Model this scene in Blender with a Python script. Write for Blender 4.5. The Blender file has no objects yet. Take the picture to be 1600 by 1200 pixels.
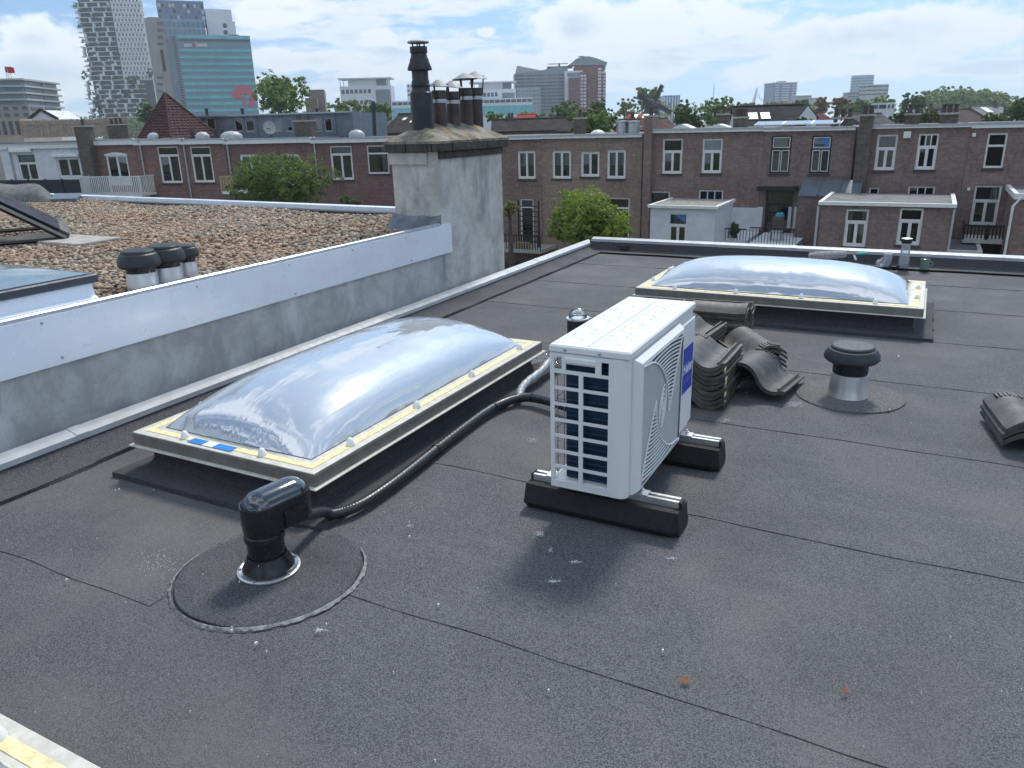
import bpy, bmesh, math, random
import numpy as np
from mathutils import Vector, Matrix
S = bpy.context.scene
C = S.collection
PI = math.pi
rad = math.radians
random.seed(7)

# ---------------------------------------------------------------- camera
F, PITCH, ROLL, YAW, H = 1200.5, 0.3267, 0.0268, 0.4896, 1.4334
_fw = Vector((0, math.cos(PITCH), -math.sin(PITCH))); _rt = Vector((1, 0, 0)); _dn = _fw.cross(_rt)
_r = math.cos(ROLL) * _rt + math.sin(ROLL) * _dn
_d = -math.sin(ROLL) * _rt + math.cos(ROLL) * _dn
_Z = Matrix.Rotation(YAW, 3, 'Z')
RT, DN, FW = _Z @ _r, _Z @ _d, _Z @ _fw
CAM = Vector((0, 0, H))
cam_d = bpy.data.cameras.new('camera'); cam = bpy.data.objects.new('camera', cam_d); C.objects.link(cam)
cam_d.sensor_width = 36; cam_d.lens = F / 1600 * 36; cam_d.clip_start = 0.05; cam_d.clip_end = 6000
cam.matrix_world = Matrix(((RT.x, -DN.x, -FW.x, 0), (RT.y, -DN.y, -FW.y, 0), (RT.z, -DN.z, -FW.z, H), (0, 0, 0, 1)))
S.camera = cam

# ---------------------------------------------------------------- sky and sun
SUN_EL, SUN_AZ = rad(53), rad(-4)          # azimuth from +Y towards +X
W = bpy.data.worlds.new('World'); S.world = W; W.use_nodes = True
def build_world():
    nt = W.node_tree; N = nt.nodes; L = nt.links; N.clear()
    def nd(t, **k):
        n = N.new(t)
        for a, b in k.items(): setattr(n, a, b)
        return n
    def put(sock, v):
        if hasattr(v, 'links'): L.new(v, sock)
        else: sock.default_value = v
    def m(op, a, b=0.0, c=0.0, clamp=False):
        n = nd('ShaderNodeMath', operation=op, use_clamp=clamp)
        put(n.inputs[0], a); put(n.inputs[1], b); put(n.inputs[2], c)
        return n.outputs[0]
    def mix(f, a, b):
        n = nd('ShaderNodeMix', data_type='RGBA'); put(n.inputs['Factor'], f)
        put(n.inputs[6], a); put(n.inputs[7], b); return n.outputs[2]
    def smooth(x, lo, hi):
        n = nd('ShaderNodeMapRange', interpolation_type='SMOOTHSTEP'); put(n.inputs[0], x)
        n.inputs[1].default_value = lo; n.inputs[2].default_value = hi; return n.outputs[0]
    def noise(vec, sc, det=7, rough=.58, dist=0.0):
        n = nd('ShaderNodeTexNoise'); L.new(vec, n.inputs['Vector']); n.inputs['Scale'].default_value = sc
        n.inputs['Detail'].default_value = det; n.inputs['Roughness'].default_value = rough; n.inputs['Distortion'].default_value = dist
        return n.outputs[0]
    sky = nd('ShaderNodeTexSky', sky_type='NISHITA', sun_disc=False)
    sky.sun_elevation = SUN_EL; sky.sun_rotation = SUN_AZ; sky.altitude = 10; sky.air_density = 1.0; sky.dust_density = 0.6; sky.ozone_density = 1.2
    tc = nd('ShaderNodeTexCoord'); dv = tc.outputs['Generated']
    sp = nd('ShaderNodeSeparateXYZ'); L.new(dv, sp.inputs[0]); x, y, z = sp.outputs
    zc = m('MAXIMUM', z, 0.0)
    up = nd('ShaderNodeCombineXYZ'); L.new(x, up.inputs[0]); L.new(y, up.inputs[1]); L.new(m('ADD', zc, .34), up.inputs[2])
    nv = nd('ShaderNodeVectorMath', operation='NORMALIZE'); L.new(up.outputs[0], nv.inputs[0]); L.new(nv.outputs[0], sky.inputs[0])
    # clouds lie on a flat deck: they crowd together towards the horizon
    k = m('DIVIDE', 1.0, m('ADD', zc, 0.10))
    cb = nd('ShaderNodeCombineXYZ'); L.new(m('MULTIPLY', x, k), cb.inputs[0]); L.new(m('MULTIPLY', y, k), cb.inputs[1]); cb.inputs[2].default_value = 3.7
    P = cb.outputs[0]
    n1 = noise(P, .62, 6, .56, .25)
    n2 = noise(P, 3.4, 5, .6, .3)
    dens = m('ADD', n1, m('MULTIPLY', m('SUBTRACT', n2, .5), .50))
    # single cumulus heaps low in the sky, by azimuth and elevation, broken up by noise
    az = m('ARCTAN2', x, y); el = m('ARCSINE', zc)
    pol = nd('ShaderNodeCombineXYZ'); L.new(az, pol.inputs[0]); L.new(m('MULTIPLY', el, 1.6), pol.inputs[1]); pol.inputs[2].default_value = .3
    nb = noise(pol.outputs[0], 14, 6, .6); nb2 = noise(pol.outputs[0], 5, 3, .55)
    tot = None; flat = None
    for (u, v, wu, wv) in CLOUDS:
        d = FW + RT * ((u - 800) / F) + DN * ((v - 600) / F); d.normalize()
        a0 = math.atan2(d.x, d.y); e0 = math.asin(d.z); ra = wu / F; re = wv / F
        q = m('SQRT', m('ADD', m('POWER', m('DIVIDE', m('SUBTRACT', az, a0), ra), 2.0), m('POWER', m('DIVIDE', m('SUBTRACT', el, e0), re), 2.0)))
        q = m('SUBTRACT', 1.0, q)
        tot = q if tot is None else m('MAXIMUM', tot, q)
    heap = m('ADD', tot, m('ADD', m('MULTIPLY', m('SUBTRACT', nb, .5), 2.3), m('MULTIPLY', m('SUBTRACT', nb2, .5), 1.2)))
    hm = smooth(heap, .0, .38)
    cm = smooth(dens, .47, .62)
    thick = smooth(dens, .60, .78)
    hthick = smooth(heap, .35, 1.3)
    mask = m('MAXIMUM', m('MULTIPLY', cm, .85), hm)
    shade = m('MAXIMUM', thick, m('MULTIPLY', hthick, smooth(noise(pol.outputs[0], 7.5, 2, .5), .40, .62)))
    ccol = mix(shade, (4.35, 4.6, 4.8, 1), (2.5, 3.1, 3.9, 1))
    # towards the horizon everything pales
    hz = m('POWER', m('SUBTRACT', 1.0, m('MINIMUM', m('MULTIPLY', zc, 4.3), 1.0)), 2.2)
    tint = nd('ShaderNodeMix', data_type='RGBA', blend_type='MULTIPLY'); tint.inputs[0].default_value = 1
    L.new(sky.outputs[0], tint.inputs[6]); tint.inputs[7].default_value = SKY_TINT
    c1 = mix(m('MULTIPLY', hz, .72), tint.outputs[2], (3.5, 4.1, 4.45, 1))
    # front light put into the cloud colour away from the sun, to fill shade
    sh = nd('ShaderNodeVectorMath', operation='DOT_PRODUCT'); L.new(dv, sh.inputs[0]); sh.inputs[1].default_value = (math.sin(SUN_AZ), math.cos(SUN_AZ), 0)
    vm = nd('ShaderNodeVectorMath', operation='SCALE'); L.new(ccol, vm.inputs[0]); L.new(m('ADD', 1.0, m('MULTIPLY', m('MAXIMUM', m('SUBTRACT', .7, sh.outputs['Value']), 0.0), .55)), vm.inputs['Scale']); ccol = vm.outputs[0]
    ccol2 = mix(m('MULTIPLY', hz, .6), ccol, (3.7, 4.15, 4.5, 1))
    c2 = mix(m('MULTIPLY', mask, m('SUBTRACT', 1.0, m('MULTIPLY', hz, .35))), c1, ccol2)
    # the veiled sun brightens the cloud round it
    sdv = nd('ShaderNodeVectorMath', operation='DOT_PRODUCT'); L.new(dv, sdv.inputs[0]); sdv.inputs[1].default_value = (math.sin(SUN_AZ) * math.cos(SUN_EL), math.cos(SUN_AZ) * math.cos(SUN_EL), math.sin(SUN_EL))
    gl = m('POWER', m('MAXIMUM', sdv.outputs['Value'], 0.0), 80.0)
    c2 = mix(m('MULTIPLY', gl, m('ADD', .35, m('MULTIPLY', n2, .9))), c2, (14, 13.4, 12.4, 1))
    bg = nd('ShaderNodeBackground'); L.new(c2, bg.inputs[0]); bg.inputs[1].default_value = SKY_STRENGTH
    out = nd('ShaderNodeOutputWorld'); L.new(bg.outputs[0], out.inputs[0])
SKY_STRENGTH = 0.108
SKY_TINT = (.52, .71, .76, 1)
CLOUDS = [(590, 60, 44, 20), (757, 52, 22, 11), (300, 45, 70, 30), (60, 60, 75, 30), (1010, 40, 210, 50), (1330, 55, 120, 38), (420, 18, 140, 30), (70, 115, 130, 40), (700, 110, 230, 38), (950, 100, 240, 30), (1480, 40, 130, 55), (1250, 110, 190, 25), (490, 95, 110, 22)]
build_world()
sd = bpy.data.lights.new('sun', 'SUN'); so = bpy.data.objects.new('sun', sd); C.objects.link(so)
sd.energy = 1.4; sd.angle = rad(10); sd.color = (1, .955, .89)
_s = Vector((math.sin(SUN_AZ) * math.cos(SUN_EL), math.cos(SUN_AZ) * math.cos(SUN_EL), math.sin(SUN_EL)))
so.rotation_euler = _s.to_track_quat('Z', 'Y').to_euler(); so.location = (0, 0, 30)
vs = S.view_settings; vs.view_transform = 'Standard'; vs.look = 'None'; vs.exposure = 1.13; vs.gamma = 1; vs.use_curve_mapping = False
S.render.engine = 'CYCLES'; S.cycles.use_denoising = True; S.cycles.max_bounces = 6; S.cycles.diffuse_bounces = 3; S.cycles.glossy_bounces = 3; S.cycles.volume_bounces = 0; S.cycles.transparent_max_bounces = 10
S.cycles.sample_clamp_indirect = 6

# ---------------------------------------------------------------- picking points in the place
def ray(u, v): return FW + RT * ((u - 800) / F) + DN * ((v - 600) / F)
def onz(u, v, z):
    d = ray(u, v); return CAM + d * ((z - H) / d.z)
def onx(u, v, x):
    d = ray(u, v); return CAM + d * (x / d.x)
def ony(u, v, y):
    d = ray(u, v); return CAM + d * (y / d.y)
def hor(u): return 193.2 - .0268 * (u - 800)
def at(u, v, D):                            # point at forward distance D (level ground distance along the view)
    d = ray(u, v); f2 = Vector((-math.sin(YAW), math.cos(YAW), 0)); return CAM + d * (D / d.dot(f2))
class Fr:
    """a vertical plane of a facade: s runs to the right, y goes into the building"""
    def __init__(s, p, q):
        s.o = Vector((p[0], p[1], 0)); s.d = Vector((q[0] - p[0], q[1] - p[1], 0)).normalized(); s.th = math.atan2(s.d.y, s.d.x); s.n = Vector((-s.d.y, s.d.x, 0))
    def pix(s, u, v, y=0):
        d = ray(u, v); t = ((s.o + s.n * y - CAM).dot(s.n)) / d.dot(s.n); P = CAM + d * t; return (P - s.o).dot(s.d), P.z
    def wd(s, a, y, z): return s.o + s.d * a + s.n * y + Vector((0, 0, z))
    def back(s, k): f = Fr.__new__(Fr); f.o = s.o + s.n * k; f.d = s.d; f.th = s.th; f.n = s.n; return f
def frame(u, D, ang=0):                     # plane through column u at distance D, turned by ang degrees from square-on
    P = at(u, 195, D); f = Vector((math.cos(YAW + rad(ang)), math.sin(YAW + rad(ang)), 0)); return Fr(P, P + f)

# ---------------------------------------------------------------- objects
OFF = {}
def props(o, label=None, cat=None, group=None, kind=None):
    if label: o['label'] = label
    if cat: o['category'] = cat
    if group: o['group'] = group
    if kind: o['kind'] = kind
    return o
def thing(name, label, cat, loc=(0, 0, 0), group=None, fr=None, rz=0):
    """Empty at the base of a thing. With a facade frame, loc is (s, y, z) in that frame."""
    o = bpy.data.objects.new(name, None); C.objects.link(o); o.empty_display_size = .1
    if fr: o.location = fr.wd(*loc); o.rotation_euler = (0, 0, fr.th)
    else: o.location = loc; o.rotation_euler = (0, 0, rz)
    OFF[o.name] = Vector(loc) if not rz else Vector((0, 0, 0))
    return props(o, label, cat, group)
class MB:
    def __init__(s): s.v = []; s.f = []
    def add(s, vs, fs):
        n = len(s.v); s.v += [tuple(p) for p in vs]; s.f += [tuple(i + n for i in f) for f in fs]; return s
    def box(s, x0, x1, y0, y1, z0, z1, M=None):
        p = [(x, y, z) for z in (z0, z1) for y in (y0, y1) for x in (x0, x1)]
        if M is not None: p = [M @ Vector(q) for q in p]
        return s.add(p, [(0, 2, 3, 1), (4, 5, 7, 6), (0, 1, 5, 4), (2, 6, 7, 3), (0, 4, 6, 2), (1, 3, 7, 5)])
    def cbox(s, x0, x1, y0, y1, z0, z1, c=.01, M=None):
        """box with all edges chamfered by c"""
        P = []; ids = {}
        for i, (x, sx) in enumerate(((x0, 1), (x1, -1))):
            for j, (y, sy) in enumerate(((y0, 1), (y1, -1))):
                for k, (z, sz) in enumerate(((z0, 1), (z1, -1))):
                    for ax in range(3):
                        q = [x + sx * c, y + sy * c, z + sz * c]; q[ax] = (x, y, z)[ax]
                        ids[i, j, k, ax] = len(P); P.append(Vector(q) if M is None else M @ Vector(q))
        Fs = []
        I = lambda i, j, k, a: ids[i, j, k, a]
        for a in range(3):
            for e in (0, 1):
                o = [t for t in range(3) if t != a]
                def idx(p, q):
                    t = [0, 0, 0]; t[a] = e; t[o[0]] = p; t[o[1]] = q; return I(t[0], t[1], t[2], a)
                f = [idx(0, 0), idx(1, 0), idx(1, 1), idx(0, 1)]
                Fs.append(f)
        for a in range(3):                                      # edges along axis a
            o = [t for t in range(3) if t != a]
            for p in (0, 1):
                for q in (0, 1):
                    def idx(e, ax):
                        t = [0, 0, 0]; t[a] = e; t[o[0]] = p; t[o[1]] = q; return I(t[0], t[1], t[2], ax)
                    Fs.append([idx(0, o[0]), idx(1, o[0]), idx(1, o[1]), idx(0, o[1])])
        for i in (0, 1):
            for j in (0, 1):
                for k in (0, 1): Fs.append([I(i, j, k, 0), I(i, j, k, 1), I(i, j, k, 2)])
        s.add(P, Fs); s.fix = True; return s
    def lathe(s, prof, cx=0, cy=0, n=24, capb=False, capt=False, M=None):
        b = len(s.v); P = []
        for r, z in prof:
            for i in range(n):
                a = 2 * PI * i / n; q = Vector((cx + r * math.cos(a), cy + r * math.sin(a), z)); P.append(q if M is None else M @ q)
        fs = [(k * n + i, k * n + (i + 1) % n, (k + 1) * n + (i + 1) % n, (k + 1) * n + i) for k in range(len(prof) - 1) for i in range(n)]
        if capb: fs.append(tuple(range(n - 1, -1, -1)))
        if capt: fs.append(tuple((len(prof) - 1) * n + i for i in range(n)))
        return s.add(P, fs)
    def tube(s, pts, r, n=8, caps=True):
        pts = [Vector(p) for p in pts]; rs = r if isinstance(r, (list, tuple)) else [r] * len(pts); P = []; up = None
        for i, p in enumerate(pts):
            t = (pts[min(i + 1, len(pts) - 1)] - pts[max(i - 1, 0)]).normalized()
            if up is None: up = Vector((0, 0, 1)) if abs(t.z) < .9 else Vector((1, 0, 0))
            a = t.cross(up).normalized(); b = a.cross(t); up = b
            P += [p + rs[i] * (math.cos(2 * PI * j / n) * a + math.sin(2 * PI * j / n) * b) for j in range(n)]
        fs = [(k * n + j, k * n + (j + 1) % n, (k + 1) * n + (j + 1) % n, (k + 1) * n + j) for k in range(len(pts) - 1) for j in range(n)]
        if caps: fs += [tuple(range(n - 1, -1, -1)), tuple((len(pts) - 1) * n + j for j in range(n))]
        return s.add(P, fs)
    def prism(s, poly, h0, h1, ax='z'):
        """polygon extruded along an axis; poly in the other two axes"""
        n = len(poly); mk = {'z': lambda p, h: (p[0], p[1], h), 'y': lambda p, h: (p[0], h, p[1]), 'x': lambda p, h: (h, p[0], p[1])}[ax]
        P = [mk(p, h0) for p in poly] + [mk(p, h1) for p in poly]
        s.add(P, [tuple(range(n - 1, -1, -1)), tuple(range(n, 2 * n))] + [(i, (i + 1) % n, n + (i + 1) % n, n + i) for i in range(n)]); s.fix = True; return s
    def grid(s, nx, ny, fn):
        P = [fn(i / nx, j / ny) for j in range(ny + 1) for i in range(nx + 1)]
        return s.add(P, [(j * (nx + 1) + i, j * (nx + 1) + i + 1, (j + 1) * (nx + 1) + i + 1, (j + 1) * (nx + 1) + i) for j in range(ny) for i in range(nx)])
    def mesh(s, name, mat, off=(0, 0, 0), smooth=None):
        me = bpy.data.meshes.new(name); o = Vector(off)
        me.from_pydata([Vector(p) - o for p in s.v], [], s.f)
        if getattr(s, 'fix', False):
            bm = bmesh.new(); bm.from_mesh(me); bmesh.ops.recalc_face_normals(bm, faces=bm.faces); bm.to_mesh(me); bm.free()
        if mat: me.materials.append(mat)
        if smooth:
            me.polygons.foreach_set('use_smooth', [True] * len(me.polygons))
            if smooth is not True: me.set_sharp_from_angle(angle=rad(smooth))
        me.update(); return me
    def build(s, name, mat, parent=None, origin=None, smooth=None):
        off = Vector((0, 0, 0)); r = parent
        if parent is not None:
            while r.parent is not None: r = r.parent
            off = OFF.get(r.name, r.location)
        elif origin is not None: off = Vector(origin)
        o = bpy.data.objects.new(name, s.mesh(name, mat, off, smooth)); C.objects.link(o)
        if parent is not None: o.parent = parent
        elif origin is not None: o.location = origin; OFF[o.name] = Vector(origin)
        return o
def copy_tree(o, parent=None):
    c = o.copy(); C.objects.link(c); c.parent = parent
    for ch in list(o.children): copy_tree(ch, c)
    return c

# ---------------------------------------------------------------- materials
def nodes(name):
    m = bpy.data.materials.new(name); m.use_nodes = True; nt = m.node_tree; b = nt.nodes['Principled BSDF']; return m, nt, b
class NT:
    def __init__(s, nt): s.nt = nt
    def n(s, t, **k):
        x = s.nt.nodes.new(t)
        for a, b in k.items(): setattr(x, a, b)
        return x
    def l(s, a, b): s.nt.links.new(a, b)
    def put(s, sock, v):
        if hasattr(v, 'links'): s.l(v, sock)
        else: sock.default_value = v
    def co(s, kind='Object', sc=(1, 1, 1)):
        t = s.n('ShaderNodeTexCoord'); mp = s.n('ShaderNodeMapping'); s.l(t.outputs[kind], mp.inputs[0]); mp.inputs['Scale'].default_value = sc; return mp.outputs[0]
    def pos(s, sc=(1, 1, 1)):
        t = s.n('ShaderNodeNewGeometry'); mp = s.n('ShaderNodeMapping'); s.l(t.outputs['Position'], mp.inputs[0]); mp.inputs['Scale'].default_value = sc; return mp.outputs[0]
    def noise(s, vec, sc, det=4, rough=.55, dist=0):
        x = s.n('ShaderNodeTexNoise'); s.l(vec, x.inputs['Vector']); x.inputs['Scale'].default_value = sc; x.inputs['Detail'].default_value = det; x.inputs['Roughness'].default_value = rough; x.inputs['Distortion'].default_value = dist; return x.outputs[0]
    def rng(s, v, a, b, lo=0., hi=1., sm=True):
        x = s.n('ShaderNodeMapRange'); x.interpolation_type = 'SMOOTHSTEP' if sm else 'LINEAR'; s.put(x.inputs[0], v)
        for i, q in zip((1, 2, 3, 4), (a, b, lo, hi)): x.inputs[i].default_value = q
        return x.outputs[0]
    def m(s, op, a, b=0.):
        x = s.n('ShaderNodeMath', operation=op); s.put(x.inputs[0], a); s.put(x.inputs[1], b); return x.outputs[0]
    def mix(s, f, a, b, bt='MIX'):
        x = s.n('ShaderNodeMix', data_type='RGBA', blend_type=bt); s.put(x.inputs[0], f)
        s.put(x.inputs[6], a if hasattr(a, 'links') else (*a[:3], 1)); s.put(x.inputs[7], b if hasattr(b, 'links') else (*b[:3], 1)); return x.outputs[2]
    def bump(s, b, h, st=.3, d=.01):
        x = s.n('ShaderNodeBump'); x.inputs['Strength'].default_value = st; x.inputs['Distance'].default_value = d; s.l(h, x.inputs['Height']); s.l(x.outputs[0], b.inputs['Normal']); return x
def pm(name, col, rough=.6, metal=0., var=.18, sc=6., bump=0., bsc=60., bd=.004, spec=.5, coat=0., grime=0., gcol=(.08, .075, .07), gsc=3.):
    """painted or plain surface: colour with soft variation, dirt in patches and fine relief"""
    m, nt, b = nodes(name); T = NT(nt); p = T.pos()
    n1 = T.noise(p, sc, 5, .6); c = T.mix(T.rng(n1, .3, .7), [q * (1 - var) for q in col], [min(q * (1 + var), .95) for q in col])
    if grime:
        g = T.noise(p, gsc, 8, .68, .4); c = T.mix(T.m('MULTIPLY', T.rng(g, .5, .72), grime), c, gcol)
    T.l(c, b.inputs['Base Color']); b.inputs['Metallic'].default_value = metal; b.inputs['Specular IOR Level'].default_value = spec
    T.l(T.rng(T.noise(p, sc * 3, 4), .3, .7, max(rough - .08, .02), min(rough + .08, 1)), b.inputs['Roughness'])
    if coat: b.inputs['Coat Weight'].default_value = coat; b.inputs['Coat Roughness'].default_value = .08
    if bump: T.bump(b, T.noise(p, bsc, 4), bump, bd)
    return m
def brick_mat(name, c1, c2, mortar, var=.25):
    """brickwork in the facade's own axes (x along, z up)"""
    m, nt, b = nodes(name); T = NT(nt); o = T.co()
    sp = T.n('ShaderNodeSeparateXYZ'); T.l(o, sp.inputs[0]); cb = T.n('ShaderNodeCombineXYZ')
    T.l(T.m('ADD', sp.outputs[0], sp.outputs[1]), cb.inputs[0]); T.l(sp.outputs[2], cb.inputs[1])
    br = T.n('ShaderNodeTexBrick'); T.l(cb.outputs[0], br.inputs['Vector']); br.inputs['Scale'].default_value = 1
    br.inputs['Brick Width'].default_value = .44; br.inputs['Row Height'].default_value = .13; br.inputs['Mortar Size'].default_value = .014; br.inputs['Mortar Smooth'].default_value = .2
    br.inputs['Color1'].default_value = (*c1, 1); br.inputs['Color2'].default_value = (*c2, 1); br.inputs['Mortar'].default_value = (*mortar, 1); br.inputs['Bias'].default_value = 0
    g = T.noise(o, .55, 6, .65); g2 = T.noise(o, 7, 4, .6)
    st = T.noise(T.co(sc=(1.6, 1.6, .35)), 1.1, 5, .6); c = T.mix(T.rng(g, .35, .7, 0, .6), br.outputs[0], [q * .6 for q in c1]); c = T.mix(T.rng(st, .5, .68, 0, .45), c, [q * .5 for q in c1]); c = T.mix(T.rng(g2, .35, .75, 0, .45), c, [min(q * 1.35, 1) for q in c2])
    T.l(c, b.inputs['Base Color']); b.inputs['Roughness'].default_value = .88; T.bump(b, br.outputs[1], -.25, .012)
    return m
def glass_mat(name, tint=(.55, .6, .62), refl=1.0):
    m, nt, b = nodes(name); T = NT(nt); nt.nodes.remove(b)
    fr = T.n('ShaderNodeFresnel'); fr.inputs[0].default_value = 1.6
    g = T.n('ShaderNodeBsdfGlossy'); g.inputs['Roughness'].default_value = .015; g.inputs[0].default_value = (.95, .97, 1, 1)
    bp = T.n('ShaderNodeBump'); bp.inputs['Strength'].default_value = .06; bp.inputs['Distance'].default_value = .02; T.l(T.noise(T.pos(), .9, 2), bp.inputs['Height']); T.l(bp.outputs[0], g.inputs['Normal'])
    t = T.n('ShaderNodeBsdfTransparent'); t.inputs[0].default_value = (*tint, 1)
    mx = T.n('ShaderNodeMixShader'); T.l(T.m('MINIMUM', T.m('ADD', T.m('MULTIPLY', fr.outputs[0], refl), .02 * refl), 1.), mx.inputs[0]); T.l(t.outputs[0], mx.inputs[1]); T.l(g.outputs[0], mx.inputs[2])
    T.l(mx.outputs[0], nt.nodes['Material Output'].inputs[0]); return m
def leaf_mat(name, dark, light, trans=.35):
    m, nt, b = nodes(name); T = NT(nt); g = T.n('ShaderNodeNewGeometry')
    c = T.mix(T.rng(g.outputs['Random Per Island'], 0, 1, 0, 1, False), dark, light)
    n = T.noise(T.pos(), .8, 3); c = T.mix(T.rng(n, .35, .65, 0, .5), c, [q * 1.5 for q in light])
    T.l(c, b.inputs['Base Color']); b.inputs['Roughness'].default_value = .55
    tr = T.n('ShaderNodeBsdfTranslucent'); T.l(T.mix(1., c, (1.3, 1.35, .6), 'MULTIPLY'), tr.inputs[0]); mx = T.n('ShaderNodeMixShader'); mx.inputs[0].default_value = trans
    T.l(b.outputs[0], mx.inputs[1]); T.l(tr.outputs[0], mx.inputs[2]); T.l(mx.outputs[0], nt.nodes['Material Output'].inputs[0]); return m
# ---------------------------------------------------------------- materials used on the roof
def bitumen(name, lo=(.046, .047, .052), hi=(.150, .150, .157), brown=(.175, .163, .155), dust=1.0):
    m, nt, b = nodes(name); T = NT(nt); p = T.pos()
    vo = T.n('ShaderNodeTexVoronoi'); T.l(p, vo.inputs['Vector']); vo.inputs['Scale'].default_value = 400
    gr = T.n('ShaderNodeSeparateColor'); T.l(vo.outputs['Color'], gr.inputs[0])
    fine = T.noise(p, 120, 3, .7)
    c = T.mix(T.rng(T.m('ADD', T.m('MULTIPLY', gr.outputs[0], .6), T.m('MULTIPLY', fine, .55)), .34, .84), lo, hi)
    big = T.noise(p, .9, 3, .6, .3); c = T.mix(T.rng(big, .46, .66, 0, .38 * dust), c, brown)
    mid = T.noise(p, 3.3, 5, .7, .6); c = T.mix(T.rng(mid, .5, .75, 0, .28 * dust), c, (.19, .19, .195))
    dk = T.noise(T.pos((.7, 1.6, 1)), 1.3, 3, .6); c = T.mix(T.rng(dk, .54, .72, 0, .22), c, [q * .8 for q in lo])
    st = T.noise(T.pos((1.2, 9, 1)), 1.6, 3, .7, .2); c = T.mix(T.rng(st, .56, .74, 0, .25 * dust), c, (.16, .16, .165))
    pd = T.noise(p, .75, 3, .55, .4); c = T.mix(T.rng(pd, .50, .60, 0, .16), c, [q * .8 for q in lo]) if dust > .9 else c
    sc = T.noise(p, 17, 3, .8, 1.5); c = T.mix(T.rng(sc, .72, .8, 0, .35 * dust), c, (.34, .34, .34))
    T.l(c, b.inputs['Base Color']); b.inputs['Specular IOR Level'].default_value = .35
    T.l(T.rng(mid, .3, .7, .75, .95), b.inputs['Roughness']); T.bump(b, T.m('ADD', vo.outputs['Distance'], T.m('MULTIPLY', fine, .6)), .55, .0025); return m
M_bit = bitumen('bitumen'); M_bit2 = bitumen('bitumen_patch', (.034, .035, .040), (.115, .116, .122), dust=.3)
M_tar = bitumen('bitumen_flashing', (.028, .028, .031), (.085, .084, .088), (.07, .065, .06), .35)
M_alu = pm('aluminium_trim', (.36, .38, .40), .55, .2, .1, 9, .1, 140, .001, grime=.45, gcol=(.3, .29, .27), gsc=5)
M_alus = pm('bright_aluminium', (.70, .71, .72), .36, .85, .03, 3)
M_white = pm('white_enamel', (.80, .81, .80), .3, 0, .03, 3, coat=.3, grime=.1, gcol=(.5, .48, .44), gsc=6)
M_cream = pm('cream_plastic', (.56, .54, .48), .5, 0, .12, 20, grime=.35, gcol=(.3, .27, .2), gsc=12)
M_yel = pm('yellowed_foam_tape', (.78, .66, .36), .8, 0, .2, 40, .3, 200)
M_gpl = pm('weathered_grey_plastic', (.17, .162, .145), .5, 0, .15, 14, grime=.5, gcol=(.12, .11, .1), gsc=9)
M_blk = pm('black_plastic', (.012, .013, .015), .3, 0, .2, 20, spec=.5)
M_blkm = pm('matt_black_plastic', (.025, .026, .029), .5, 0, .2, 20)
M_rub = pm('black_rubber', (.014, .014, .015), .75, 0, .3, 60, .35, 300, .001)
M_rubtop = pm('worn_rubber_top', (.05, .047, .043), .8, 0, .3, 60, .35, 300, .001)
M_zinc = pm('zinc', (.42, .44, .46), .35, .75, .12, 8, grime=.25, gcol=(.2, .2, .2))
M_lead = pm('lead_flashing', (.14, .16, .19), .5, .5, .3, 9, .3, 25, .006)
M_fasc = pm('white_sheet_fascia', (.80, .85, .92), .3, .1, .03, 2, coat=.25)
M_conc = pm('concrete_paver', (.36, .34, .31), .85, 0, .2, 12, .3, 80)
M_tile = pm('dark_concrete_tile', (.066, .060, .056), .55, 0, .25, 14, .2, 220, .001, grime=.4, gcol=(.16, .15, .13), gsc=14)
def dome_mat(lx, ly):
    m, nt, b = nodes('skylight_dome_acrylic'); T = NT(nt); nt.nodes.remove(b)
    p = T.co(); w = T.noise(T.co(sc=(1.6, 1.2, 1)), 1.9, 2, .45, .5); h = T.noise(T.co(sc=(lx, ly, 1)), 2.2, 3, .55, .35)
    bp = T.n('ShaderNodeBump'); bp.inputs['Strength'].default_value = .6; bp.inputs['Distance'].default_value = .03; T.l(T.m('ADD', w, T.m('MULTIPLY', h, .26)), bp.inputs['Height'])
    s = T.noise(p, 26, 6, .7); df = T.n('ShaderNodeBsdfDiffuse'); T.l(T.mix(T.rng(s, .5, .8, 0, .5), (.46, .49, .53), (.60, .60, .57)), df.inputs[0])
    g = T.n('ShaderNodeBsdfGlossy'); g.inputs[0].default_value = (.96, .97, 1, 1); T.l(T.rng(s, .5, .8, .02, .12), g.inputs['Roughness']); T.l(bp.outputs[0], g.inputs['Normal'])
    fr = T.n('ShaderNodeFresnel'); fr.inputs[0].default_value = 1.5; T.l(bp.outputs[0], fr.inputs['Normal'])
    mx = T.n('ShaderNodeMixShader'); T.l(T.m('MINIMUM', T.m('ADD', .31, T.m('MULTIPLY', fr.outputs[0], .9)), .92), mx.inputs[0]); T.l(df.outputs[0], mx.inputs[1]); T.l(g.outputs[0], mx.inputs[2]); T.l(mx.outputs[0], nt.nodes['Material Output'].inputs[0]); return m
M_dome = dome_mat(5.5, .7); M_dome2 = dome_mat(.7, 5.5)
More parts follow.
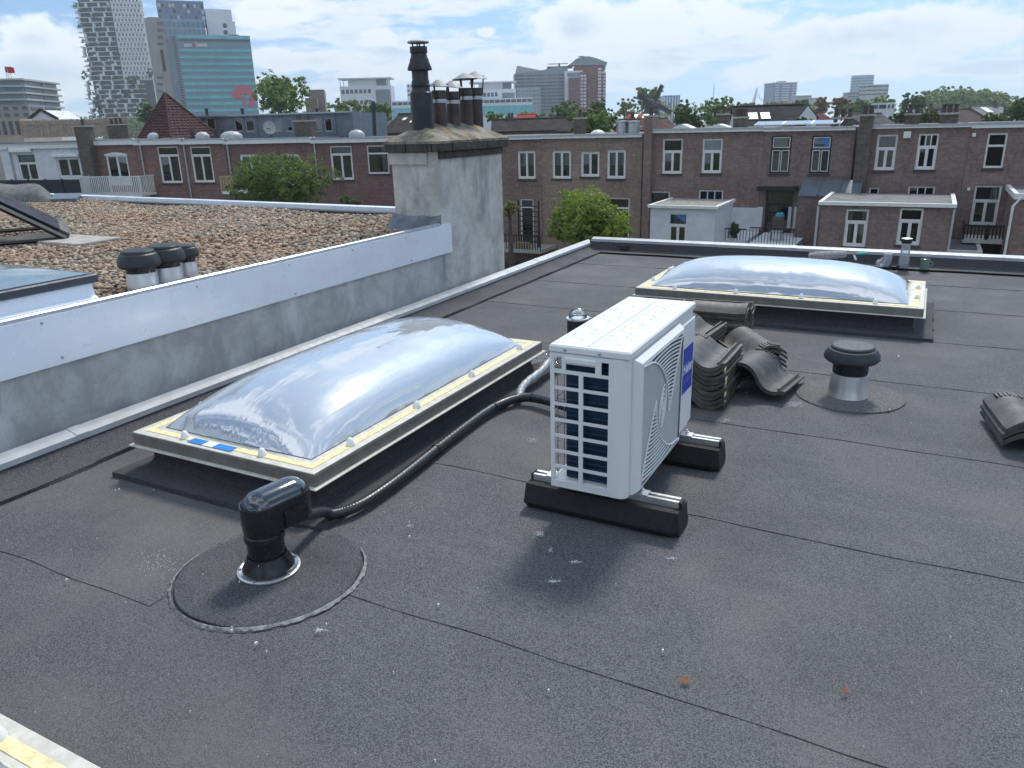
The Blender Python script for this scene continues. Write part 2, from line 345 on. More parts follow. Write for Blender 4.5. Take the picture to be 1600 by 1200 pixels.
def stucco(name, base, stain, amt=.6):
    m, nt, b = nodes(name); T = NT(nt); p = T.pos()
    n1 = T.noise(p, 5, 8, .68, .4); c = T.mix(T.rng(n1, .34, .66), [q * .66 for q in base], base)
    v = T.noise(T.pos((2.4, 2.4, .95)), 2.2, 7, .68, .5); c = T.mix(T.rng(v, .48, .68, 0, amt), c, stain)
    l = T.noise(T.pos((2.2, 2.2, .7)), 1.7, 5, .6); c = T.mix(T.rng(l, .55, .72, 0, .55), c, [min(q * 1.45, .8) for q in base])
    sp = T.noise(p, 34, 4, .75, .8); c = T.mix(T.rng(sp, .63, .72, 0, .6), c, [q * .45 for q in stain])
    f = T.noise(p, 130, 3, .7); c = T.mix(T.rng(f, .3, .7, 0, .3), c, [q * .6 for q in base])
    T.l(c, b.inputs['Base Color']); b.inputs['Roughness'].default_value = .92; T.bump(b, T.m('ADD', T.m('MULTIPLY', n1, .8), T.m('MULTIPLY', f, .35)), .6, .012); return m
M_stuc = stucco('grey_render', (.58, .58, .57), (.30, .30, .295), .5); M_chim = stucco('old_chimney_render', (.63, .61, .56), (.23, .22, .20), .7)

# ---------------------------------------------------------------- our flat roof
GZ = -6.5
XL, XR, YB, YN = -3.40, 7.0, 8.42, -2.2
roof = MB().box(XL - .1, XR, YN, YB + .1, GZ + .05, -.012).build('roof', M_tar); props(roof, kind='structure')
# strips of roofing felt, one metre wide, each lapping over the next
seams = [-2.2, -1.34, -.35, .64, 1.63, 2.615, 3.61, 4.60, 5.59, 6.58, 7.57, YB - .02]
def felt(x0, x1, y0, y1, sd, wob=.0065):
    rnd = random.Random(sd); ph = [rnd.uniform(0, 6.28) for _ in range(8)]; fq = [rnd.uniform(1.5, 16) for _ in range(8)]
    nx, ny = max(int((x1 - x0) / .045), 6), 10
    def wave(x): return wob * sum(math.sin(fq[i] * x + ph[i]) / (1 + .35 * fq[i]) for i in range(8))
    def fn(a, b):
        x = x0 + (x1 - x0) * a; y = y0 + (y1 - y0) * b + (wave(x) if b == 0 else 0)
        e = max(0, 1 - b / .09); lip = .0012 + .0016 * math.sin(fq[2] * x * 1.7 + ph[3]) * math.sin(fq[5] * x + ph[1])
        z = .0022 * (1 - b) + lip * e * .6 + .0015 * math.sin(1.7 * x + .4) * math.sin(2.3 * y + 1.1)
        return (x, y, z)
    mb = MB(); mb.grid(nx, ny, fn)
    top = [mb.v[i] for i in range(nx + 1)]
    mb.add([(p[0], p[1], p[2]) for p in top] + [(p[0], p[1] + .002, -.01) for p in top], [(i, nx + 1 + i, nx + 2 + i, i + 1) for i in range(nx)])
    return mb
joints = {0: [-.4, 2.8], 1: [.9], 2: [-2.03, 3.4], 3: [-2.03, 1.9], 4: [4.0], 5: [1.2], 6: [-.9, 4.6], 7: [2.4], 8: [-1.8, 3.1], 9: [.4], 10: [-2.4, 3.9]}
for i in range(len(seams) - 1):
    xs = [XL + .11] + joints[i] + [XR]
    for k in range(len(xs) - 1):
        y0 = seams[i] - (.325 if (i == 4 and k == 0 and False) else 0)
        if i == 3 and k == 0: y0, y1 = seams[i], 1.33
        elif i == 4 and k == 0: y0, y1 = seams[i], seams[i + 1] + .08
        else: y1 = seams[i + 1] + .08
        if i == 4 and k == 0:                        # left of x=-2.03 this strip starts nearer
            felt(xs[0], -2.03, 1.305, y1, 91).build('felt_strip', M_bit, roof, smooth=50)
            felt(-2.03 - .02, xs[1], seams[i], y1, 92).build('felt_strip', M_bit, roof, smooth=50); continue
        felt(xs[k] - (.03 if k else 0), xs[k + 1], y0, min(y1, YB - .015), i * 7 + k).build('felt_strip', M_bit, roof, smooth=50)
# edge flashing strips of felt running up to the roof trim
def ramp(pts, y0, y1, name, n=80, sd=1):
    rnd = random.Random(sd); ph = [rnd.uniform(0, 6.28) for _ in range(4)]
    def fn(a, b):
        y = y0 + (y1 - y0) * b; k = a * (len(pts) - 1); i = min(int(k), len(pts) - 2); t = k - i
        x = pts[i][0] * (1 - t) + pts[i + 1][0] * t; z = pts[i][1] * (1 - t) + pts[i + 1][1] * t
        if a == 1: x += .008 * math.sin(7 * y + ph[0]) + .005 * math.sin(19 * y + ph[1])
        return (x, y, z + .0015 * math.sin(11 * y + ph[2]))
    return MB().grid(len(pts) - 1, n, fn)
ramp([(XL + .002, .085), (XL + .02, .05), (XL + .06, .026), (-3.29, .0195), (-3.2, .0185), (-3.2, -.012)], YN, 1.95, 'f').build('edge_flashing', M_bit2, roof, smooth=50)
ramp([(XL + .002, .085), (XL + .02, .052), (XL + .06, .03), (-3.29, .0225), (-3.21, .0205), (-3.21, -.012)], 1.93, YB, 'f', sd=4).build('edge_flashing', M_bit2, roof, smooth=50)
MB().grid(90, 4, lambda a, b: (XL + (XR - XL) * a, YB - .012 - [0, .004, .012, .05, .17][int(round(b * 4))] + (.006 * math.sin(9 * a * 10) if b == 1 else 0), [.125, .06, .03, .0235, .0205][int(round(b * 4))])).build('edge_flashing', M_bit2, roof, smooth=50)
MB().box(-3.02, -2.92, YB - .06, YB - .014, .04, .085).build('overflow_outlet', M_blkm, roof)
# aluminium roof trim in lengths
def trim_y(y0, y1):
    p = [(XL - .075, .02), (XL - .075, .112), (XL - .060, .118), (XL - .02, .108), (XL + .012, .096), (XL + .016, .072), (XL + .008, .072), (XL + .004, .088), (XL - .06, .100), (XL - .066, .02)]
    return MB().prism(p, y0, y1, 'y')
def trim_x(x0, x1):
    y = YB; p = [(y + .075, .02), (y + .075, .150), (y + .060, .156), (y + .02, .150), (y - .012, .140), (y - .016, .112), (y - .008, .112), (y - .004, .13), (y + .06, .14), (y + .066, .02)]
    return MB().prism(p, x0, x1, 'x')
rt = thing('roof_trim', 'aluminium edge trim running along the grey rendered wall', 'trim', (XL, 2, 0))
ys = [YN, -.2, 2.03, 4.55, 7.05, YB + .075]
for i in range(5):
    t = trim_y(ys[i] + (.002 if i else 0), ys[i + 1]).build('trim_length', M_alu, rt)
    if i < 4: trim_y(ys[i + 1] - .03, ys[i + 1] + .03).build('joint_cover', M_alu, rt).location = (.0, 0, .003)
rt = thing('roof_trim', 'aluminium edge trim along the far roof edge before the houses', 'trim', (1, YB, 0))
xs = [XL + .02, -1.15, 1.35, 3.85, XR]
for i in range(4):
    trim_x(xs[i] + (.002 if i else 0), xs[i + 1]).build('trim_length', M_alu, rt)
    if i < 3: trim_x(xs[i + 1] - .03, xs[i + 1] + .03).build('joint_cover', M_alu, rt).location = (0, 0, .003)

# ---------------------------------------------------------------- garden ground and the city floor, reaching the horizon
M_grd = pm('city_ground', (.10, .105, .07), .95, 0, .4, .05)
g = MB().box(-1800, 1500, -300, 1900, GZ - .5, GZ); o = g.build('ground', M_grd); props(o, kind='structure')

# ---------------------------------------------------------------- neighbour's building: rendered wall, sheet fascia, gravel roof
XW, ZF0, ZF1, GR = -3.53, .415, .655, .60
nbh = thing('neighbouring_building', 'higher neighbouring building with grey rendered wall and gravel roof', 'building', (-6, 2, GZ))
MB().box(-11.5, XW, -4.5, 5.46, GZ, GR - .03).build('wall', M_stuc, nbh)
MB().prism([(-11.5, 5.46), (-3.99, 5.46), (-3.99, 6.30), (-11.5, 6.72)], GZ, GR - .031).build('rear_wall', M_stuc, nbh)
fa = MB().prism([(XW + .028, ZF0), (XW + .03, ZF1 - .004), (XW - .0, ZF1), (XW - .03, ZF1 - .004), (XW - .03, GR - .03), (XW - .002, GR - .04), (XW + .002, ZF0)], -4.5, 5.56, 'y').build('fascia', M_fasc, nbh)
MB().tube([(XW + .008, -4.5, ZF1 + .004), (XW + .008, .9, ZF1 + .004)], .016, 10).build('fascia_bead', M_zinc, fa)
MB().tube([(XW + .010, .92, ZF1 + .004), (XW + .010, 5.40, ZF1 + .004)], .016, 10).build('fascia_bead', M_zinc, fa)
for yy, zz in ((2.08, .445), (2.02, .625), (2.9, .625), (3.62, .625), (4.25, .625), (4.9, .625), (3.65, .435), (4.95, .44)):
    MB().lathe([(.007, 0), (.006, .004), (.0, .006)], 0, 0, 8, M=Matrix.Translation((XW + .029, yy, zz)) @ Matrix.Rotation(PI / 2, 4, 'Y')).build('rivet', M_zinc, fa)
MB().prism([(-11.5, 6.70), (-3.99, 6.27), (-3.99, 6.39), (-11.5, 6.82)], GR - .15, GR + .075).build('rear_roof_trim', M_fasc, nbh)
MB().prism([(-11.5, 6.60), (-3.99, 6.17), (-3.99, 6.265), (-11.5, 6.695)], GR - .03, GR + .03).build('rear_roof_kerb', M_tar, nbh)
MB().box(-11.5, XW - .04, -4.5, 5.44, GR - .029, GR - .012).build('roof_deck', M_tar, nbh)
# gravel: river pebbles
def gravel():
    rng = np.random.default_rng(3)
    ph = (1 + 5 ** .5) / 2; iv = np.array([(-1, ph, 0), (1, ph, 0), (-1, -ph, 0), (1, -ph, 0), (0, -1, ph), (0, 1, ph), (0, -1, -ph), (0, 1, -ph), (ph, 0, -1), (ph, 0, 1), (-ph, 0, -1), (-ph, 0, 1)]) / 1.9
    fc = np.array([(0, 11, 5), (0, 5, 1), (0, 1, 7), (0, 7, 10), (0, 10, 11), (1, 5, 9), (5, 11, 4), (11, 10, 2), (10, 7, 6), (7, 1, 8), (3, 9, 4), (3, 4, 2), (3, 2, 6), (3, 6, 8), (3, 8, 9), (4, 9, 5), (2, 4, 11), (6, 2, 10), (8, 6, 7), (9, 8, 1)])
    n = 66000; x = rng.uniform(-11.0, XW - .05, n); y = rng.uniform(.6, 6.55, n)
    cy, sy = math.cos(YAW), math.sin(YAW)
    dep = -x * sy + y * cy; lat = x * cy + y * sy
    keep = (lat / dep > -.72) & (y < 6.18 - (x + 3.99) * .0573) & ~((x > -4.06) & (y > 5.36))
    keep &= ~((x > -4.75) & (y < 2.40))          # roof light stands here
    x, y = x[keep], y[keep]; n = len(x)
    r = rng.uniform(.008, .0195, n); V = np.repeat(iv[None], n, 0) * (1 + rng.uniform(-.22, .22, (n, 12, 1)))
    sc = np.stack([r * rng.uniform(.9, 1.5, n), r * rng.uniform(.8, 1.2, n), r * rng.uniform(.55, .9, n)], 1); V = V * sc[:, None]
    a = rng.uniform(0, 6.28, n); t = rng.uniform(-.5, .5, n)
    ca, sa = np.cos(a)[:, None], np.sin(a)[:, None]; ct, st = np.cos(t)[:, None], np.sin(t)[:, None]
    X, Y, Zz = V[..., 0], V[..., 1], V[..., 2]; X, Zz = X * ct - Zz * st, X * st + Zz * ct; X, Y = X * ca - Y * sa, X * sa + Y * ca
    hump = .018 * np.sin(x * 2.1) * np.sin(y * 1.7)
    V = np.stack([X + x[:, None], Y + y[:, None], Zz + (GR + .004 + hump + rng.uniform(0, .022, n))[:, None]], 2).reshape(-1, 3)
    Fc = (fc[None] + 12 * np.arange(n)[:, None, None]).reshape(-1, 3)
    me = bpy.data.meshes.new('gravel'); me.from_pydata([], [], [])
    me.vertices.add(len(V)); me.vertices.foreach_set('co', (V - np.array([-6, 2, GZ])).ravel()); me.loops.add(Fc.size); me.loops.foreach_set('vertex_index', Fc.ravel())
    me.polygons.add(len(Fc)); me.polygons.foreach_set('loop_start', np.arange(0, Fc.size, 3)); me.polygons.foreach_set('use_smooth', np.ones(len(Fc), bool)); me.update(calc_edges=True)
    m, nt, b = nodes('river_gravel'); T = NT(nt); g = T.n('ShaderNodeNewGeometry'); cr = T.n('ShaderNodeValToRGB'); T.l(g.outputs['Random Per Island'], cr.inputs[0])
    el = cr.color_ramp.elements; cols = [(0, (.10, .085, .07)), (.2, (.24, .19, .14)), (.42, (.36, .28, .20)), (.6, (.21, .19, .17)), (.76, (.48, .40, .30)), (.9, (.33, .20, .12)), (1, (.60, .54, .45))]
    el[0].position, el[0].color = 0, (*cols[0][1], 1); el[1].position, el[1].color = 1, (*cols[-1][1], 1)
    for p_, c_ in cols[1:-1]: e = el.new(p_); e.color = (*c_, 1)
    c = T.mix(T.rng(T.noise(T.pos(), .9, 4), .42, .62, 0, .35), cr.outputs[0], (.42, .25, .15)); T.l(c, b.inputs['Base Color']); b.inputs['Roughness'].default_value = .75; T.bump(b, T.noise(T.pos(), 160, 2), .3, .002)
    me.materials.append(m); o = bpy.data.objects.new('gravel', me); C.objects.link(o); o.parent = nbh; o['kind'] = 'stuff'
gravel()
MB().grid(2, 2, lambda a, b: (-11.4 + 7.4 * a, .3 + 6.05 * b if a else .3 + 6.3 * b, GR + .004)).build('gravel_bed', pm('gravel_bed', (.13, .105, .085), .95, 0, .4, 30, .6, 90, .01), nbh)

# ---------------------------------------------------------------- chimney
ch = thing('chimney', 'weathered rendered chimney with mossy cap and five flues', 'chimney', (-3.76, 6, .08))
CX0, CX1, CY0, CY1 = -3.985, XW + .003, 5.45, 6.53
bm_ = MB()
def cface(p0, p1, z0, z1, nx, nz, sd):
    rr = random.Random(sd)
    bm_.grid(nx, nz, lambda a, b: (p0[0] + (p1[0] - p0[0]) * a + rr.uniform(-.003, .003) * (0 < a < 1), p0[1] + (p1[1] - p0[1]) * a, z0 + (z1 - z0) * b))
cface((CX0, CY0), (CX1, CY0), -6.4, 1.25, 8, 60, 1); cface((CX1, CY0), (CX1, CY1), -6.4, 1.25, 14, 60, 2); cface((CX1, CY1), (CX0, CY1), -6.4, 1.25, 4, 2, 3); cface((CX0, CY1), (CX0, CY0), -6.4, 1.25, 4, 2, 4)
bm_.build('stack', M_chim, ch, smooth=40)
MB().box(CX0 - .018, CX1 + .0 - .10, CY0 - .016, CY0 - .001, 1.135, 1.225).build('render_band', M_chim, ch)
def mossy():
    m, nt, b = nodes('mossy_cap'); T = NT(nt); p = T.pos()
    n = T.noise(p, 7, 7, .7); c = T.mix(T.rng(n, .35, .65), (.10, .09, .075), (.30, .275, .22)); y = T.noise(p, 9, 6, .7, .5); c = T.mix(T.rng(y, .52, .66, 0, .8), c, (.30, .20, .05))
    k = T.noise(p, 30, 5, .7); c = T.mix(T.rng(k, .55, .7, 0, .6), c, (.05, .05, .04)); T.l(c, b.inputs['Base Color']); b.inputs['Roughness'].default_value = .95; T.bump(b, n, .7, .02); return m
M_moss = mossy(); M_dkbr = pm('sooty_brick', (.06, .052, .047), .9, 0, .35, 12, .5, 60, .006, grime=.4, gcol=(.14, .125, .09), gsc=8)
a0, a1, b0, b1 = CX0 - .035, CX1 + .055, CY0 - .055, CY1 + .06
zc = 1.315; rg = [(-3.77, 5.62, 1.45), (-3.77, 6.40, 1.45)]
cap = MB().add([(a0, b0, zc), (a1, b0, zc), (a1, b1, zc), (a0, b1, zc), rg[0], rg[1], (a0, b0, zc - .02), (a1, b0, zc - .02), (a1, b1, zc - .02), (a0, b1, zc - .02)], [(0, 1, 4), (1, 2, 5, 4), (2, 3, 5), (3, 0, 4, 5), (6, 7, 1, 0), (7, 8, 2, 1), (8, 9, 3, 2), (9, 6, 0, 3), (9, 8, 7, 6)]).build('cap', M_moss, ch)
rr = random.Random(5); y = b0
while y < b1 - .05:
    L_ = min(rr.uniform(.17, .22), b1 - y); d = rr.uniform(-.006, .006)
    MB().cbox(CX1 - .02, a1 - .004 + d, y + .004, y + L_ - .004, zc - .082 + d * .4, zc - .021, .005).build('edge_brick', M_dkbr, ch); y += L_
x = a0
while x < CX1 - .03:
    L_ = min(rr.uniform(.19, .24), CX1 - .025 - x); d = rr.uniform(-.006, .006)
    MB().cbox(x + .004, x + L_ - .004, b0 + .004 + d, CY0 + .02, zc - .082, zc - .021, .005).build('edge_brick', M_dkbr, ch); x += L_
y = CY0
while y < CY1 - .05:
    L_ = min(rr.uniform(.20, .23), CY1 - y)
    MB().cbox(CX1 - .03, CX1 + .022, y + .003, y + L_ - .003, 1.175, zc - .084, .004).build('corbel_brick', M_dkbr, ch); y += L_
MB().grid(10, 3, lambda a, b: (CX0 - .03 + (CX1 - CX0 + .04) * a, CY0 - [.13, .10, .02, .004][int(round(b * 3))] - .01 * math.sin(a * 9), [GR + .015, GR + .03, GR + .10, GR + .125][int(round(b * 3))] + .008 * math.sin(a * 14))).build('lead_flashing', M_lead, ch, smooth=60)
M_flue = pm('sooty_flue_metal', (.030, .030, .034), .45, .2, .3, 9, .2, 40, grime=.35, gcol=(.11, .07, .05), gsc=7)
M_pot = pm('brown_clay_pot', (.060, .042, .040), .6, 0, .35, 9, .3, 50, grime=.5, gcol=(.11, .09, .08), gsc=8)
M_zincd = pm('dull_zinc', (.26, .27, .28), .65, .2, .2, 9, grime=.3, gcol=(.12, .11, .1))
def flue(u, vb, dx=0):                       # where a flue meets the ridge
    P = onx(u, vb, -3.77 + dx); return P
P = flue(661, 195); big = MB().lathe([(.093, 1.34), (.093, 1.6210), (.091, 1.6912), (.085, 1.6956), (.074, 1.7131), (.074, 1.7351), (.078, 1.7395), (.078, 1.7527), (.073, 1.7571), (.073, 1.7790), (.067, 1.7878), (.067, 1.8580), (.099, 1.8624), (.099, 1.8773), (.082, 1.9195), (.075, 1.9458), (.066, 1.9634), (.066, 1.9722), (.062, 1.9853), (.070, 1.9941), (.070, 2.0380), (.0, 2.0424)], -3.77, P.y, 28).build('flue', M_flue, ch, smooth=35)
for a in (0.4, 1.97, 3.5, 5.1): MB().tube([(-3.77 + .045 * math.cos(a), P.y + .045 * math.sin(a), 2.0336), (-3.77 + .05 * math.cos(a), P.y + .05 * math.sin(a), 2.0731)], .006, 6).build('cowl_bracket', M_flue, big)
MB().lathe([(.0, 2.0687), (.086, 2.0644), (.088, 2.0731), (.075, 2.0828), (.0, 2.0863)], -3.77, P.y, 28).build('cowl', M_zincd, big, smooth=50)
for (u, vb, zt, cz, cr, tilt) in ((688, 193, 1.715, 1.745, .088, .05), (709, 193, 1.71, 1.745, .09, .12), (729, 191, 1.745, 1.815, .115, -.04), (745, 188, 1.75, 1.835, .11, .15)):
    P = flue(u, vb); c_, s_ = -3.77, P.y
    pot = MB().lathe([(.062, 1.36), (.056, zt - .06), (.060, zt - .055), (.060, zt), (.052, zt), (.052, zt - .2)], c_, s_, 20).build('chimney_pot', M_pot, ch, smooth=35)
    MB().lathe([(.0625, zt - .10), (.0635, zt - .10), (.0635, zt - .07), (.0625, zt - .07)], c_, s_, 20).build('clamp_band', M_zinc, pot)
    Mt = Matrix.Translation((c_, s_, cz)) @ Matrix.Rotation(tilt, 4, 'Y')
    MB().lathe([(cr, 0), (cr + .002, .004), (.02, .052), (0, .056)], 0, 0, 20, M=Mt).build('cowl', M_zincd, pot, smooth=25)
    for a in (.6, 2.7, 4.8): MB().tube([(c_ + .058 * math.cos(a), s_ + .058 * math.sin(a), zt - .08), (c_ + .075 * math.cos(a), s_ + .075 * math.sin(a), cz + .02)], .006, 6).build('cowl_bracket', M_flue, pot)

# ---------------------------------------------------------------- things on the gravel roof
def cap_vent(name, label, x, y, z0, rt_, h, rc, hc, group=None, patch=None, mat=M_alus, gap=.085):
    t = thing(name, label, 'roof vent', (x, y, z0), group)
    MB().lathe([(rt_ * 1.16, z0 - .005), (rt_ * 1.13, z0 + .006), (rt_ * 1.05, z0 + h * .5), (rt_, z0 + h), (rt_ * .93, z0 + h + .002), (rt_ * .93, z0)], x, y, 32).build('aluminium_collar', mat, t, smooth=40)
    MB().lathe([(rt_ * .97, z0 + h - .03), (rt_ * .97, z0 + h + gap), (rt_ * 1.02, z0 + h + gap + .005)], x, y, 32).build('pipe', M_blk, t, smooth=40)
    zt = z0 + h + gap - .005
    MB().lathe([(rt_ * .95, zt - .012), (rc * .9, zt - .012), (rc, zt + .002), (rc * .985, zt + hc * .35), (rc * .86, zt + hc * .72), (rc * .78, zt + hc * .80), (rc * .77, zt + hc * .92), (rc * .72, zt + hc), (0, zt + hc * 1.02)], x, y, 40).build('cap', M_blkm, t, smooth=28)
    return t
# positions of the three vents just behind the fascia
for (u, lab, rt_, rc, h, hc, xx) in ((223, 'nearest and largest capped vent behind the white fascia', .077, .110, .125, .08, -3.70), (264, 'middle capped vent of the three behind the white fascia', .077, .110, .125, .08, -3.72), (298, 'smallest capped vent of the three behind the white fascia', .047, .072, .125, .055, -3.74)):
    P = onx(u, 440, xx); cap_vent('roof_vent', lab, xx, P.y, GR, rt_, h, rc, hc, 'vents on the gravel roof', gap=.045)
# flat roof light
XF = -3.585; P = onx(153, 425, XF); yl, zl = P.y, P.z; zf_ = onx(153, 441, XF).z; zu_ = ZF1 + .012
t = thing('roof_light', 'flat glazed roof light with dark frame on white upstand', 'skylight', (-4.2, .4, GR))
MB().prism([(XF + .015, zu_), (XF - .012, zu_ + .012), (XF - .02, zf_), (XF - 1.1, zf_), (XF - 1.1, GR - .01), (XF - .02, GR - .01)], -1.2, yl - .03, 'y').build('upstand', M_fasc, t)
MB().cbox(XF - 1.14, XF, -1.2, yl, zf_ + .001, zl - .006, .006).build('frame', pm('anthracite_frame', (.06, .07, .085), .45, .1, .1, 10), t)
MB().grid(10, 12, lambda a, b_: (XF - .03 - 1.06 * a, -1.15 + (yl - .03 + 1.15) * b_, zl - .003 + .05 * math.sin(PI * a) * min(1, (1 - b_) * 5) ** .5)).build('glazing', pm('tinted_glazing', (.20, .23, .24), .06, 0, .25, 3, spec=.6), t, smooth=True)
# evacuated-tube solar collector
t = thing('solar_collector', 'evacuated tube solar collector leaning on the gravel roof', 'solar collector', (-6, 3.2, GR))
M_tubeg = pm('dark_glass_tube', (.008, .012, .03), .4, 0, .1, 4, spec=.08)
A0 = onz(103, 372, GR + .05); A1 = onz(98, 350, GR + .09)
dirx = Vector((-.53, -.85, .69)).normalized(); base = A0; side = Vector((-.85, .53, 0)).normalized(); LN = 1.5; hz_ = Vector((-.53, -.85, 0))
nt_ = 12
for i in range(nt_):
    p = base + side * (.03 + .075 * i) + Vector((0, 0, .03)); MB().tube([p, p + dirx * LN], .026, 12).build('glass_tube', M_tubeg, t, smooth=50)
    MB().tube([p - dirx * .03, p + dirx * .05], .030, 12).build('tube_cap', M_blkm, t, smooth=50)
e = base + side * (.03 + .075 * nt_)
MB().tube([base - side * .02 + Vector((0, 0, .004)), e + side * .03 + Vector((0, 0, .004))], .022, 4).build('bottom_rail', M_blkm, t)
for q, mm in ((base - side * .03, M_blkm), (e + side * .04, M_alus)):
    MB().tube([q, q + dirx * LN], .022, 4).build('side_rail', mm, t)
    MB().tube([q, q + hz_ * 1.25], .016, 4).build('ground_rail', M_blkm, t)
    MB().tube([q + hz_ * 1.2, q + dirx * LN * .95], .016, 4).build('strut', M_blkm, t)
Q = onz(115, 378, GR + .03)
MB().cbox(Q.x - .75, Q.x + .28, Q.y - .16, Q.y + .22, GR + .012, GR + .05, .006).build('paver', M_conc, None, origin=(Q.x, Q.y, GR)); props(bpy.context.scene.objects['paver'], 'flat concrete paver under the solar collector foot', 'paver')
# felt covered hump at the far left corner
P0 = onz(85, 318, GR + .02); hx, hy = P0.x, P0.y
t = thing('roof_hump', 'felt covered rounded roof box at the gravel roof corner', 'roof box', (hx - 1, hy + .3, GR))
def hump(a, b):
    y = hy - .1 + .85 * b; x = hx - 2.4 * (1 - a) - 1.6 * (y - hy); e = min(1, min(a, 1 - a) * 9) ** .5; return (x, y, GR + .02 + (.20 * math.sin(PI * min(max(b, .0), 1)) ** .45) * e * (1 + .05 * math.sin(a * 17)))
MB().grid(40, 16, hump).build('cover', pm('grey_felt', (.12, .12, .115), .9, 0, .3, 12, .5, 60, .008, grime=.4, gcol=(.2, .19, .17)), t, smooth=60)
MB().prism([(hx + .0, hy - .05), (hx + .30, hy + .1), (hx - .5, hy + .75), (hx - .9, hy + .6)], GR + .01, GR + .08).build('lead_apron', M_lead, t)
# ---------------------------------------------------------------- dome skylights
def skylight(label, x0, x1, y0, y1, zt, dome_h, caps, sticker=None, group='acrylic dome skylights', flare=.13):
    """x0..y1: outer frame at its top, zt: top of the frame"""
    cx, cy = (x0 + x1) / 2, (y0 + y1) / 2
    t = thing('dome_skylight', label, 'skylight', (cx, cy, 0), group)
    rr = random.Random(int(zt * 1000) + int(cx * 50))
    # felt covered kerb, flaring out on to the roof
    i0, i1, j0, j1 = x0 + .055, x1 - .055, y0 + .055, y1 - .055
    rings = [(0, zt - .05), (-.004, .07), (-.02, .04), (-.06, .027), (-flare, .0235), (-flare - .004, -.01)]
    def ringpts(e, z, w):
        P = []; n = 26
        for (ax, ay, bx, by) in ((i0 + e, j0 + e, i1 - e, j0 + e), (i1 - e, j0 + e, i1 - e, j1 - e), (i1 - e, j1 - e, i0 + e, j1 - e), (i0 + e, j1 - e, i0 + e, j0 + e)):
            for k in range(n):
                q = k / n; P.append((ax + (bx - ax) * q + rr.uniform(-w, w), ay + (by - ay) * q + rr.uniform(-w, w), z + rr.uniform(-w, w) * .15))
        return P
    mb = MB(); n = 104; P = []
    for e, z in rings: P += ringpts(e, z, .006 if z < .03 and z > 0 else .001)
    mb.add(P, [(r * n + k, r * n + (k + 1) % n, (r + 1) * n + (k + 1) % n, (r + 1) * n + k) for r in range(len(rings) - 1) for k in range(n)]); mb.build('kerb', M_tar, t, smooth=40)
    def ring(e0, e1, z0, z1, nm, mt):
        o = [(x0 + e0, y0 + e0), (x1 - e0, y0 + e0), (x1 - e0, y1 - e0), (x0 + e0, y1 - e0)]; i = [(x0 + e1, y0 + e1), (x1 - e1, y0 + e1), (x1 - e1, y1 - e1), (x0 + e1, y1 - e1)]
        V = [(*p, z) for p in o for z in (z0, z1)] + [(*p, z) for p in i for z in (z0, z1)]; Fs = []
        for k in range(4):
            a, b = 2 * k, 2 * ((k + 1) % 4); Fs += [(a, b, b + 1, a + 1), (8 + b, 8 + a, 9 + a, 9 + b), (a + 1, b + 1, 9 + b, 9 + a), (b, a, 8 + a, 8 + b)]
        m_ = MB().add(V, Fs); o_ = m_.build(nm, mt, t); bv = o_.modifiers.new('bevel', 'BEVEL'); bv.width = .004; bv.segments = 2; bv.limit_method = 'ANGLE'; return o_
    ring(-.016, .075, zt - .066, zt - .058, 'frame_lip', M_cream)
    ring(0, .07, zt - .0575, zt - .008, 'frame', M_gpl)
    ring(.0015, .105, zt - .0075, zt - .001, 'dome_flange', M_cream)
    ring(.035, .068, zt - .0009, zt + .0015, 'foam_tape', M_yel)
    # acrylic dome, pinched into its four corners
    d0 = .098; X0, X1, Y0, Y1 = x0 + d0, x1 - d0, y0 + d0, y1 - d0; asp = (Y1 - Y0) / (X1 - X0)
    def dome(a, b):
        u = 2 * a - 1; v = 2 * b - 1
        f = 1 - abs(u) ** (2.0 if asp > 1 else 3.0); g_ = 1 - abs(v) ** (3.3 if asp > 1 else 1.8); q = max(f * g_, 0) ** .53
        return (X0 + (X1 - X0) * a, Y0 + (Y1 - Y0) * b, zt + .0025 + dome_h * q)
    m_ = MB().grid(48, 48, dome); o_ = m_.build('dome', M_dome if asp > 1 else M_dome2, t, smooth=True)
    for (cx_, cy_) in caps:
        c = MB().lathe([(.0185, zt + .001), (.0185, zt + .006), (.017, zt + .012), (.011, zt + .026), (.006, zt + .031), (0, zt + .033)], cx_, cy_, 16).build('screw_cap', M_white, t, smooth=40)
    if sticker:
        for (sx0, sx1, mt) in sticker: MB().box(sx0, sx1, y0 + .02, y0 + .062, zt + .0016, zt + .0028).build('sticker_panel', mt, t)
    return t
M_blue = pm('blue_print', (.02, .20, .55), .45, 0, .05); M_stw = pm('white_print', (.78, .79, .78), .45, 0, .05)
S1 = (-2.945, -1.912, 1.977, 3.985)
mid = lambda a, b, k: a + (b - a) * k
c1 = [(mid(S1[0], S1[1], .27), S1[2] + .05), (mid(S1[0], S1[1], .70), S1[2] + .05), (mid(S1[0], S1[1], .27), S1[3] - .05), (mid(S1[0], S1[1], .70), S1[3] - .05)]
for k in (.14, .38, .63, .90): c1 += [(S1[1] - .05, mid(S1[2], S1[3], k)), (S1[0] + .05, mid(S1[2], S1[3], k + .03))]
skylight('large dome skylight beside the white air conditioner, blue sticker on its frame', *S1, .200, .222, c1, [(-2.62, -2.535, M_blue), (-2.533, -2.475, M_stw), (-2.473, -2.37, M_blue)])
S2 = (-1.907, .09, 5.655, 6.655)
c2 = [(S2[0] + .05, mid(S2[2], S2[3], .3)), (S2[0] + .05, mid(S2[2], S2[3], .75)), (S2[1] - .05, mid(S2[2], S2[3], .3)), (S2[1] - .05, mid(S2[2], S2[3], .66))]
for k in (.15, .38, .61, .85): c2 += [(mid(S2[0], S2[1], k), S2[2] + .05), (mid(S2[0], S2[1], k), S2[3] - .05)]
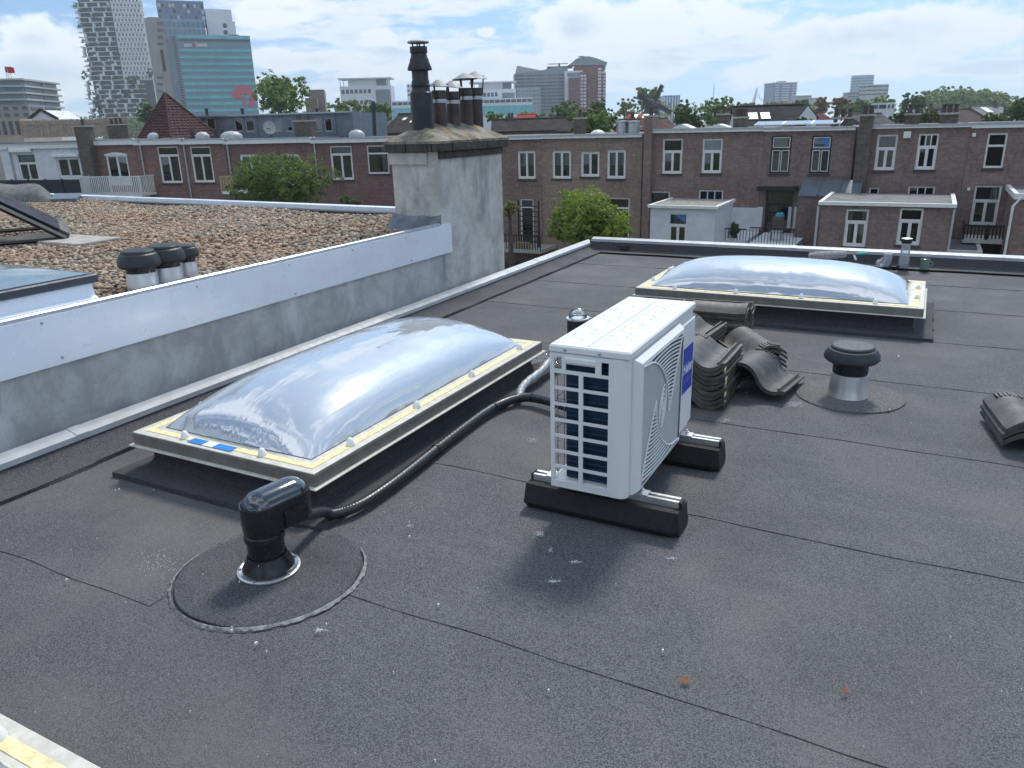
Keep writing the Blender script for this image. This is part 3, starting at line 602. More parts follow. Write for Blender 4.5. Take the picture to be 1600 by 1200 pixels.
skylight('long dome skylight near the far roof edge, behind the roof tiles', *S2, .205, .203, c2)
S3 = (-2.6, -.78, -.3, .70)
skylight('skylight corner cut off at the bottom left of the picture', *S3, .2, .25, [(-1.63, .65), (-1.15, .65), (-2.1, .65)])

# ---------------------------------------------------------------- air conditioner outdoor unit
AX0, AX1, AY0, AY1, AZ0, AZ1 = -1.110, -.815, 2.375, 3.210, .140, .693
ac = thing('air_conditioner', 'white air conditioner outdoor unit on two black rubber feet', 'air conditioner', (-.96, 2.8, AZ0))
M_ac = pm('white_powder_coat', (.70, .71, .71), .5, 0, .02, 3, .04, 300, .0005, spec=.25)
M_acg = pm('grey_grille', (.46, .47, .49), .5, 0, .05, 40, .3, 500, .001)
M_coil = pm('blue_coil_fins', (.006, .032, .075), .45, .3, .2, 30)
W_ = AX1 - AX0; Hh = AZ1 - AZ0
# louvred end panel with real openings
def holes_panel(x0, x1, z0, z1, y0, y1, holes):
    xs = sorted({x0, x1} | {h[0] for h in holes} | {h[1] for h in holes}); zs = sorted({z0, z1} | {h[2] for h in holes} | {h[3] for h in holes}); mb = MB()
    inside = lambda x, z: any(h[0] < x < h[1] and h[2] < z < h[3] for h in holes)
    for i in range(len(xs) - 1):
        for j in range(len(zs) - 1):
            if not inside((xs[i] + xs[i + 1]) / 2, (zs[j] + zs[j + 1]) / 2):
                a, b, c, d = xs[i], xs[i + 1], zs[j], zs[j + 1]
                mb.add([(a, y0, c), (b, y0, c), (b, y0, d), (a, y0, d)], [(0, 1, 2, 3)]); mb.add([(a, y1, c), (b, y1, c), (b, y1, d), (a, y1, d)], [(3, 2, 1, 0)])
    for (a, b, c, d) in list(holes):
        P = [(a, c), (b, c), (b, d), (a, d)]
        for k in range(4): p, q = P[k], P[(k + 1) % 4]; mb.add([(p[0], y0, p[1]), (p[0], y1, p[1]), (q[0], y1, q[1]), (q[0], y0, q[1])], [(0, 1, 2, 3)])
    return mb
fx = lambda k: AX0 + W_ * k
hs = []; ztop = AZ1 - .043; pit = .0617
for r in range(8):
    zt_ = ztop - r * pit; zb_ = zt_ - .0505
    if r == 0: hs += [(fx(.055), fx(.155), zb_ + .004, zt_), (fx(.66), fx(.755), zb_, zt_ - .004), (fx(.205), fx(.585), zb_ + .002, zb_ + .026)]
    else: hs += [(fx(.055), fx(.375), zb_, zt_), (fx(.43), fx(.755), zb_, zt_)]
hp = holes_panel(AX0, fx(.80), AZ0, AZ1 - .03, AY0, AY0 + .006, hs).build('end_panel', M_ac, ac)
bv = hp.modifiers.new('weld', 'WELD'); bv.merge_threshold = .0004
zt_ = ztop
MB().cbox(fx(.195), fx(.60), AY0 - .006, AY0 + .02, zt_ - .022, zt_ + .002, .005).build('handle', M_ac, hp)
for k in (.12, .45, .62): MB().box(fx(k), fx(k + .16), AY0 - .0025, AY0 - .0005, AZ0 + .022, AZ0 + .027).build('embossed_slot', M_ac, hp)
# wrap-round front corner, far end, rear posts and base
mb = MB(); prof = [(fx(.80), AY0), (fx(.80), AY0 + .004)]
arc = [(AX1 - .03 + .03 * math.sin(a), AY0 + .03 - .03 * math.cos(a)) for a in [i * PI / 12 for i in range(7)]]
pts = [(fx(.802), AY0 - .001)] + arc + [(AX1, AY1 - .025)] + [(AX1 - .025 + .025 * math.cos(a), AY1 - .025 + .025 * math.sin(a)) for a in [i * PI / 12 for i in range(7)]] + [(AX0 + .10, AY1)]
inn = [(p[0] - .004 if p[0] > AX1 - .02 else p[0], p[1] + (.004 if p[1] < AY0 + .02 else -.004 if p[1] > AY1 - .02 else 0)) for p in pts]
mb.prism(pts + inn[::-1], AZ0, AZ1 - .03).build('front_casing', M_ac, ac, smooth=35)
MB().box(AX0, AX0 + .012, AY1 - .30, AY1 - .004, AZ0, AZ1 - .03).build('service_panel', M_ac, ac)
MB().box(AX0, AX0 + .10, AY1 - .004, AY1, AZ0, AZ1 - .03).build('far_end_panel', M_ac, ac)
MB().box(AX0 + .002, AX1 - .006, AY0 + .007, AY1 - .005, AZ0 + .001, AZ0 + .03).build('base_pan', M_ac, ac)
MB().box(AX0, AX0 + .010, AY0 + .007, AY0 + .02, AZ0, AZ1 - .03).build('rear_post', M_ac, ac)
# heat exchanger seen through the louvres
mb = MB(); cx0 = AX0 + .048
mb.box(cx0, AX1 - .075, AY0 + .035, AY0 + .06, AZ0 + .032, AZ1 - .034); mb.box(cx0, cx0 + .03, AY0 + .06, AY1 - .31, AZ0 + .032, AZ1 - .034)
coil = mb.build('heat_exchanger', M_coil, ac)
mb = MB()
for k in range(24):
    z = AZ0 + .04 + k * .02; mb.tube([(cx0 + .004, AY0 + .033, z), (AX1 - .078, AY0 + .033, z)], .0045, 6)
mb.build('coil_tubes', M_coil, coil)
mb = MB()
for k in range(9): y = AY0 + .05 + k * .06; mb.tube([(AX0 + .006, y, AZ0 + .01), (AX0 + .006, y, AZ1 - .035)], .0018, 5)
for z in (AZ0 + .1, AZ0 + .22, AZ0 + .34, AZ0 + .46): mb.tube([(AX0 + .006, AY0 + .01, z), (AX0 + .006, AY1 - .3, z)], .0018, 5)
mb.build('rear_wire_guard', M_zinc, ac)
# lid with pressed zigzag ribs
lid = MB().cbox(AX0 - .004, AX1 + .005, AY0 - .004, AY1 + .004, AZ1 - .030, AZ1, .006).build('lid', M_ac, ac)
mb = MB()
def ridge(path, w=.011, h=.0035):
    for i in range(len(path) - 1):
        p, q = Vector(path[i]), Vector(path[i + 1]); d = (q - p); n_ = Vector((-d.y, d.x)).normalized() * w; e = d.normalized() * w * .5
        a, b = p - e, q + e; V = [(*(a - n_), AZ1 + .0002), (*(a - n_ * .35), AZ1 + h), (*(a + n_ * .35), AZ1 + h), (*(a + n_), AZ1 + .0002), (*(b - n_), AZ1 + .0002), (*(b - n_ * .35), AZ1 + h), (*(b + n_ * .35), AZ1 + h), (*(b + n_), AZ1 + .0002)]
        mb.add(V, [(0, 4, 5, 1), (1, 5, 6, 2), (2, 6, 7, 3), (0, 1, 2, 3), (7, 6, 5, 4)])
for side in (0, 1):
    xa = AX0 + .028 + side * .137
    for q in range(2):
        x, y = xa + .012 + q * .052, AY0 + .035 + (q % 2) * .05; pth = [(x, y)]
        for k in range(5):
            y += .062; pth.append((x + .040, y)); y += .035; pth.append((x - .006, y)); y += .028; pth.append((x + .022, y)); y += .016
            if y > AY1 - .13: break
            pth.append((x - .010, y))
        ridge(pth, .0070, .0020)
    ridge([(xa - .008, AY0 + .025), (xa - .008, AY1 - .025)], .003, .002)
mb.build('pressed_ribs', M_ac, lid)
MB().box((AX0 + AX1) / 2 - .012, (AX0 + AX1) / 2 - .006, AY0 + .02, AY1 - .02, AZ1 + .0003, AZ1 + .003).build('centre_rib', M_ac, lid)
for x in (AX0 + .06, AX0 + .19): MB().lathe([(.006, 0), (.005, .003), (0, .004)], 0, 0, 10, M=Matrix.Translation((x, AY0 - .0045, AZ1 - .016)) @ Matrix.Rotation(PI / 2, 4, 'X')).build('screw', M_zinc, lid)
# raised fan grille on the long side
gy0, gy1, gz0, gz1 = AY0 + .055, AY0 + .575, AZ0 + .018, AZ1 - .052
gf = MB(); 
gf.prism([(gy0 - .02, gz0 - .012), (gy1 + .02, gz0 - .012), (gy1 + .02, gz1 + .012), (gy0 - .02, gz1 + .012)], AX1 + .0005, AX1 + .006, 'x').build('grille_rim', M_ac, ac)
V = []
for (e, x) in ((-.016, AX1 + .006), (0, AX1 + .030), (.012, AX1 + .032)):
    V += [(x, gy0 + e, gz0 + e), (x, gy1 - e, gz0 + e), (x, gy1 - e, gz1 - e), (x, gy0 + e, gz1 - e)]
Fs = [(r * 4 + k, r * 4 + (k + 1) % 4, (r + 1) * 4 + (k + 1) % 4, (r + 1) * 4 + k) for r in range(2) for k in range(4)]
gfr = MB().add(V, Fs).build('grille_frame', M_ac, ac)
MB().add([(AX1 + .0255, gy0 + .003, gz0 + .003), (AX1 + .0255, gy1 - .003, gz0 + .003), (AX1 + .0255, gy1 - .003, gz1 - .003), (AX1 + .0255, gy0 + .003, gz1 - .003)], [(0, 1, 2, 3)]).build('fan_grille', M_acg, ac)
gcy, gcz = (gy0 + gy1) / 2, (gz0 + gz1) / 2; hw, hh = (gy1 - gy0) / 2 - .014, (gz1 - gz0) / 2 - .014
xg = AX1 + .0285; mb = MB()
def clip(path):                            # keep the pieces of a rib that lie inside the grille
    out = []; cur = []
    for (a, b) in path:
        if abs(a) <= hw and abs(b) <= hh: cur.append((xg, gcy + a, gcz + b))
        else:
            if len(cur) > 1: out.append(cur)
            cur = []
    if len(cur) > 1: out.append(cur)
    return out
def s_left(b): q = min(max((hh - b) / (hh + .05), 0), 1); return -hw + (hw + .085) * math.sqrt(max(1 - (1 - q) ** 2, 0))
def s_right(b): return .085 + (hw - .085) * (b + .05) / (hh + .05)
mdk = MB()
for sg in (1, -1):
    k = 0; b = hh - .004
    while b > -.045:                        # nearly level ribs between the curved edge and the slanting line
        a0_, a1_ = s_left(b), s_right(b)
        if a1_ - a0_ > .01:
            pts_ = [(xg, gcy + sg * (a0_ + (a1_ - a0_) * i / 8), gcz + sg * (b + .018 * math.sin(PI * i / 8) * (a1_ - a0_) / .5 - .012 * i / 8)) for i in range(9)]
            mb.tube(pts_, .0034, 5)
        b -= .0145
    cur = [(xg + .0006, gcy + sg * s_left(hh - (hh + .05) * i / 24), gcz + sg * (hh - (hh + .05) * i / 24)) for i in range(25)]; mb.tube(cur, .0045, 6)
    mb.tube([(xg + .0006, gcy + sg * s_right(hh), gcz + sg * hh), (xg + .0006, gcy + sg * s_right(-.05), gcz - sg * .05)], .004, 6)
    n_ = 24; V = []
    for i in range(n_ + 1): b = hh - (hh + .05) * i / n_; V += [(AX1 + .0262, gcy + sg * s_left(b), gcz + sg * b), (AX1 + .0262, gcy + sg * max(s_right(b), s_left(b)), gcz + sg * b)]
    mdk.add(V, [(2 * i, 2 * i + 1, 2 * i + 3, 2 * i + 2) for i in range(n_)])
mdk.fix = False; mdk.build('rib_shade_plates', pm('painted_gap_shade', (.07, .08, .09), .7), gfr)  # dark plates behind the ribs: shade between them put into the colour
mb.build('grille_ribs', M_ac, gfr)
mb = MB()
for k in range(5):
    r = .012 + k * .013; mb.tube([(xg + .001, gcy + .62 * r * math.cos(a) + .25 * r * math.sin(a), gcz + 1.25 * r * math.sin(a)) for a in [i * PI / 14 for i in range(29)]], .0028, 5)
mb.build('hub_rings', M_ac, gfr)
MB().lathe([(.014, 0), (.012, .003), (.004, .003), (.004, 0)], 0, 0, 14, M=Matrix.Translation((AX1 + .006, gy0 - .004, gz1 + .001)) @ Matrix.Rotation(PI / 2, 4, 'Y')).build('screw_boss', M_ac, ac)
MB().cbox(AX1 + .0005, AX1 + .012, gy1 + .045, AY1 - .02, AZ1 - .12, AZ1 - .055, .006).build('raised_panel', M_ac, ac)
MB().cbox(AX1 + .0005, AX1 + .009, gy1 + .028, AY1 - .008, AZ0 + .02, AZ1 - .058, .004).build('side_panel', M_ac, ac)
def text(body, size, mat, name, parent, M, ext=.0004, al='CENTER', sx=1):
    cu = bpy.data.curves.new('t', 'FONT'); cu.body = body; cu.size = size; cu.align_x = al; cu.align_y = 'CENTER'; cu.extrude = ext; cu.offset = size * .012
    o = bpy.data.objects.new('t', cu); C.objects.link(o); dg = bpy.context.evaluated_depsgraph_get(); me = bpy.data.meshes.new_from_object(o.evaluated_get(dg)); bpy.data.objects.remove(o)
    r = parent
    while r.parent is not None: r = r.parent
    me.transform(M); me.transform(Matrix.Translation(-OFF[r.name])); me.materials.clear(); me.materials.append(mat); me.name = name
    o = bpy.data.objects.new(name, me); C.objects.link(o); o.parent = parent; return o
M_hb = pm('royal_blue_sticker', (.012, .045, .42), .35, 0, .03); M_hb2 = pm('lighter_blue_print', (.10, .16, .55), .35, 0, .03)
sy0, sy1, sz0, sz1 = AY1 - .175, AY1 - .025, AZ0 + .185, AZ0 + .385; xs_ = AX1 + .0097
stk = MB().box(xs_ - .0005, xs_ + .0005, sy0, sy1, sz0, sz1).build('brand_sticker', M_hb, ac)
RX = Matrix(((0, 0, 1, 0), (1, 0, 0, 0), (0, 1, 0, 0), (0, 0, 0, 1)))
text('Haier', .062, M_stw, 'brand_lettering', stk, Matrix.Translation((xs_ + .0009, (sy0 + sy1) / 2, sz0 + .105)) @ RX)
MB().box(xs_ + .0006, xs_ + .0009, sy0 + .02, sy1 - .02, sz0 + .045, sz0 + .052).build('small_print', M_hb2, stk)
# rubber feet with rails
def foot(label, yc):
    x0, x1 = -1.243, -.630; t = thing('rubber_foot', label, 'mounting foot', ((x0 + x1) / 2, yc, 0), 'rubber feet under the air conditioner')
    hb, ht, zt = .075, .058, .105; c = .03
    lo = [(x0 + .012, yc - hb * .72), (x1 - .035, yc - hb * .72), (x1, yc - hb * .5), (x1, yc + hb), (x0, yc + hb), (x0, yc - hb * .5)]
    V = [(p[0], p[1], .0) for p in lo] + [(x0, yc - hb, .03), (x1 - .03, yc - hb, .03), (x1, yc - hb * .72, .035), (x1, yc + hb, .03), (x0, yc + hb, .03), (x0 - .0, yc - hb * .9, .03)] + [(x0 + .004, yc - ht, zt), (x1 - .004, yc - ht, zt), (x1 - .004, yc - ht, zt), (x1 - .004, yc + ht, zt), (x0 + .004, yc + ht, zt), (x0 + .004, yc - ht, zt)]
    mb = MB().add(V, [(5, 4, 3, 2, 1, 0)] + [(r * 6 + k, r * 6 + (k + 1) % 6, (r + 1) * 6 + (k + 1) % 6, (r + 1) * 6 + k) for r in range(2) for k in range(6)] + [(12, 13, 15, 16)]); mb.fix = True
    o = mb.build('block', M_rub, t); w = o.modifiers.new('w', 'WELD'); w.merge_threshold = .0005; bv = o.modifiers.new('b', 'BEVEL'); bv.width = .007; bv.segments = 2; bv.limit_method = 'ANGLE'; bv.angle_limit = rad(25)
    MB().box(x0 + .02, x1 - .02, yc - ht + .012, yc + ht - .012, zt - .001, zt + .0015).build('worn_top', M_rubtop, t)
    r = MB()
    for (a, b, c0, c1_) in ((-.021, -.017, zt + .0016, zt + .026), (.017, .021, zt + .0016, zt + .026), (-.017, .017, zt + .0016, zt + .005), (-.017, -.008, zt + .022, zt + .0259), (.008, .017, zt + .022, zt + .0259)): r.box(x0 + .02, x1 - .014, yc + a, yc + b, c0, c1_)
    r.build('rail', M_alus, t)
    for x in (x1 - .0135, x0 + .008): MB().cbox(x, x + .012, yc - .022, yc + .022, zt + .0016, zt + .0275, .004).build('rail_end_cap', M_blk, t)
    for x in (AX1 + .028, AX0 - .03): 
        MB().cbox(x - .03, x + .026, yc - .022, yc + .022, zt + .0262, zt + .031, .002).build('foot_bracket', M_alus, t)
        b = MB().lathe([(.017, zt + .031), (.017, zt + .0335), (.009, zt + .034), (.009, zt + .042), (.004, zt + .042), (.004, zt + .050), (0, zt + .050)], x, yc, 14).build('bolt', M_alus, t, smooth=30)
    return t
foot('black rubber foot with aluminium rail under the louvred end', 2.475); foot('black rubber foot with aluminium rail under the logo end', 3.085)

# ---------------------------------------------------------------- vent with the lamp-like head
M_lens = pm('smoked_lens', (.012, .016, .025), .05, 0, .1, 3, spec=.9, coat=1)
vx, vy = -1.825, 1.625
t = thing('duct_terminal', 'black pipe terminal with oval hooded head on round felt patch', 'roof vent', (vx, vy, 0))
def disc(cx, cy, r, z, mt, nm, par, sd, wob=.03, h=.007):
    rr = random.Random(sd); n = 64; ph = [rr.uniform(0, 6.28) for _ in range(4)]
    R_ = [r * (1 + wob * (math.sin(2 * a + ph[0]) * .5 + math.sin(3 * a + ph[1]) * .4 + math.sin(7 * a + ph[2]) * .2)) for a in [2 * PI * i / n for i in range(n)]]
    V = [(cx, cy, z + h)] + [(cx + q * R_[i] * math.cos(2 * PI * i / n), cy + q * R_[i] * math.sin(2 * PI * i / n), z + hh_) for q, hh_ in ((.6, h), (.985, h), (1, h * .6), (1.004, -.004)) for i in range(n)]
    Fs = [(0, 1 + i, 1 + (i + 1) % n) for i in range(n)] + [(1 + k * n + i, 1 + (k + 1) * n + i, 1 + (k + 1) * n + (i + 1) % n, 1 + k * n + (i + 1) % n) for k in range(3) for i in range(n)]
    m_ = MB().add(V, Fs); m_.fix = True; return m_.build(nm, mt, par, smooth=40)
disc(vx + .015, vy - .01, .305, .0065, M_bit2, 'felt_patch', t, 3)
M_bead = pm('pale_bitumen_bleed', (.22, .22, .225), .9, 0, .35, 60, .8, 180, .004)
mb = MB(); rr = random.Random(9)
def bead(a0_, a1_, w):
    n = 60; pts = []
    for i in range(n + 1):
        a = a0_ + (a1_ - a0_) * i / n; r = .305 * (1 + .03 * (math.sin(2 * a + .5) * .3)) + .008
        pts.append((a, r))
    V = []
    for (a, r) in pts:
        ww = w * (.5 + .7 * rr.random()) * (.3 + .7 * math.sin(PI * (a - a0_) / (a1_ - a0_)) ** .5)
        for k, hz in ((-.2, .0140), (.3, .0125), (1.0, .0078)): V.append((vx + .015 + (r + ww * k) * math.cos(a), vy - .01 + (r + ww * k) * math.sin(a), hz + rr.uniform(0, .0008)))
    mb.add(V, [(3 * i + k, 3 * i + k + 1, 3 * i + k + 4, 3 * i + k + 3) for i in range(n) for k in range(2)])
bead(-1.9, .95, .012); bead(2.3, 4.3, .011); mb.build('bitumen_bleed', M_bead, t)
MB().lathe([(.105, .016), (.105, .021), (.098, .023), (.094, .021), (.088, .021), (.08, .02)], vx, vy, 40).build('base_ring', M_alus, t, smooth=30)
for a in (-2.5, -1.3, -.1, 1.2, 2.4, 3.2): MB().lathe([(.006, .0215), (.005, .027), (0, .028)], vx + .097 * math.cos(a), vy + .097 * math.sin(a), 8).build('screw', M_zinc, t)
MB().lathe([(.086, .019), (.087, .030), (.080, .045), (.066, .072), (.0645, .078)], vx, vy, 36).build('collar', M_blk, t, smooth=30)
MB().lathe([(.061, .06), (.061, .135), (.067, .136), (.068, .145), (.066, .157), (.062, .16), (.062, .17)], vx, vy, 36).build('pipe', M_blk, t, smooth=30)
ha = rad(80); hd = Vector((math.cos(ha), math.sin(ha), 0)); hl = .118                   # hood axis, towards the skylight
def stad(r, e=0.):                          # stadium outline round pipe and outlet
    P = []
    for i in range(17): a = ha + PI / 2 + PI * i / 16; P.append((vx + (r + e) * math.cos(a), vy + (r + e) * math.sin(a)))
    for i in range(17): a = ha - PI / 2 + PI * i / 16; P.append((vx + hd.x * hl + (r + e) * math.cos(a), vy + hd.y * hl + (r + e) * math.sin(a)))
    return P
def stack_rings(rings, nm, mt, par, cap=True):
    n = 34; V = [(*p, z) for (r, z) in rings for p in stad(max(r, .001))]
    Fs = [(k * n + i, k * n + (i + 1) % n, (k + 1) * n + (i + 1) % n, (k + 1) * n + i) for k in range(len(rings) - 1) for i in range(n)]
    if cap: Fs.append(tuple((len(rings) - 1) * n + i for i in range(n)))
    return MB().add(V, Fs).build(nm, mt, par, smooth=30)
hood = stack_rings([(.060, .168), (.066, .17), (.0675, .20), (.0685, .262), (.0675, .266), (.062, .265), (.060, .258)], 'hood', M_blk, t, False)
stack_rings([(.0605, .259), (.058, .270), (.050, .285), (.036, .298), (.018, .306), (.001, .308)], 'lens', M_lens, hood)
MB().box(-.03, .06, -.075, -.06, .175, .235, Matrix.Translation((vx + hd.x * .07, vy + hd.y * .07, 0)) @ Matrix.Rotation(ha, 4, 'Z')).build('side_clip', M_blk, hood)
ex, ey = vx + hd.x * (hl + .06), vy + hd.y * (hl + .06)
# condensate and refrigerant line
M_hose = pm('black_corrugated_wrap', (.022, .023, .026), .38, 0, .3, 25, coat=.15)
M_wrap = pm('pale_insulation_wrap', (.34, .36, .38), .4, 0, .2, 20, .25, 60, .003)
def spline(pts, per=14):
    P = [Vector(p) for p in pts]; P = [P[0] * 2 - P[1]] + P + [P[-1] * 2 - P[-2]]; out = []
    for i in range(1, len(P) - 2):
        for k in range(per):
            q = k / per; a, b, c, d = P[i - 1], P[i], P[i + 1], P[i + 2]
            out.append(.5 * ((2 * b) + (-a + c) * q + (2 * a - 5 * b + 4 * c - d) * q * q + (-a + 3 * b - 3 * c + d) * q ** 3))
    out.append(P[-2]); return out
t2 = thing('pipe_run', 'black insulated pipe snaking from the air conditioner to the vent', 'pipe', (-1.8, 2.7, 0))
hp_ = [(ex - hd.x * .04, ey - hd.y * .04, .15)]
hp_ += [tuple(onz(503, 800, .075))] + [tuple(onz(u, v, .04)) for u, v in ((522, 803), (560, 790), (600, 765), (640, 735), (680, 703), (720, 672), (760, 643), (790, 628))]
path = spline(hp_ + [tuple(onz(818, 621, .045)), tuple(onz(846, 624, .05)), (-1.45, 3.36, .06), (-1.22, 3.24, .09), (-1.10, 3.16, .17)], 30)
rad_ = [.0195 + min(i / 330, 1) * .0055 + .0007 * math.sin(i * 1.9) for i in range(len(path))]
MB().tube(path, rad_, 12).build('insulated_pipe', M_hose, t2, smooth=True)
br = spline([tuple(onz(812, 622, .045)), tuple(onz(813, 611, .055)), tuple(onz(823, 597, .065)), tuple(onz(845, 580, .08)), tuple(onz(866, 560, .10)), (-1.75, 4.35, .10), (-1.5, 4.4, .05)], 16)
MB().tube(br, [.021 + .0015 * math.sin(i * .9) for i in range(len(br))], 12).build('wrapped_branch', M_wrap, t2, smooth=True)
for (i, w) in ((300, .034), (316, .034), (250, .032), (180, .0315)):
    i = min(i, len(path) - 4); MB().tube(path[i:i + 3], rad_[i] + .0022, 12).build('cable_tie', M_blk, t2)
# crumpled clear bag beside the branch
P = onz(851, 549, .1); rr = random.Random(2)
m_ = MB().grid(14, 10, lambda a, b: (P.x - .09 + .2 * a + rr.uniform(-.012, .012), P.y - .05 + .16 * b + rr.uniform(-.012, .012), .035 + .055 * math.sin(PI * a) * math.sin(PI * b) + rr.uniform(-.012, .014)))
M_bag = glass_mat('clear_plastic_film', (.88, .9, .92), 1.3)
props(m_.build('plastic_bag', M_bag, None, origin=(P.x, P.y, .02), smooth=True), 'crumpled clear plastic bag between skylight and air conditioner', 'bag')

# ---------------------------------------------------------------- vent with mushroom cap, and small light tube
t = cap_vent('roof_vent', 'black capped vent on bright aluminium collar with round felt patch', -.235, 4.27, .008, .092, .125, .139, .072)
disc(-.225, 4.27, .27, .006, bitumen('gritty_patch', (.040, .040, .042), (.19, .187, .185), (.2, .19, .18), .5), 'felt_patch', t, 8, .02, .004)
lx, ly = -1.95, 4.62
t = thing('light_tube', 'small black tube with clear dome behind the air conditioner', 'light tube', (lx, ly, 0))
MB().lathe([(.072, .0), (.072, .185), (.067, .187), (.066, .02)], lx, ly, 28).build('tube', M_blkm, t, smooth=30)
MB().lathe([(.060, .186), (.078, .186), (.079, .197), (.060, .199)], lx, ly, 28).build('dome_ring', M_alus, t, smooth=30)
for a in (.2, 2.3, 4.4): MB().cbox(-.012, .012, -.008, .008, 0, .016, .003, Matrix.Translation((lx + .076 * math.cos(a), ly + .076 * math.sin(a), .186)) @ Matrix.Rotation(a, 4, 'Z')).build('ring_lug', M_alus, t)
MB().lathe([(.062, .198), (.059, .222), (.048, .244), (.03, .258), (.012, .264), (0, .265)], lx, ly, 28).build('clear_dome', M_bag, t, smooth=True)
MB().lathe([(.055, .196), (0, .20)], lx, ly, 28).build('diffuser', M_white, t)

# ---------------------------------------------------------------- roof tiles
def tile_mesh():
    n = 22; ms = 6; TW, TL, th = .335, .415, .016; prof = []
    for i in range(n + 1):
        x = TW * i / n
        if x < .20: z = .062 * math.sin(PI * (x + .01) / .215) ** .85 if x > .0 else .015
        elif x < .305: z = .006 - .016 * math.sin(PI * (x - .20) / .105)
        else: z = .006 + .016 * min(1, (x - .305) / .008)
        prof.append((x - TW / 2, z))
    mb = MB(); V = []
    for j in range(ms + 1):
        y = -TL / 2 + TL * j / ms
        V += [(p[0], y, p[1] + th + (.006 if j == 0 else 0)) for p in prof]
    for j in range(ms + 1):
        y = -TL / 2 + TL * j / ms
        V += [(p[0], y, p[1]) for p in prof]
    m_ = n + 1; K = (ms + 1) * m_
    Fs = [(j * m_ + i, j * m_ + i + 1, (j + 1) * m_ + i + 1, (j + 1) * m_ + i) for j in range(ms) for i in range(n)]
    Fs += [(K + j * m_ + i, K + (j + 1) * m_ + i, K + (j + 1) * m_ + i + 1, K + j * m_ + i + 1) for j in range(ms) for i in range(n)]
    for i in range(n): Fs += [(i, K + i, K + i + 1, i + 1), (ms * m_ + i, ms * m_ + i + 1, K + ms * m_ + i + 1, K + ms * m_ + i)]
    for j in range(ms): Fs += [(j * m_, (j + 1) * m_, K + (j + 1) * m_, K + j * m_), (j * m_ + n, K + j * m_ + n, K + (j + 1) * m_ + n, (j + 1) * m_ + n)]
    mb.add(V, Fs); mb.fix = True; return mb
tm = tile_mesh().mesh('roof_tile', M_tile, smooth=38)
nib = MB()
for k in range(7): nib.box(-.13 + k * .017, -.122 + k * .017, .145, .195, .0675 - abs(k - 3) * .004, .083 - abs(k - 3) * .0035)
nibm = nib.mesh('grip_ribs', M_tile); lipm = MB().box(.128, .136, -.2, .2, .030, .044).mesh('side_lip', M_tile)
foamm = MB().box(.166, .169, -.20, -.17, .002, .018).mesh('foam_pad', M_yel)
def tile(label, x, y, z, rz=0, rx=0, ry=0, group='stacked dark roof tiles', foam=False):
    o = bpy.data.objects.new('roof_tile', tm); C.objects.link(o); o.location = (x, y, z); o.rotation_euler = (rx, ry, rz); props(o, label, 'roof tile', group)
    for nm, me in (('grip_ribs', nibm), ('side_lip', lipm)) + ((('foam_pad', foamm),) if foam else ()):
        c = bpy.data.objects.new(nm, me); C.objects.link(c); c.parent = o
    return o
rr = random.Random(11)
def stack_of(n, x, y, rz, pitch, lab, lab_top, rx=0, ry=0, z0=.012, foam=False, dx=0, dy=0):
    for k in range(n):
        tile(lab_top if k == n - 1 else lab, x + rr.uniform(-.006, .006) + dx * k, y + rr.uniform(-.010, .010) + dy * k, z0 + k * pitch, rz + rr.uniform(-.015, .015), rx, ry, foam=foam and k > 0)
stack_of(9, -.945, 3.96, 0, .0262, 'dark roof tile in the tall stack right behind the air conditioner', 'topmost roof tile of the tall stack behind the air conditioner', foam=True)
stack_of(9, -1.12, 5.02, PI / 2 + .03, .0262, 'dark roof tile in the rearmost stack, before the long skylight', 'topmost roof tile of the rearmost stack, before the long skylight')
stack_of(8, -1.17, 4.52, -.08, .0262, 'dark roof tile in the stack half hidden behind the air conditioner', 'topmost roof tile of the stack half hidden behind the air conditioner')
stack_of(5, -.84, 4.55, PI + rad(34), .027, 'dark roof tile in the low turned stack between the others', 'topmost roof tile of the low turned stack, holes towards the skylight')
tile('single dark roof tile leaning against the stacks', -.665, 4.215, .078, rad(-8), rad(-3), rad(20), foam=False)
stack_of(3, .575, 4.00, rad(10), .030, 'dark roof tile in the small stack at the right picture edge', 'topmost roof tile of the small stack at the right picture edge')

# ---------------------------------------------------------------- cups, jug, duster at the far edge
M_clear = glass_mat('drinking_glass', (.97, .98, .99), .8)
_nt = M_clear.node_tree; _mx = _nt.nodes.new('ShaderNodeMixShader'); _df = _nt.nodes.new('ShaderNodeBsdfDiffuse'); _df.inputs[0].default_value = (.8, .84, .86, 1); _mx.inputs[0].default_value = .16
_o = _nt.nodes['Material Output']; _nt.links.new(_o.inputs[0].links[0].from_socket, _mx.inputs[1]); _nt.links.new(_df.outputs[0], _mx.inputs[2]); _nt.links.new(_mx.outputs[0], _o.inputs[0])
def loc(u, v): p = onz(u, v, .024); return p.x, p.y
x, y = loc(1444, 421); y = min(y, 8.22)
t = thing('mug', 'sage green mug standing at the far roof edge', 'mug', (x, y, .024)); M_mug = pm('sage_glaze', (.13, .21, .17), .3, 0, .06, 20, coat=.4)
MB().lathe([(.036, .024), (.040, .028), (.041, .126), (.0385, .127), (.037, .12), (.036, .04), (0, .038)], x, y, 28).build('body', M_mug, t, smooth=40)
MB().tube([(x + .038 + .03 * math.sin(PI * k / 12), y - .004, .05 + .055 * k / 12) for k in range(13)], .0055, 8).build('handle', M_mug, t, smooth=True)
x, y = loc(1411, 419); y = min(y, 8.24)
t = thing('glass_carafe', 'tall glass carafe with dark lid, a little water inside', 'carafe', (x, y, .024))
MB().lathe([(.045, .024), (.048, .03), (.047, .10), (.040, .2), (.037, .25), (.040, .275), (.0385, .275), (.0355, .25), (.0385, .2), (.045, .1), (.045, .034), (0, .032)], x, y, 28).build('body', M_clear, t, smooth=40)
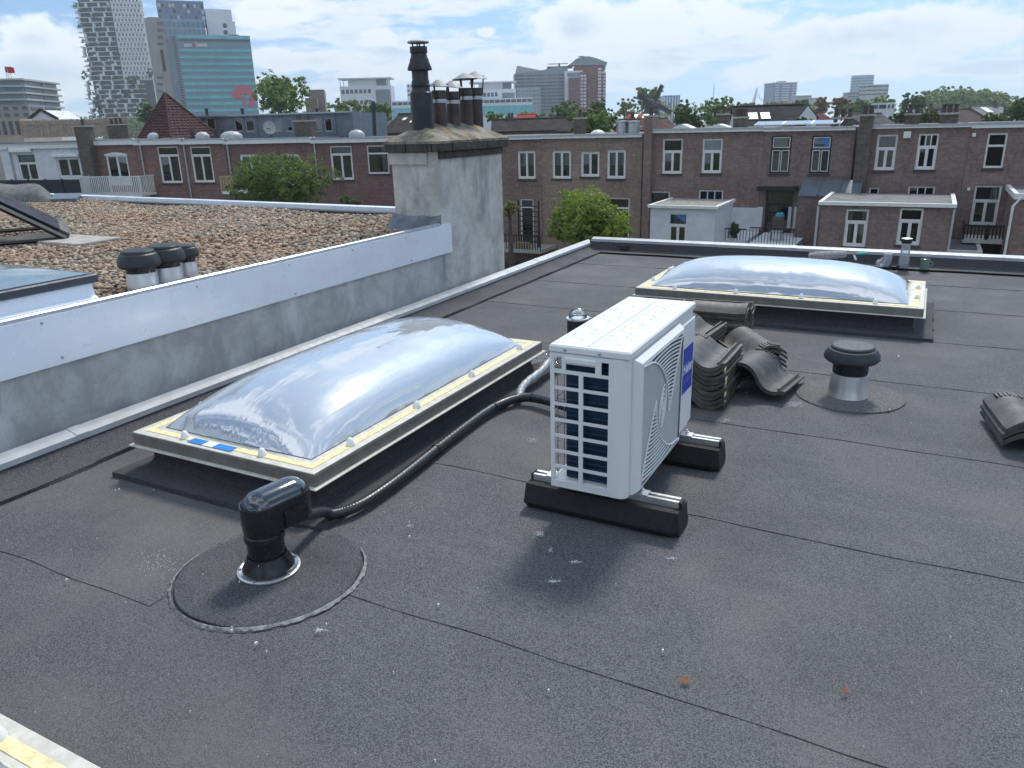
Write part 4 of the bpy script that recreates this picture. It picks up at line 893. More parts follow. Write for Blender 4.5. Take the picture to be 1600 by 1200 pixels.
MB().lathe([(.0, .034), (.0445, .034), (.0445, .062), (0, .062)], x, y, 28).build('water', glass_mat('water', (.9, .93, .94)), t)
MB().lathe([(.040, .262), (.046, .268), (.048, .285), (.050, .292), (.050, .302), (.046, .306), (0, .307)], x, y, 28).build('lid', M_blkm, t, smooth=35)
MB().lathe([(.049, .3065), (.044, .3095), (0, .310)], x, y, 28).build('lid_disc', M_alus, t)
x, y = loc(1386, 415); y = min(y, 8.26)
t = thing('glass_mug', 'clear glass mug with handle beside the carafe', 'glass mug', (x, y, .024))
MB().lathe([(.030, .024), (.033, .03), (.043, .155), (.0405, .155), (.031, .04), (0, .038)], x, y, 26).build('body', M_clear, t, smooth=40)
MB().lathe([(.0435, .150), (.0445, .157), (.041, .158)], x, y, 26).build('rim', M_stw, t)
MB().tube([(x - .036 - .028 * math.sin(PI * k / 12), y - .01, .055 + .06 * k / 12) for k in range(13)], .005, 8).build('handle', M_clear, t, smooth=True)
x, y = loc(1397, 421.5); y -= .02
props(MB().lathe([(.026, .024), (.030, .027), (.052, .068), (.050, .069), (.028, .034), (0, .033)], x, y, 28).build('bowl', pm('dark_slate_glaze', (.02, .022, .032), .35), None, origin=(x, y, .024), smooth=40), 'small dark bowl in front of the carafe', 'bowl')
x, y = loc(1371, 417)
props(MB().lathe([(.034, .0), (.036, .05), (.034, .05), (.031, .006), (0, .005)], 0, 0, 24, M=Matrix.Translation((x, y, .06)) @ Matrix.Rotation(1.35, 4, 'Y') @ Matrix.Rotation(.6, 4, 'X')).build('tipped_glass', M_clear, None, origin=(x, y, .024), smooth=40), 'small clear glass lying on its side by the glass mug', 'glass')
A_, B_ = ony(1264, 400, 8.30), ony(1322, 397.5, 8.24)
t = thing('duster', 'fluffy pale grey window washer with turquoise handle at the far edge', 'duster', (A_.x, A_.y, .024))
d = (B_ - A_); rr = random.Random(4); mb = MB()
for k in range(2600):
    q = rr.random(); a = rr.uniform(0, 2 * PI); w = .018 + .030 * math.sin(PI * min(q * .8 + .16, 1)) ; p = A_ + d * q; nrm = Vector((0, math.cos(a), math.sin(a))); s0 = p + nrm * w * .5; e = s0 + (nrm + Vector((rr.uniform(-.6, .6), rr.uniform(-.5, .5), rr.uniform(-.5, .5)))).normalized() * rr.uniform(.012, .024)
    side_ = Vector((rr.uniform(-1, 1), rr.uniform(-1, 1), rr.uniform(-1, 1))).normalized() * .0028; e.z = max(e.z, .028)
    mb.add([s0 - side_, s0 + side_, e + side_ * .4, e - side_ * .4], [(0, 1, 2, 3)])
mb.build('fleece', pm('grey_fleece', (.74, .74, .72), .9, 0, .3, 60), t)
MB().tube([A_ + d * .02, B_ - d * .02], .016, 8).build('sleeve', pm('fleece_backing', (.4, .4, .4), .9), t)
M_turq = pm('turquoise_plastic', (.02, .38, .34), .35)
E_ = B_ + d.normalized() * .10; MB().tube([B_ - d * .05, E_], .013, 10).build('grey_joint', M_gpl, t); MB().tube([E_ - d.normalized() * .01, E_ + d.normalized() * .10], .012, 10).build('handle', M_turq, t, smooth=50)
MB().tube([E_ - d.normalized() * .03, E_ + Vector((.0, -.02, -.055))], .010, 8).build('grip_clip', M_stw, t)
# shards, flakes and grit lying on the felt
mb = MB(); rr = random.Random(21)
spots = [(104, 906, 3), (362, 985, 3.2), (400, 1005, 3.6), (417, 1018, 2), (362, 980, 2), (500, 985, 3), (510, 975, 2), (1036, 1016, 3.2), (640, 838, 2.6), (685, 945, 3.2), (660, 882, 2), (857, 1078, 2.6), (680, 1188, 2.4), (555, 1177, 1.6), (297, 1111, 1.6), (186, 764, 2), (180, 766, 1.4), (116, 730, 1.6), (1390, 640, 3), (1404, 557, 2.6), (1050, 1056, 1), (640, 815, 1.5), (600, 800, 1.5), (374, 909, 2.2), (317, 898, 1.8), (135, 727, 1.4), (240, 765, 1.4), (850, 410, 2), (1027, 391, 2.5), (1565, 1080, 1.4), (1485, 995, 1.6), (615, 1050, 1.4)]
spots += [(rr.uniform(0, 1600), 560 + 640 * rr.random() ** .7, rr.uniform(.5, 1.1)) for _ in range(120)]
for (u, v, s_) in spots:
    p = onz(u, v, .016); p.z = .0185; dd = (p - CAM).length; r = s_ * dd / F * .62; k = rr.randint(4, 6); a0_ = rr.random() * 6
    if p.x < -3.2 or p.y > 8.2: continue
    ring_ = [(p.x + r * rr.uniform(.6, 1.2) * math.cos(a0_ + 2 * PI * i / k), p.y + r * rr.uniform(.7, 1.8) * math.sin(a0_ + 2 * PI * i / k)) for i in range(k)]
    mb.add([(a, b, .012) for a, b in ring_] + [(p.x + (a - p.x) * .8, p.y + (b - p.y) * .8, .0175 + r * .4) for a, b in ring_], [tuple(range(k, 2 * k))] + [(i, (i + 1) % k, k + (i + 1) % k, k + i) for i in range(k)])
o = mb.build('flakes', pm('pale_flakes', (.62, .60, .55), .8, 0, .25, 30)); props(o, 'small pale flakes and grit scattered over the dark roof', 'flakes', kind='stuff')
mb = MB()
def smear(u, v, ru, rv, n):                  # powdery smears made of many tiny crumbs
    for _ in range(n):
        a = rr.gauss(0, .45); b = rr.gauss(0, .45); p = onz(u + ru * a, v + rv * b, .015); r = rr.uniform(.0005, .0015)
        mb.add([(p.x - r, p.y - r, .0172), (p.x + r * .8, p.y - r * .7, .0172), (p.x + r, p.y + r, .0172), (p.x - r * .6, p.y + r * .9, .0172), (p.x, p.y, .0172 + r)], [(0, 1, 4), (1, 2, 4), (2, 3, 4), (3, 0, 4)])
for a in ((843, 835, 9, 5, 120), (866, 909, 14, 3, 90), (898, 879, 12, 2.5, 60), (1243, 632, 15, 5, 260), (833, 688, 10, 4, 90), (640, 822, 8, 3, 40), (1050, 873, 8, 2, 40), (500, 985, 12, 6, 80), (250, 880, 40, 25, 160), (1130, 658, 14, 4, 90), (860, 860, 4, 4, 40), (300, 735, 70, 22, 150)): smear(*a)
o = mb.build('chalk_crumbs', pm('chalk', (.66, .66, .64), .9)); props(o, 'powdery chalk smears on the dark roof felt', 'chalk', kind='stuff')
mb = MB(); smear(1070, 1063, 9, 5, 170); smear(1321, 1080, 8, 6, 90)
o = mb.build('rust_crumbs', pm('rust_dust', (.36, .14, .05), .9)); props(o, 'two small rust coloured smears on the roof felt', 'rust', kind='stuff')
# ---------------------------------------------------------------- the row of houses across the gardens
M_bl = brick_mat('red_brown_brick', (0.188, 0.096, 0.081), (0.275, 0.153, 0.127), (0.126, 0.132, 0.120))
M_bl2 = brick_mat('deep_red_brick', (0.161, 0.083, 0.080), (0.238, 0.130, 0.114), (0.105, 0.111, 0.106))
M_bm = brick_mat('brown_brick', (0.173, 0.115, 0.097), (0.280, 0.177, 0.141), (0.157, 0.146, 0.133))
M_bmr = brick_mat('warm_brick', (0.238, 0.158, 0.122), (0.334, 0.235, 0.182), (0.157, 0.174, 0.154))
M_br = brick_mat('purple_brown_brick', (0.184, 0.122, 0.110), (0.280, 0.187, 0.161), (0.163, 0.146, 0.133))
M_br2 = brick_mat('greyed_brick', (0.165, 0.115, 0.106), (0.261, 0.177, 0.160), (0.157, 0.146, 0.133))
M_dk = brick_mat('dark_chimney_brick', (0.096, 0.077, 0.066), (0.158, 0.122, 0.102), (0.092, 0.086, 0.076))
M_wp = pm('white_paint', (.72, .72, .70), .45, 0, .06, 5, grime=.25, gcol=(.4, .39, .36), gsc=4)
M_wr = pm('white_render', (.62, .63, .66), .8, 0, .08, 2, .2, 30, grime=.25, gcol=(.42, .42, .42), gsc=1.2)
M_pane = glass_mat('window_glass', (.55, .6, .6), 1.4)
M_cur = pm('net_curtain', (.62, .62, .60), .9, 0, .15, 30); M_blind = pm('blue_blind', (.07, .20, .45), .6, 0, .08, 3)
M_dfr = pm('dark_green_paint', (.02, .03, .03), .4); M_pip = pm('grey_downpipe', (.38, .40, .42), .5, 0, .1, 6)
M_sill = pm('dark_sill', (.05, .045, .045), .6); M_room = pm('dim_room', (.035, .035, .033), .9, 0, .3, 2)
M_rf = pm('flat_roof_felt', (.16, .16, .165), .9, 0, .25, 1.5, grime=.4, gcol=(.26, .25, .23)); M_iron = pm('black_iron', (.012, .012, .013), .5)
M_wood = pm('pale_timber', (.42, .31, .18), .7, 0, .2, 9); M_bamboo = pm('bamboo_screen', (.38, .31, .25), .85, 0, .4, 14, grime=.3, gcol=(.12, .1, .08))
M_roofd = pm('grey_blue_zinc', (.15, .18, .22), .5, .3, .12, 2)
def window(fr, par, s0, s1, z0, z1, style='T', fm=None, top=.30, cur=0, pane=None, sill=True, inner=None, blind=False):
    fm = fm or M_wp; pane = pane or M_pane; w, t_ = s1 - s0, .075
    mb = MB(); ya, yb = .05, .12; panes = []
    mb.box(s0, s0 + t_, ya, yb, z0, z1); mb.box(s1 - t_, s1, ya, yb, z0, z1); mb.box(s0 + t_, s1 - t_, ya, yb, z1 - t_, z1); mb.box(s0 + t_, s1 - t_, ya, yb, z0, z0 + t_ * 1.2)
    zi0, zi1 = z0 + t_ * 1.2, z1 - t_; i0, i1 = s0 + t_, s1 - t_; zm = zi1
    if style[0] in 'TSG':
        zm = zi1 - (z1 - z0) * top; mb.box(i0, i1, ya, yb - .004, zm - .045, zm + .045)
        if style[0] == 'G':
            for k in (1, 2): x = i0 + (i1 - i0) * k / 3; mb.box(x - .025, x + .025, ya + .01, yb - .01, zm + .045, zi1)
            for k in range(3): panes.append((i0 + (i1 - i0) * k / 3 + .02, i0 + (i1 - i0) * (k + 1) / 3 - .02, zm + .045, zi1, 1))
        else: panes.append((i0, i1, zm + .045, zi1, 1))
        zm -= .045
    fo = mb
    if style[-1] == '1': panes.append((i0, i1, zi0, zm, 0))
    else:
        mid_ = (i0 + i1) / 2; leaf = .065 if style[-1] == 'D' else .05; kick = .45 if style[-1] == 'D' else .0
        for (a, b) in ((i0, mid_ - .012), (mid_ + .012, i1)):
            m2 = fo; yy0, yy1 = ya + .012, yb - .012
            m2.box(a, a + leaf, yy0, yy1, zi0, zm); m2.box(b - leaf, b, yy0, yy1, zi0, zm); m2.box(a + leaf, b - leaf, yy0, yy1, zm - leaf, zm); m2.box(a + leaf, b - leaf, yy0, yy1, zi0, zi0 + leaf + kick)
            panes.append((a + leaf, b - leaf, zi0 + leaf + kick, zm - leaf, 0))
        mb.box(mid_ - .03, mid_ + .03, ya - .008, ya + .010, zi0, zm)
    wo = mb.build('window', fm, par)
    for (a, b, c, d, tp) in panes:
        k1, k2 = random.uniform(-.02, .02), random.uniform(-.02, .02); MB().add([(a, .085, c), (b, .085 + k1, c), (b, .085 + k1 + k2, d), (a, .085 + k2, d)], [(0, 1, 2, 3)]).build('pane', pane, wo)
        if blind and tp: MB().box(a - .01, b + .01, .10, .115, c - .01, d + .01).build('blind', M_blind, wo)
    if cur:
        for (a, b) in ((i0, i0 + w * .2), (i1 - w * .2, i1)) if cur == 1 else (((i0, i1),) if cur == 2 else ((i1 - w * .3, i1),)):
            zb_ = zi0 if cur != 2 else (zm + .05 if style[0] in 'TSG' else zi0 + (zi1 - zi0) * .45)
            MB().grid(24, 1, lambda q, r: (a + (b - a) * q, .19 + .025 * math.sin(q * 22), zb_ + (zi1 - zb_) * r)).build('curtain', M_cur, wo, smooth=True)
    if sill: MB().box(s0 - .05, s1 + .05, -.07, .05, z0 - .10, z0 - .004).build('sill', M_sill, wo)
    return wo
def wall_mesh(s0, s1, z0, z1, ops, depth, rev=.16, th=0):
    xs = sorted({s0, s1} | {o[0] for o in ops} | {o[1] for o in ops}); zs = sorted({z0, z1} | {o[2] for o in ops} | {o[3] for o in ops}); mb = MB()
    for i in range(len(xs) - 1):
        for j in range(len(zs) - 1):
            x, z = (xs[i] + xs[i + 1]) / 2, (zs[j] + zs[j + 1]) / 2
            if not any(o[0] < x < o[1] and o[2] < z < o[3] for o in ops): mb.add([(xs[i], 0, zs[j]), (xs[i + 1], 0, zs[j]), (xs[i + 1], 0, zs[j + 1]), (xs[i], 0, zs[j + 1])], [(0, 1, 2, 3)])
    for (a, b, c, d) in [o[:4] for o in ops]:
        P = [(a, c), (b, c), (b, d), (a, d)]
        for k in range(4): p, q = P[k], P[(k + 1) % 4]; mb.add([(p[0], 0, p[1]), (p[0], rev, p[1]), (q[0], rev, q[1]), (q[0], 0, q[1])], [(0, 1, 2, 3)])
    mb.add([(s0, 0, z0), (s0, depth, z0), (s0, depth, z1), (s0, 0, z1)], [(0, 3, 2, 1)]); mb.add([(s1, 0, z0), (s1, depth, z0), (s1, depth, z1), (s1, 0, z1)], [(0, 1, 2, 3)]); mb.add([(s0, depth, z0), (s1, depth, z0), (s1, depth, z1), (s0, depth, z1)], [(3, 2, 1, 0)])
    return mb
def house(label, fr, u0, u1, v0, v1, wins, mat, group='row houses across the gardens', depth=9., vmid=260, cornice=True, name='row_house', cat='house', zb=GZ, zfix=None, cmat=None, gap=.0):
    """v0..v1: top and underside of the cornice at the middle of the house"""
    um = (u0 + u1) / 2; s0 = fr.pix(u0, vmid)[0]; s1 = fr.pix(u1, vmid)[0] - gap; zt = fr.pix(um, v0)[1]; zc_ = fr.pix(um, v1)[1]
    t = thing(name, label, cat, ((s0 + s1) / 2, 0, zb), group, fr)
    ops = []
    for w in wins:
        uL, uR, vT, vB = w[:4]; vm = (vT + vB) / 2
        a = fr.pix(uL, vm)[0]; b = fr.pix(uR, vm)[0]; d = fr.pix((uL + uR) / 2, vT)[1]; c = fr.pix((uL + uR) / 2, vB)[1]; ops.append((a, b, c, d))
    wo = wall_mesh(s0, s1, zb, zt - .05, ops, depth).build('wall', mat, t)
    MB().box(s0 + .01, s1 - .01, .01, depth - .01, zt - .12, zt - .06).build('roof', M_rf, t)
    MB().box(s0 + .02, s1 - .02, 3.2, 3.25, zb + .1, zt - .13).build('inner_wall', M_room, t)
    if cornice:
        MB().box(s0 - .0, s1 + .0, -.16, .12, zc_, zt).build('cornice', cmat or M_wp, t); MB().box(s0 + .001, s1 - .001, -.19, -.161, zt - .07, zt + .015).build('gutter_lip', M_zinc, t)
    for w, o in zip(wins, ops): window(fr, t, *o, **(w[4] if len(w) > 4 else {}))
    return t, s0, s1, zt, zc_
def arch(fr, t, a, b, d, mat):              # flat brick arch above an opening
    n = 12; mb = MB(); V = []
    for i in range(n + 1):
        x = a + (b - a) * i / n; h = .13 * math.sin(PI * i / n); V += [(x, -.012, d + .012), (x, -.012, d + .10 + h)]
    mb.add(V, [(2 * i, 2 * i + 2, 2 * i + 3, 2 * i + 1) for i in range(n)]).build('brick_arch', mat, t)
def pipe(fr, t, u, v0, v1, r=.05, mat=None, hop=True):
    s, z1 = fr.pix(u, v0); z0 = fr.pix(u, v1)[1]
    o = MB().tube([(s, -.09, z1), (s, -.09, z0)], r, 8).build('downpipe', mat or M_pip, t)
    if hop: MB().cbox(s - .09, s + .09, -.19, -.02, z1 - .05, z1 + .16, .02).build('hopper', mat or M_pip, o)
def chimney(fr, t, u0, u1, vt, vb, y, mat=None, pots=2, dy=.7, pot=None):
    a = fr.pix(u0, (vt + vb) / 2, y)[0]; b = fr.pix(u1, (vt + vb) / 2, y)[0]; z1 = fr.pix((u0 + u1) / 2, vt, y)[1]; z0 = fr.pix((u0 + u1) / 2, vb, y)[1] - .3
    c = MB().box(a, b, y, y + dy, z0, z1).build('chimney_stack', mat or M_dk, t); MB().box(a - .05, b + .05, y - .05, y + dy + .05, z1, z1 + .09).build('chimney_cap', M_conc, c)
    for k in range(pots):
        x = a + (b - a) * (k + .5) / pots; MB().lathe([(.11, z1 + .09), (.09, z1 + .42), (.12, z1 + .43), (.12, z1 + .47), (0, z1 + .47)], x, y + dy / 2, 12).build('chimney_pot', pot or M_pot, c)
    return c
FL = Fr(at(249, 195, 53.5), at(700, 195, 48.6))
# --- left row
W0 = dict(style='T', top=.28); FD = dict(style='D', sill=False)
t, s0, s1, zt, zc_ = house('white rendered house with roller shutter boxes at the far left', FL, 5, 133, 224, 232, [(29, 58, 240, 283, dict(style='T', cur=2)), (91, 127, 246, 288, dict(style='D', sill=False))], M_wr)
for (a, b, c, d) in ((17, 51, 232.5, 238), (82, 124, 240.5, 245.5)):
    q = FL.pix(a, 238); r = FL.pix(b, 238); MB().cbox(q[0], r[0], -.22, -.005, FL.pix((a + b) / 2, d)[1], FL.pix((a + b) / 2, c)[1], .03).build('shutter_box', M_wp, t)
pipe(FL, t, 15, 234, 300, .06); pipe(FL, t, 129, 226, 300, .06)
MB().box(s0 - .5, s1 + .1, .2, 9.2, zt - .02, zt + .12).build('roof_overhang', M_rf, t)
t, s0, s1, zt, zc_ = house('brick house with arched balcony door and dark chimney pier', FL, 139, 216, 217.5, 226.5, [(168.5, 202, 242, 290, dict(style='D', sill=False))], M_bl)
a = FL.pix(168, 265)[0]; b = FL.pix(202, 265)[0]; arch(FL, t, a - .05, b + .05, FL.pix(185, 242)[1] - .06, M_wp)
pipe(FL, t, 219, 222, 330); chimney(FL, t, 128, 146, 198, 330, -.6, M_dk, 1); chimney(FL, t, 168, 189, 196, 214, 2.5, M_dk, 3)
t, s0, s1, zt, zc_ = house('brick house with one tall white window left of the grey downpipe', FL, 216.3, 288, 217, 226, [(249, 281.5, 229, 286, dict(style='T', top=.2))], M_bl)
pipe(FL, t, 287, 220, 330)
t, s0, s1, zt, zc_ = house('brick house with one tall white window left of the timber balcony', FL, 288.3, 355, 216.5, 225, [(300, 332, 229, 285, dict(style='T', top=.2))], M_bl)
pipe(FL, t, 355, 220, 320)
t, s0, s1, zt, zc_ = house('brick house behind the garden tree with timber balcony', FL, 355.3, 490, 215.5, 224, [(378, 410, 241, 300, FD), (440, 469, 241, 290, FD)], M_bl2)
pipe(FL, t, 491, 218, 300)
t, s0, s1, zt, zc_ = house('brick house with dark framed window beside the rendered chimney', FL, 490.3, 720, 213.5, 221.5, [(517, 551, 228, 281, dict(style='T', top=.2, cur=2)), (574, 607, 227, 271.5, dict(style='T1', top=.24, cur=3))], M_bl2)
chimney(FL, t, 460, 486, 190, 211, 3, M_dk, 2)
# zinc dormer row on the roof behind
FD2 = FL.back(5.5); z0 = FD2.pix(420, 212)[1]; 
ws = [(u, u + 24) for u in (303, 337, 370, 404, 436, 492)]
ws = [(306, 320), (322.5, 336), (366, 379), (383, 397), (427.5, 440), (445, 457), (491, 502.5), (506.5, 519)]
t, s0, s1, zt, zc_ = house('grey zinc clad roof storey with a row of windows', FD2, 292, 552, 178, 181, [(a, b, 184, 206, dict(style='X1', fm=pm('grey_frame', (.3, .33, .36), .5), sill=False)) for a, b in ws], M_roofd, 'roof storeys', 6, 195, True, 'roof_storey', 'roof storey', z0 - 1.2, cmat=M_roofd)
for u in (338, 402, 464, 524): s = FD2.pix(u, 195)[0]; MB().box(s - .05, s + .05, -.06, .0, z0 - .5, zt - .1).build('standing_seam', M_roofd, t)
for u in (304, 361, 422, 480): s, z = FD2.pix(u, 178); MB().lathe([(.10, z - .1), (.10, z + .25), (.14, z + .26), (.14, z + .38), (0, z + .40)], s, 1.5, 10).build('roof_cowl', M_blkm, t)
# satellite dish
p = FL.pix(422, 199, 2.0); t = thing('satellite_dish', 'pale satellite dish on the flat roof before the zinc dormers', 'satellite dish', (p[0], 2.0, zt - 1.0), fr=FL)
MB().lathe([(.0, 0), (.2, .02), (.4, .09), (.43, .11), (.40, .10), (.2, .03), (0, .01)], 0, 0, 20, M=Matrix.Translation((p[0], 2.0, p[1])) @ Matrix.Rotation(PI / 2 + .2, 4, 'X') @ Matrix.Rotation(.2, 4, 'Y')).build('reflector', pm('dish_grey', (.45, .45, .45), .6), t, smooth=True)
MB().tube([(p[0], 2.02, p[1]), (p[0], 2.05, FL.pix(422, 214, 2)[1])], .03, 8).build('mast', M_iron, t); MB().tube([(p[0], 1.95, p[1] - .1), (p[0], 1.55, p[1] - .05)], .02, 6).build('feed_arm', M_iron, t)
# pyramid roof tower
FP = FL.back(1.6); ap = FP.pix(259, 146, 1.8); bl_ = FP.pix(216, 214); br_ = FP.pix(322, 214); half = (br_[0] - bl_[0]) / 2
t = thing('pyramid_roof', 'steep dark tiled pyramid roof on the flat roofs at the left', 'roof', ((bl_[0] + br_[0]) / 2, 0, bl_[1]), fr=FP)
zb_ = bl_[1] - .1; L0, L1, D1 = bl_[0], br_[0] - .3, 3.4; M_pt = pm('dark_red_roof_tile', (.085, .045, .045), .75, 0, .25, 5, spec=.15)
apx = Vector((ap[0], 1.7, ap[1]))
cs = [Vector((L0, 0, zb_)), Vector((L0 + (L1 - L0) * .62, -.7, zb_)), Vector((L1, 1.9, zb_)), Vector((L0 + .6, D1, zb_))]
for i in range(4):
    A_, B_ = cs[i], cs[(i + 1) % 4]; nrm = (B_ - A_).cross(apx - A_).normalized(); rows = 16
    for k in range(rows if i < 2 else 1):
        if i >= 2: MB().add([A_, B_, apx], [(0, 1, 2)]).build('roof_slope', M_pt, t); break
        q0, q1 = k / rows, (k + 1) / rows; a = A_.lerp(apx, q0); b = B_.lerp(apx, q0); c = B_.lerp(apx, q1); d = A_.lerp(apx, q1); n_ = max(int((b - a).length / .25), 2)
        V = []
        for j in range(2 * n_ + 1):
            w = j / (2 * n_); h = .05 + (.035 if j % 2 else 0); V += [a.lerp(b, w) + nrm * h, d.lerp(c, w) + nrm * (h - .045), a.lerp(b, w)]
        MB().add(V, [(3 * j, 3 * j + 3, 3 * j + 4, 3 * j + 1) for j in range(2 * n_)] + [(3 * j + 2, 3 * j + 5, 3 * j + 3, 3 * j) for j in range(2 * n_)]).build('tile_course', M_pt, t)
for c_ in cs: MB().tube([c_ + Vector((0, 0, .05)), apx + Vector((0, 0, .06))], .075, 6).build('hip_tiles', M_pt, t)
MB().tube([apx, apx + Vector((0, 0, .55))], [.05, .01], 6).build('finial', M_zinc, t)
M_rdome = pm('dull_opal_dome', (.40, .41, .42), .5, 0, .1, 4)
# roof domes on the left flat roofs
for (u, v, r, lab) in ((240, 212, .42, 'small white roof dome left of the pyramid roof corner'), (316, 211, .46, 'white roof dome just right of the pyramid roof'), (361, 210, .7, 'largest white roof dome before the zinc dormers'), (557, 208, .5, 'white roof dome at the right end of the zinc dormers')):
    p = FL.pix(u, v, 1.2); q = MB().lathe([(r, p[1] - .25), (r, p[1] - .1), (r * .95, p[1]), (r * .6, p[1] + .16), (0, p[1] + .22)], p[0], 1.2, 20); tt = thing('roof_dome', lab, 'roof dome', (p[0], 1.2, p[1] - .25), 'roof domes on the flat roofs', FL); q.build('dome', M_rdome, tt, smooth=40)
for (u, lab) in ((300, 'black roof cowl beside the pyramid roof'), (337, 'black roof cowl between two white roof domes'), (348, 'black roof cowl left of the largest roof dome')):
    p = FL.pix(u, 207, 1); tt = thing('roof_cowl', lab, 'roof cowl', (p[0], 1, p[1] - .4), 'roof cowls', FL); MB().lathe([(.09, p[1] - .4), (.09, p[1]), (.15, p[1] + .02), (.12, p[1] + .22), (0, p[1] + .24)], p[0], 1, 12).build('cowl', M_blkm, tt)
# bamboo screen and shed on the white house roof
FB = FL.back(4.0); a = FB.pix(34, 200); b = FB.pix(118, 200); b2 = FB.pix(201, 200); z0 = FB.pix(100, 214)[1]
t = thing('bamboo_screen', 'weathered bamboo privacy screen round the roof terrace', 'screen', (b[0], 0, z0), fr=FB)
zt_ = FB.pix(100, 187)[1]; n_ = 150; rr = random.Random(31)
for sec in range(5):
    mb = MB(); x0, x1 = a[0] + (b2[0] - a[0]) * sec / 5, a[0] + (b2[0] - a[0]) * (sec + 1) / 5
    for k in range(42):
        x = x0 + (x1 - x0) * (k + .5) / 42; w = (x1 - x0) / 42 * .45; d = rr.uniform(-.02, .02); mb.box(x - w, x + w, d, d + .03, z0, zt_ + rr.uniform(-.06, .05))
    mb.build('screen_panel', M_bamboo, t); MB().box(x0 - .03, x0 + .03, -.05, .06, z0, zt_ + .03).build('post', M_bamboo, t)
MB().box(a[0], b2[0], -.06, -.03, z0 + .9, z0 + .95).build('rail', M_bamboo, t)
# balconies
def balcony(label, fr, u0, u1, vt, vb, out, mat, bal, floor=True, group='balconies on the house backs', vm=None):
    y = -out; a = fr.pix(u0, (vt + vb) / 2, y)[0]; b = fr.pix(u1, (vt + vb) / 2, y)[0]; z1 = fr.pix((u0 + u1) / 2, vt, y)[1]; z0 = fr.pix((u0 + u1) / 2, vb, y)[1]
    t = thing('balcony', label, 'balcony', ((a + b) / 2, y / 2, z0), group, fr)
    if floor: MB().box(a, b, y, -.002, z0 - .16, z0).build('floor_slab', M_wp, t)
    MB().box(a, b, y, y + .07, z1 - .07, z1).build('front_rail', mat, t)
    for x in (a, b): MB().box(x - .035, x + .035, y + .071, -.003, z1 - .071, z1 - .001).build('side_rail', mat, t)
    for x in (a, b, (a + b) / 2): MB().box(x - .045, x + .045, y - .01, y + .08, z0, z1 + .02).build('post', mat, t)
    mb = MB(); n = int((b - a) / bal)
    for k in range(1, n): x = a + (b - a) * k / n; mb.box(x - bal * .24, x + bal * .24, y + .02, y + .05, z0 + .05, z1 - .08)
    for k in range(1, int(out / bal)):
        for x in (a, b): mb.box(x - .015, x + .015, y + k * bal - bal * .2, y + k * bal + bal * .2, z0 + .05, z1 - .08)
    mb.build('balusters', mat, t); return t
balcony('white painted balcony railing under the arched door', FL, 126, 219, 275.5, 303, 1.5, M_wp, .15)
balcony('pale timber balcony half behind the garden tree', FL, 345, 432, 275, 299, 1.4, M_wood, .17)
FS = FL.back(-4.5); a = FS.pix(-30, 295); b = FS.pix(126, 295); z1 = FS.pix(60, 281)[1]
t = thing('dark_screen', 'dark mesh privacy screen below the white rendered house', 'screen', (a[0], 0, GZ), fr=FS)
for k in range(6):
    x0, x1 = a[0] + (b[0] - a[0]) * k / 6, a[0] + (b[0] - a[0]) * (k + 1) / 6; MB().box(x0 + .01, x1 - .01, 0, .05, GZ, z1).build('screen_panel', pm('dark_mesh', (.022, .03, .034), .8, 0, .5, 6, .6, 40, .02), t); MB().box(x0 - .03, x0 + .03, -.03, .08, GZ, z1 + .05).build('post', M_iron, t)
# --- middle houses
FR = Fr((0, 41), (1, 41))
WB = lambda **k: dict(style='X', **k)
t, s0, s1, zt, zc_ = house('brown brick house next to the rendered chimney, iron balcony below', FR, 700, 847, 213, 218.5, [(809, 836.5, 236, 279.5, WB(cur=2)), (813.5, 834, 311, 392, dict(style='T1', top=.13, blind=True, sill=False, fm=M_wp))], M_bm)
t, s0, s1, zt, zc_ = house('warm brick house with three double windows behind the bright tree', FR, 847.3, 1003, 209.5, 215.5, [(863, 892, 235.5, 279, WB(cur=2)), (907.5, 936.5, 237, 276, WB()), (948.5, 977.5, 234.5, 279, WB(cur=2)), (946, 983, 309, 378, dict(style='T1', top=.2, sill=False))], M_bmr)
chimney(FR, t, 897, 908, 186, 210, 2, M_dk, 1); chimney(FR, t, 1003.5, 1015, 183, 420, -.3, M_br, 1, 1.0)
for (u, lab) in ((972, 'left galvanised duct drum on the warm brick house roof'), (989, 'right galvanised duct drum on the warm brick house roof')):
    p = FR.pix(u, 208, 3); z1 = FR.pix(u, 189, 3)[1]; tt = thing('duct_drum', lab, 'duct', (p[0], 3, p[1]), 'duct drums', FR); MB().lathe([(.32, p[1] - .2), (.32, z1 - .1), (.36, z1 - .08), (.36, z1), (0, z1 + .02)], p[0], 3, 18).build('drum', M_zinc, tt, smooth=30); MB().tube([(p[0] + .3, 3, p[1]), (p[0] + .45, 3, z1 - .3)], .06, 8).build('branch_pipe', M_zinc, tt)
p = FR.pix(934, 208.5, 1.2); tt = thing('roof_dome', 'white roof dome on the warm brick house', 'roof dome', (p[0], 1.2, p[1] - .2), 'roof domes on the flat roofs', FR); MB().lathe([(.42, p[1] - .2), (.42, p[1] - .05), (.36, p[1] + .08), (.2, p[1] + .17), (0, p[1] + .2)], p[0], 1.2, 20).build('dome', M_wp, tt, smooth=40)
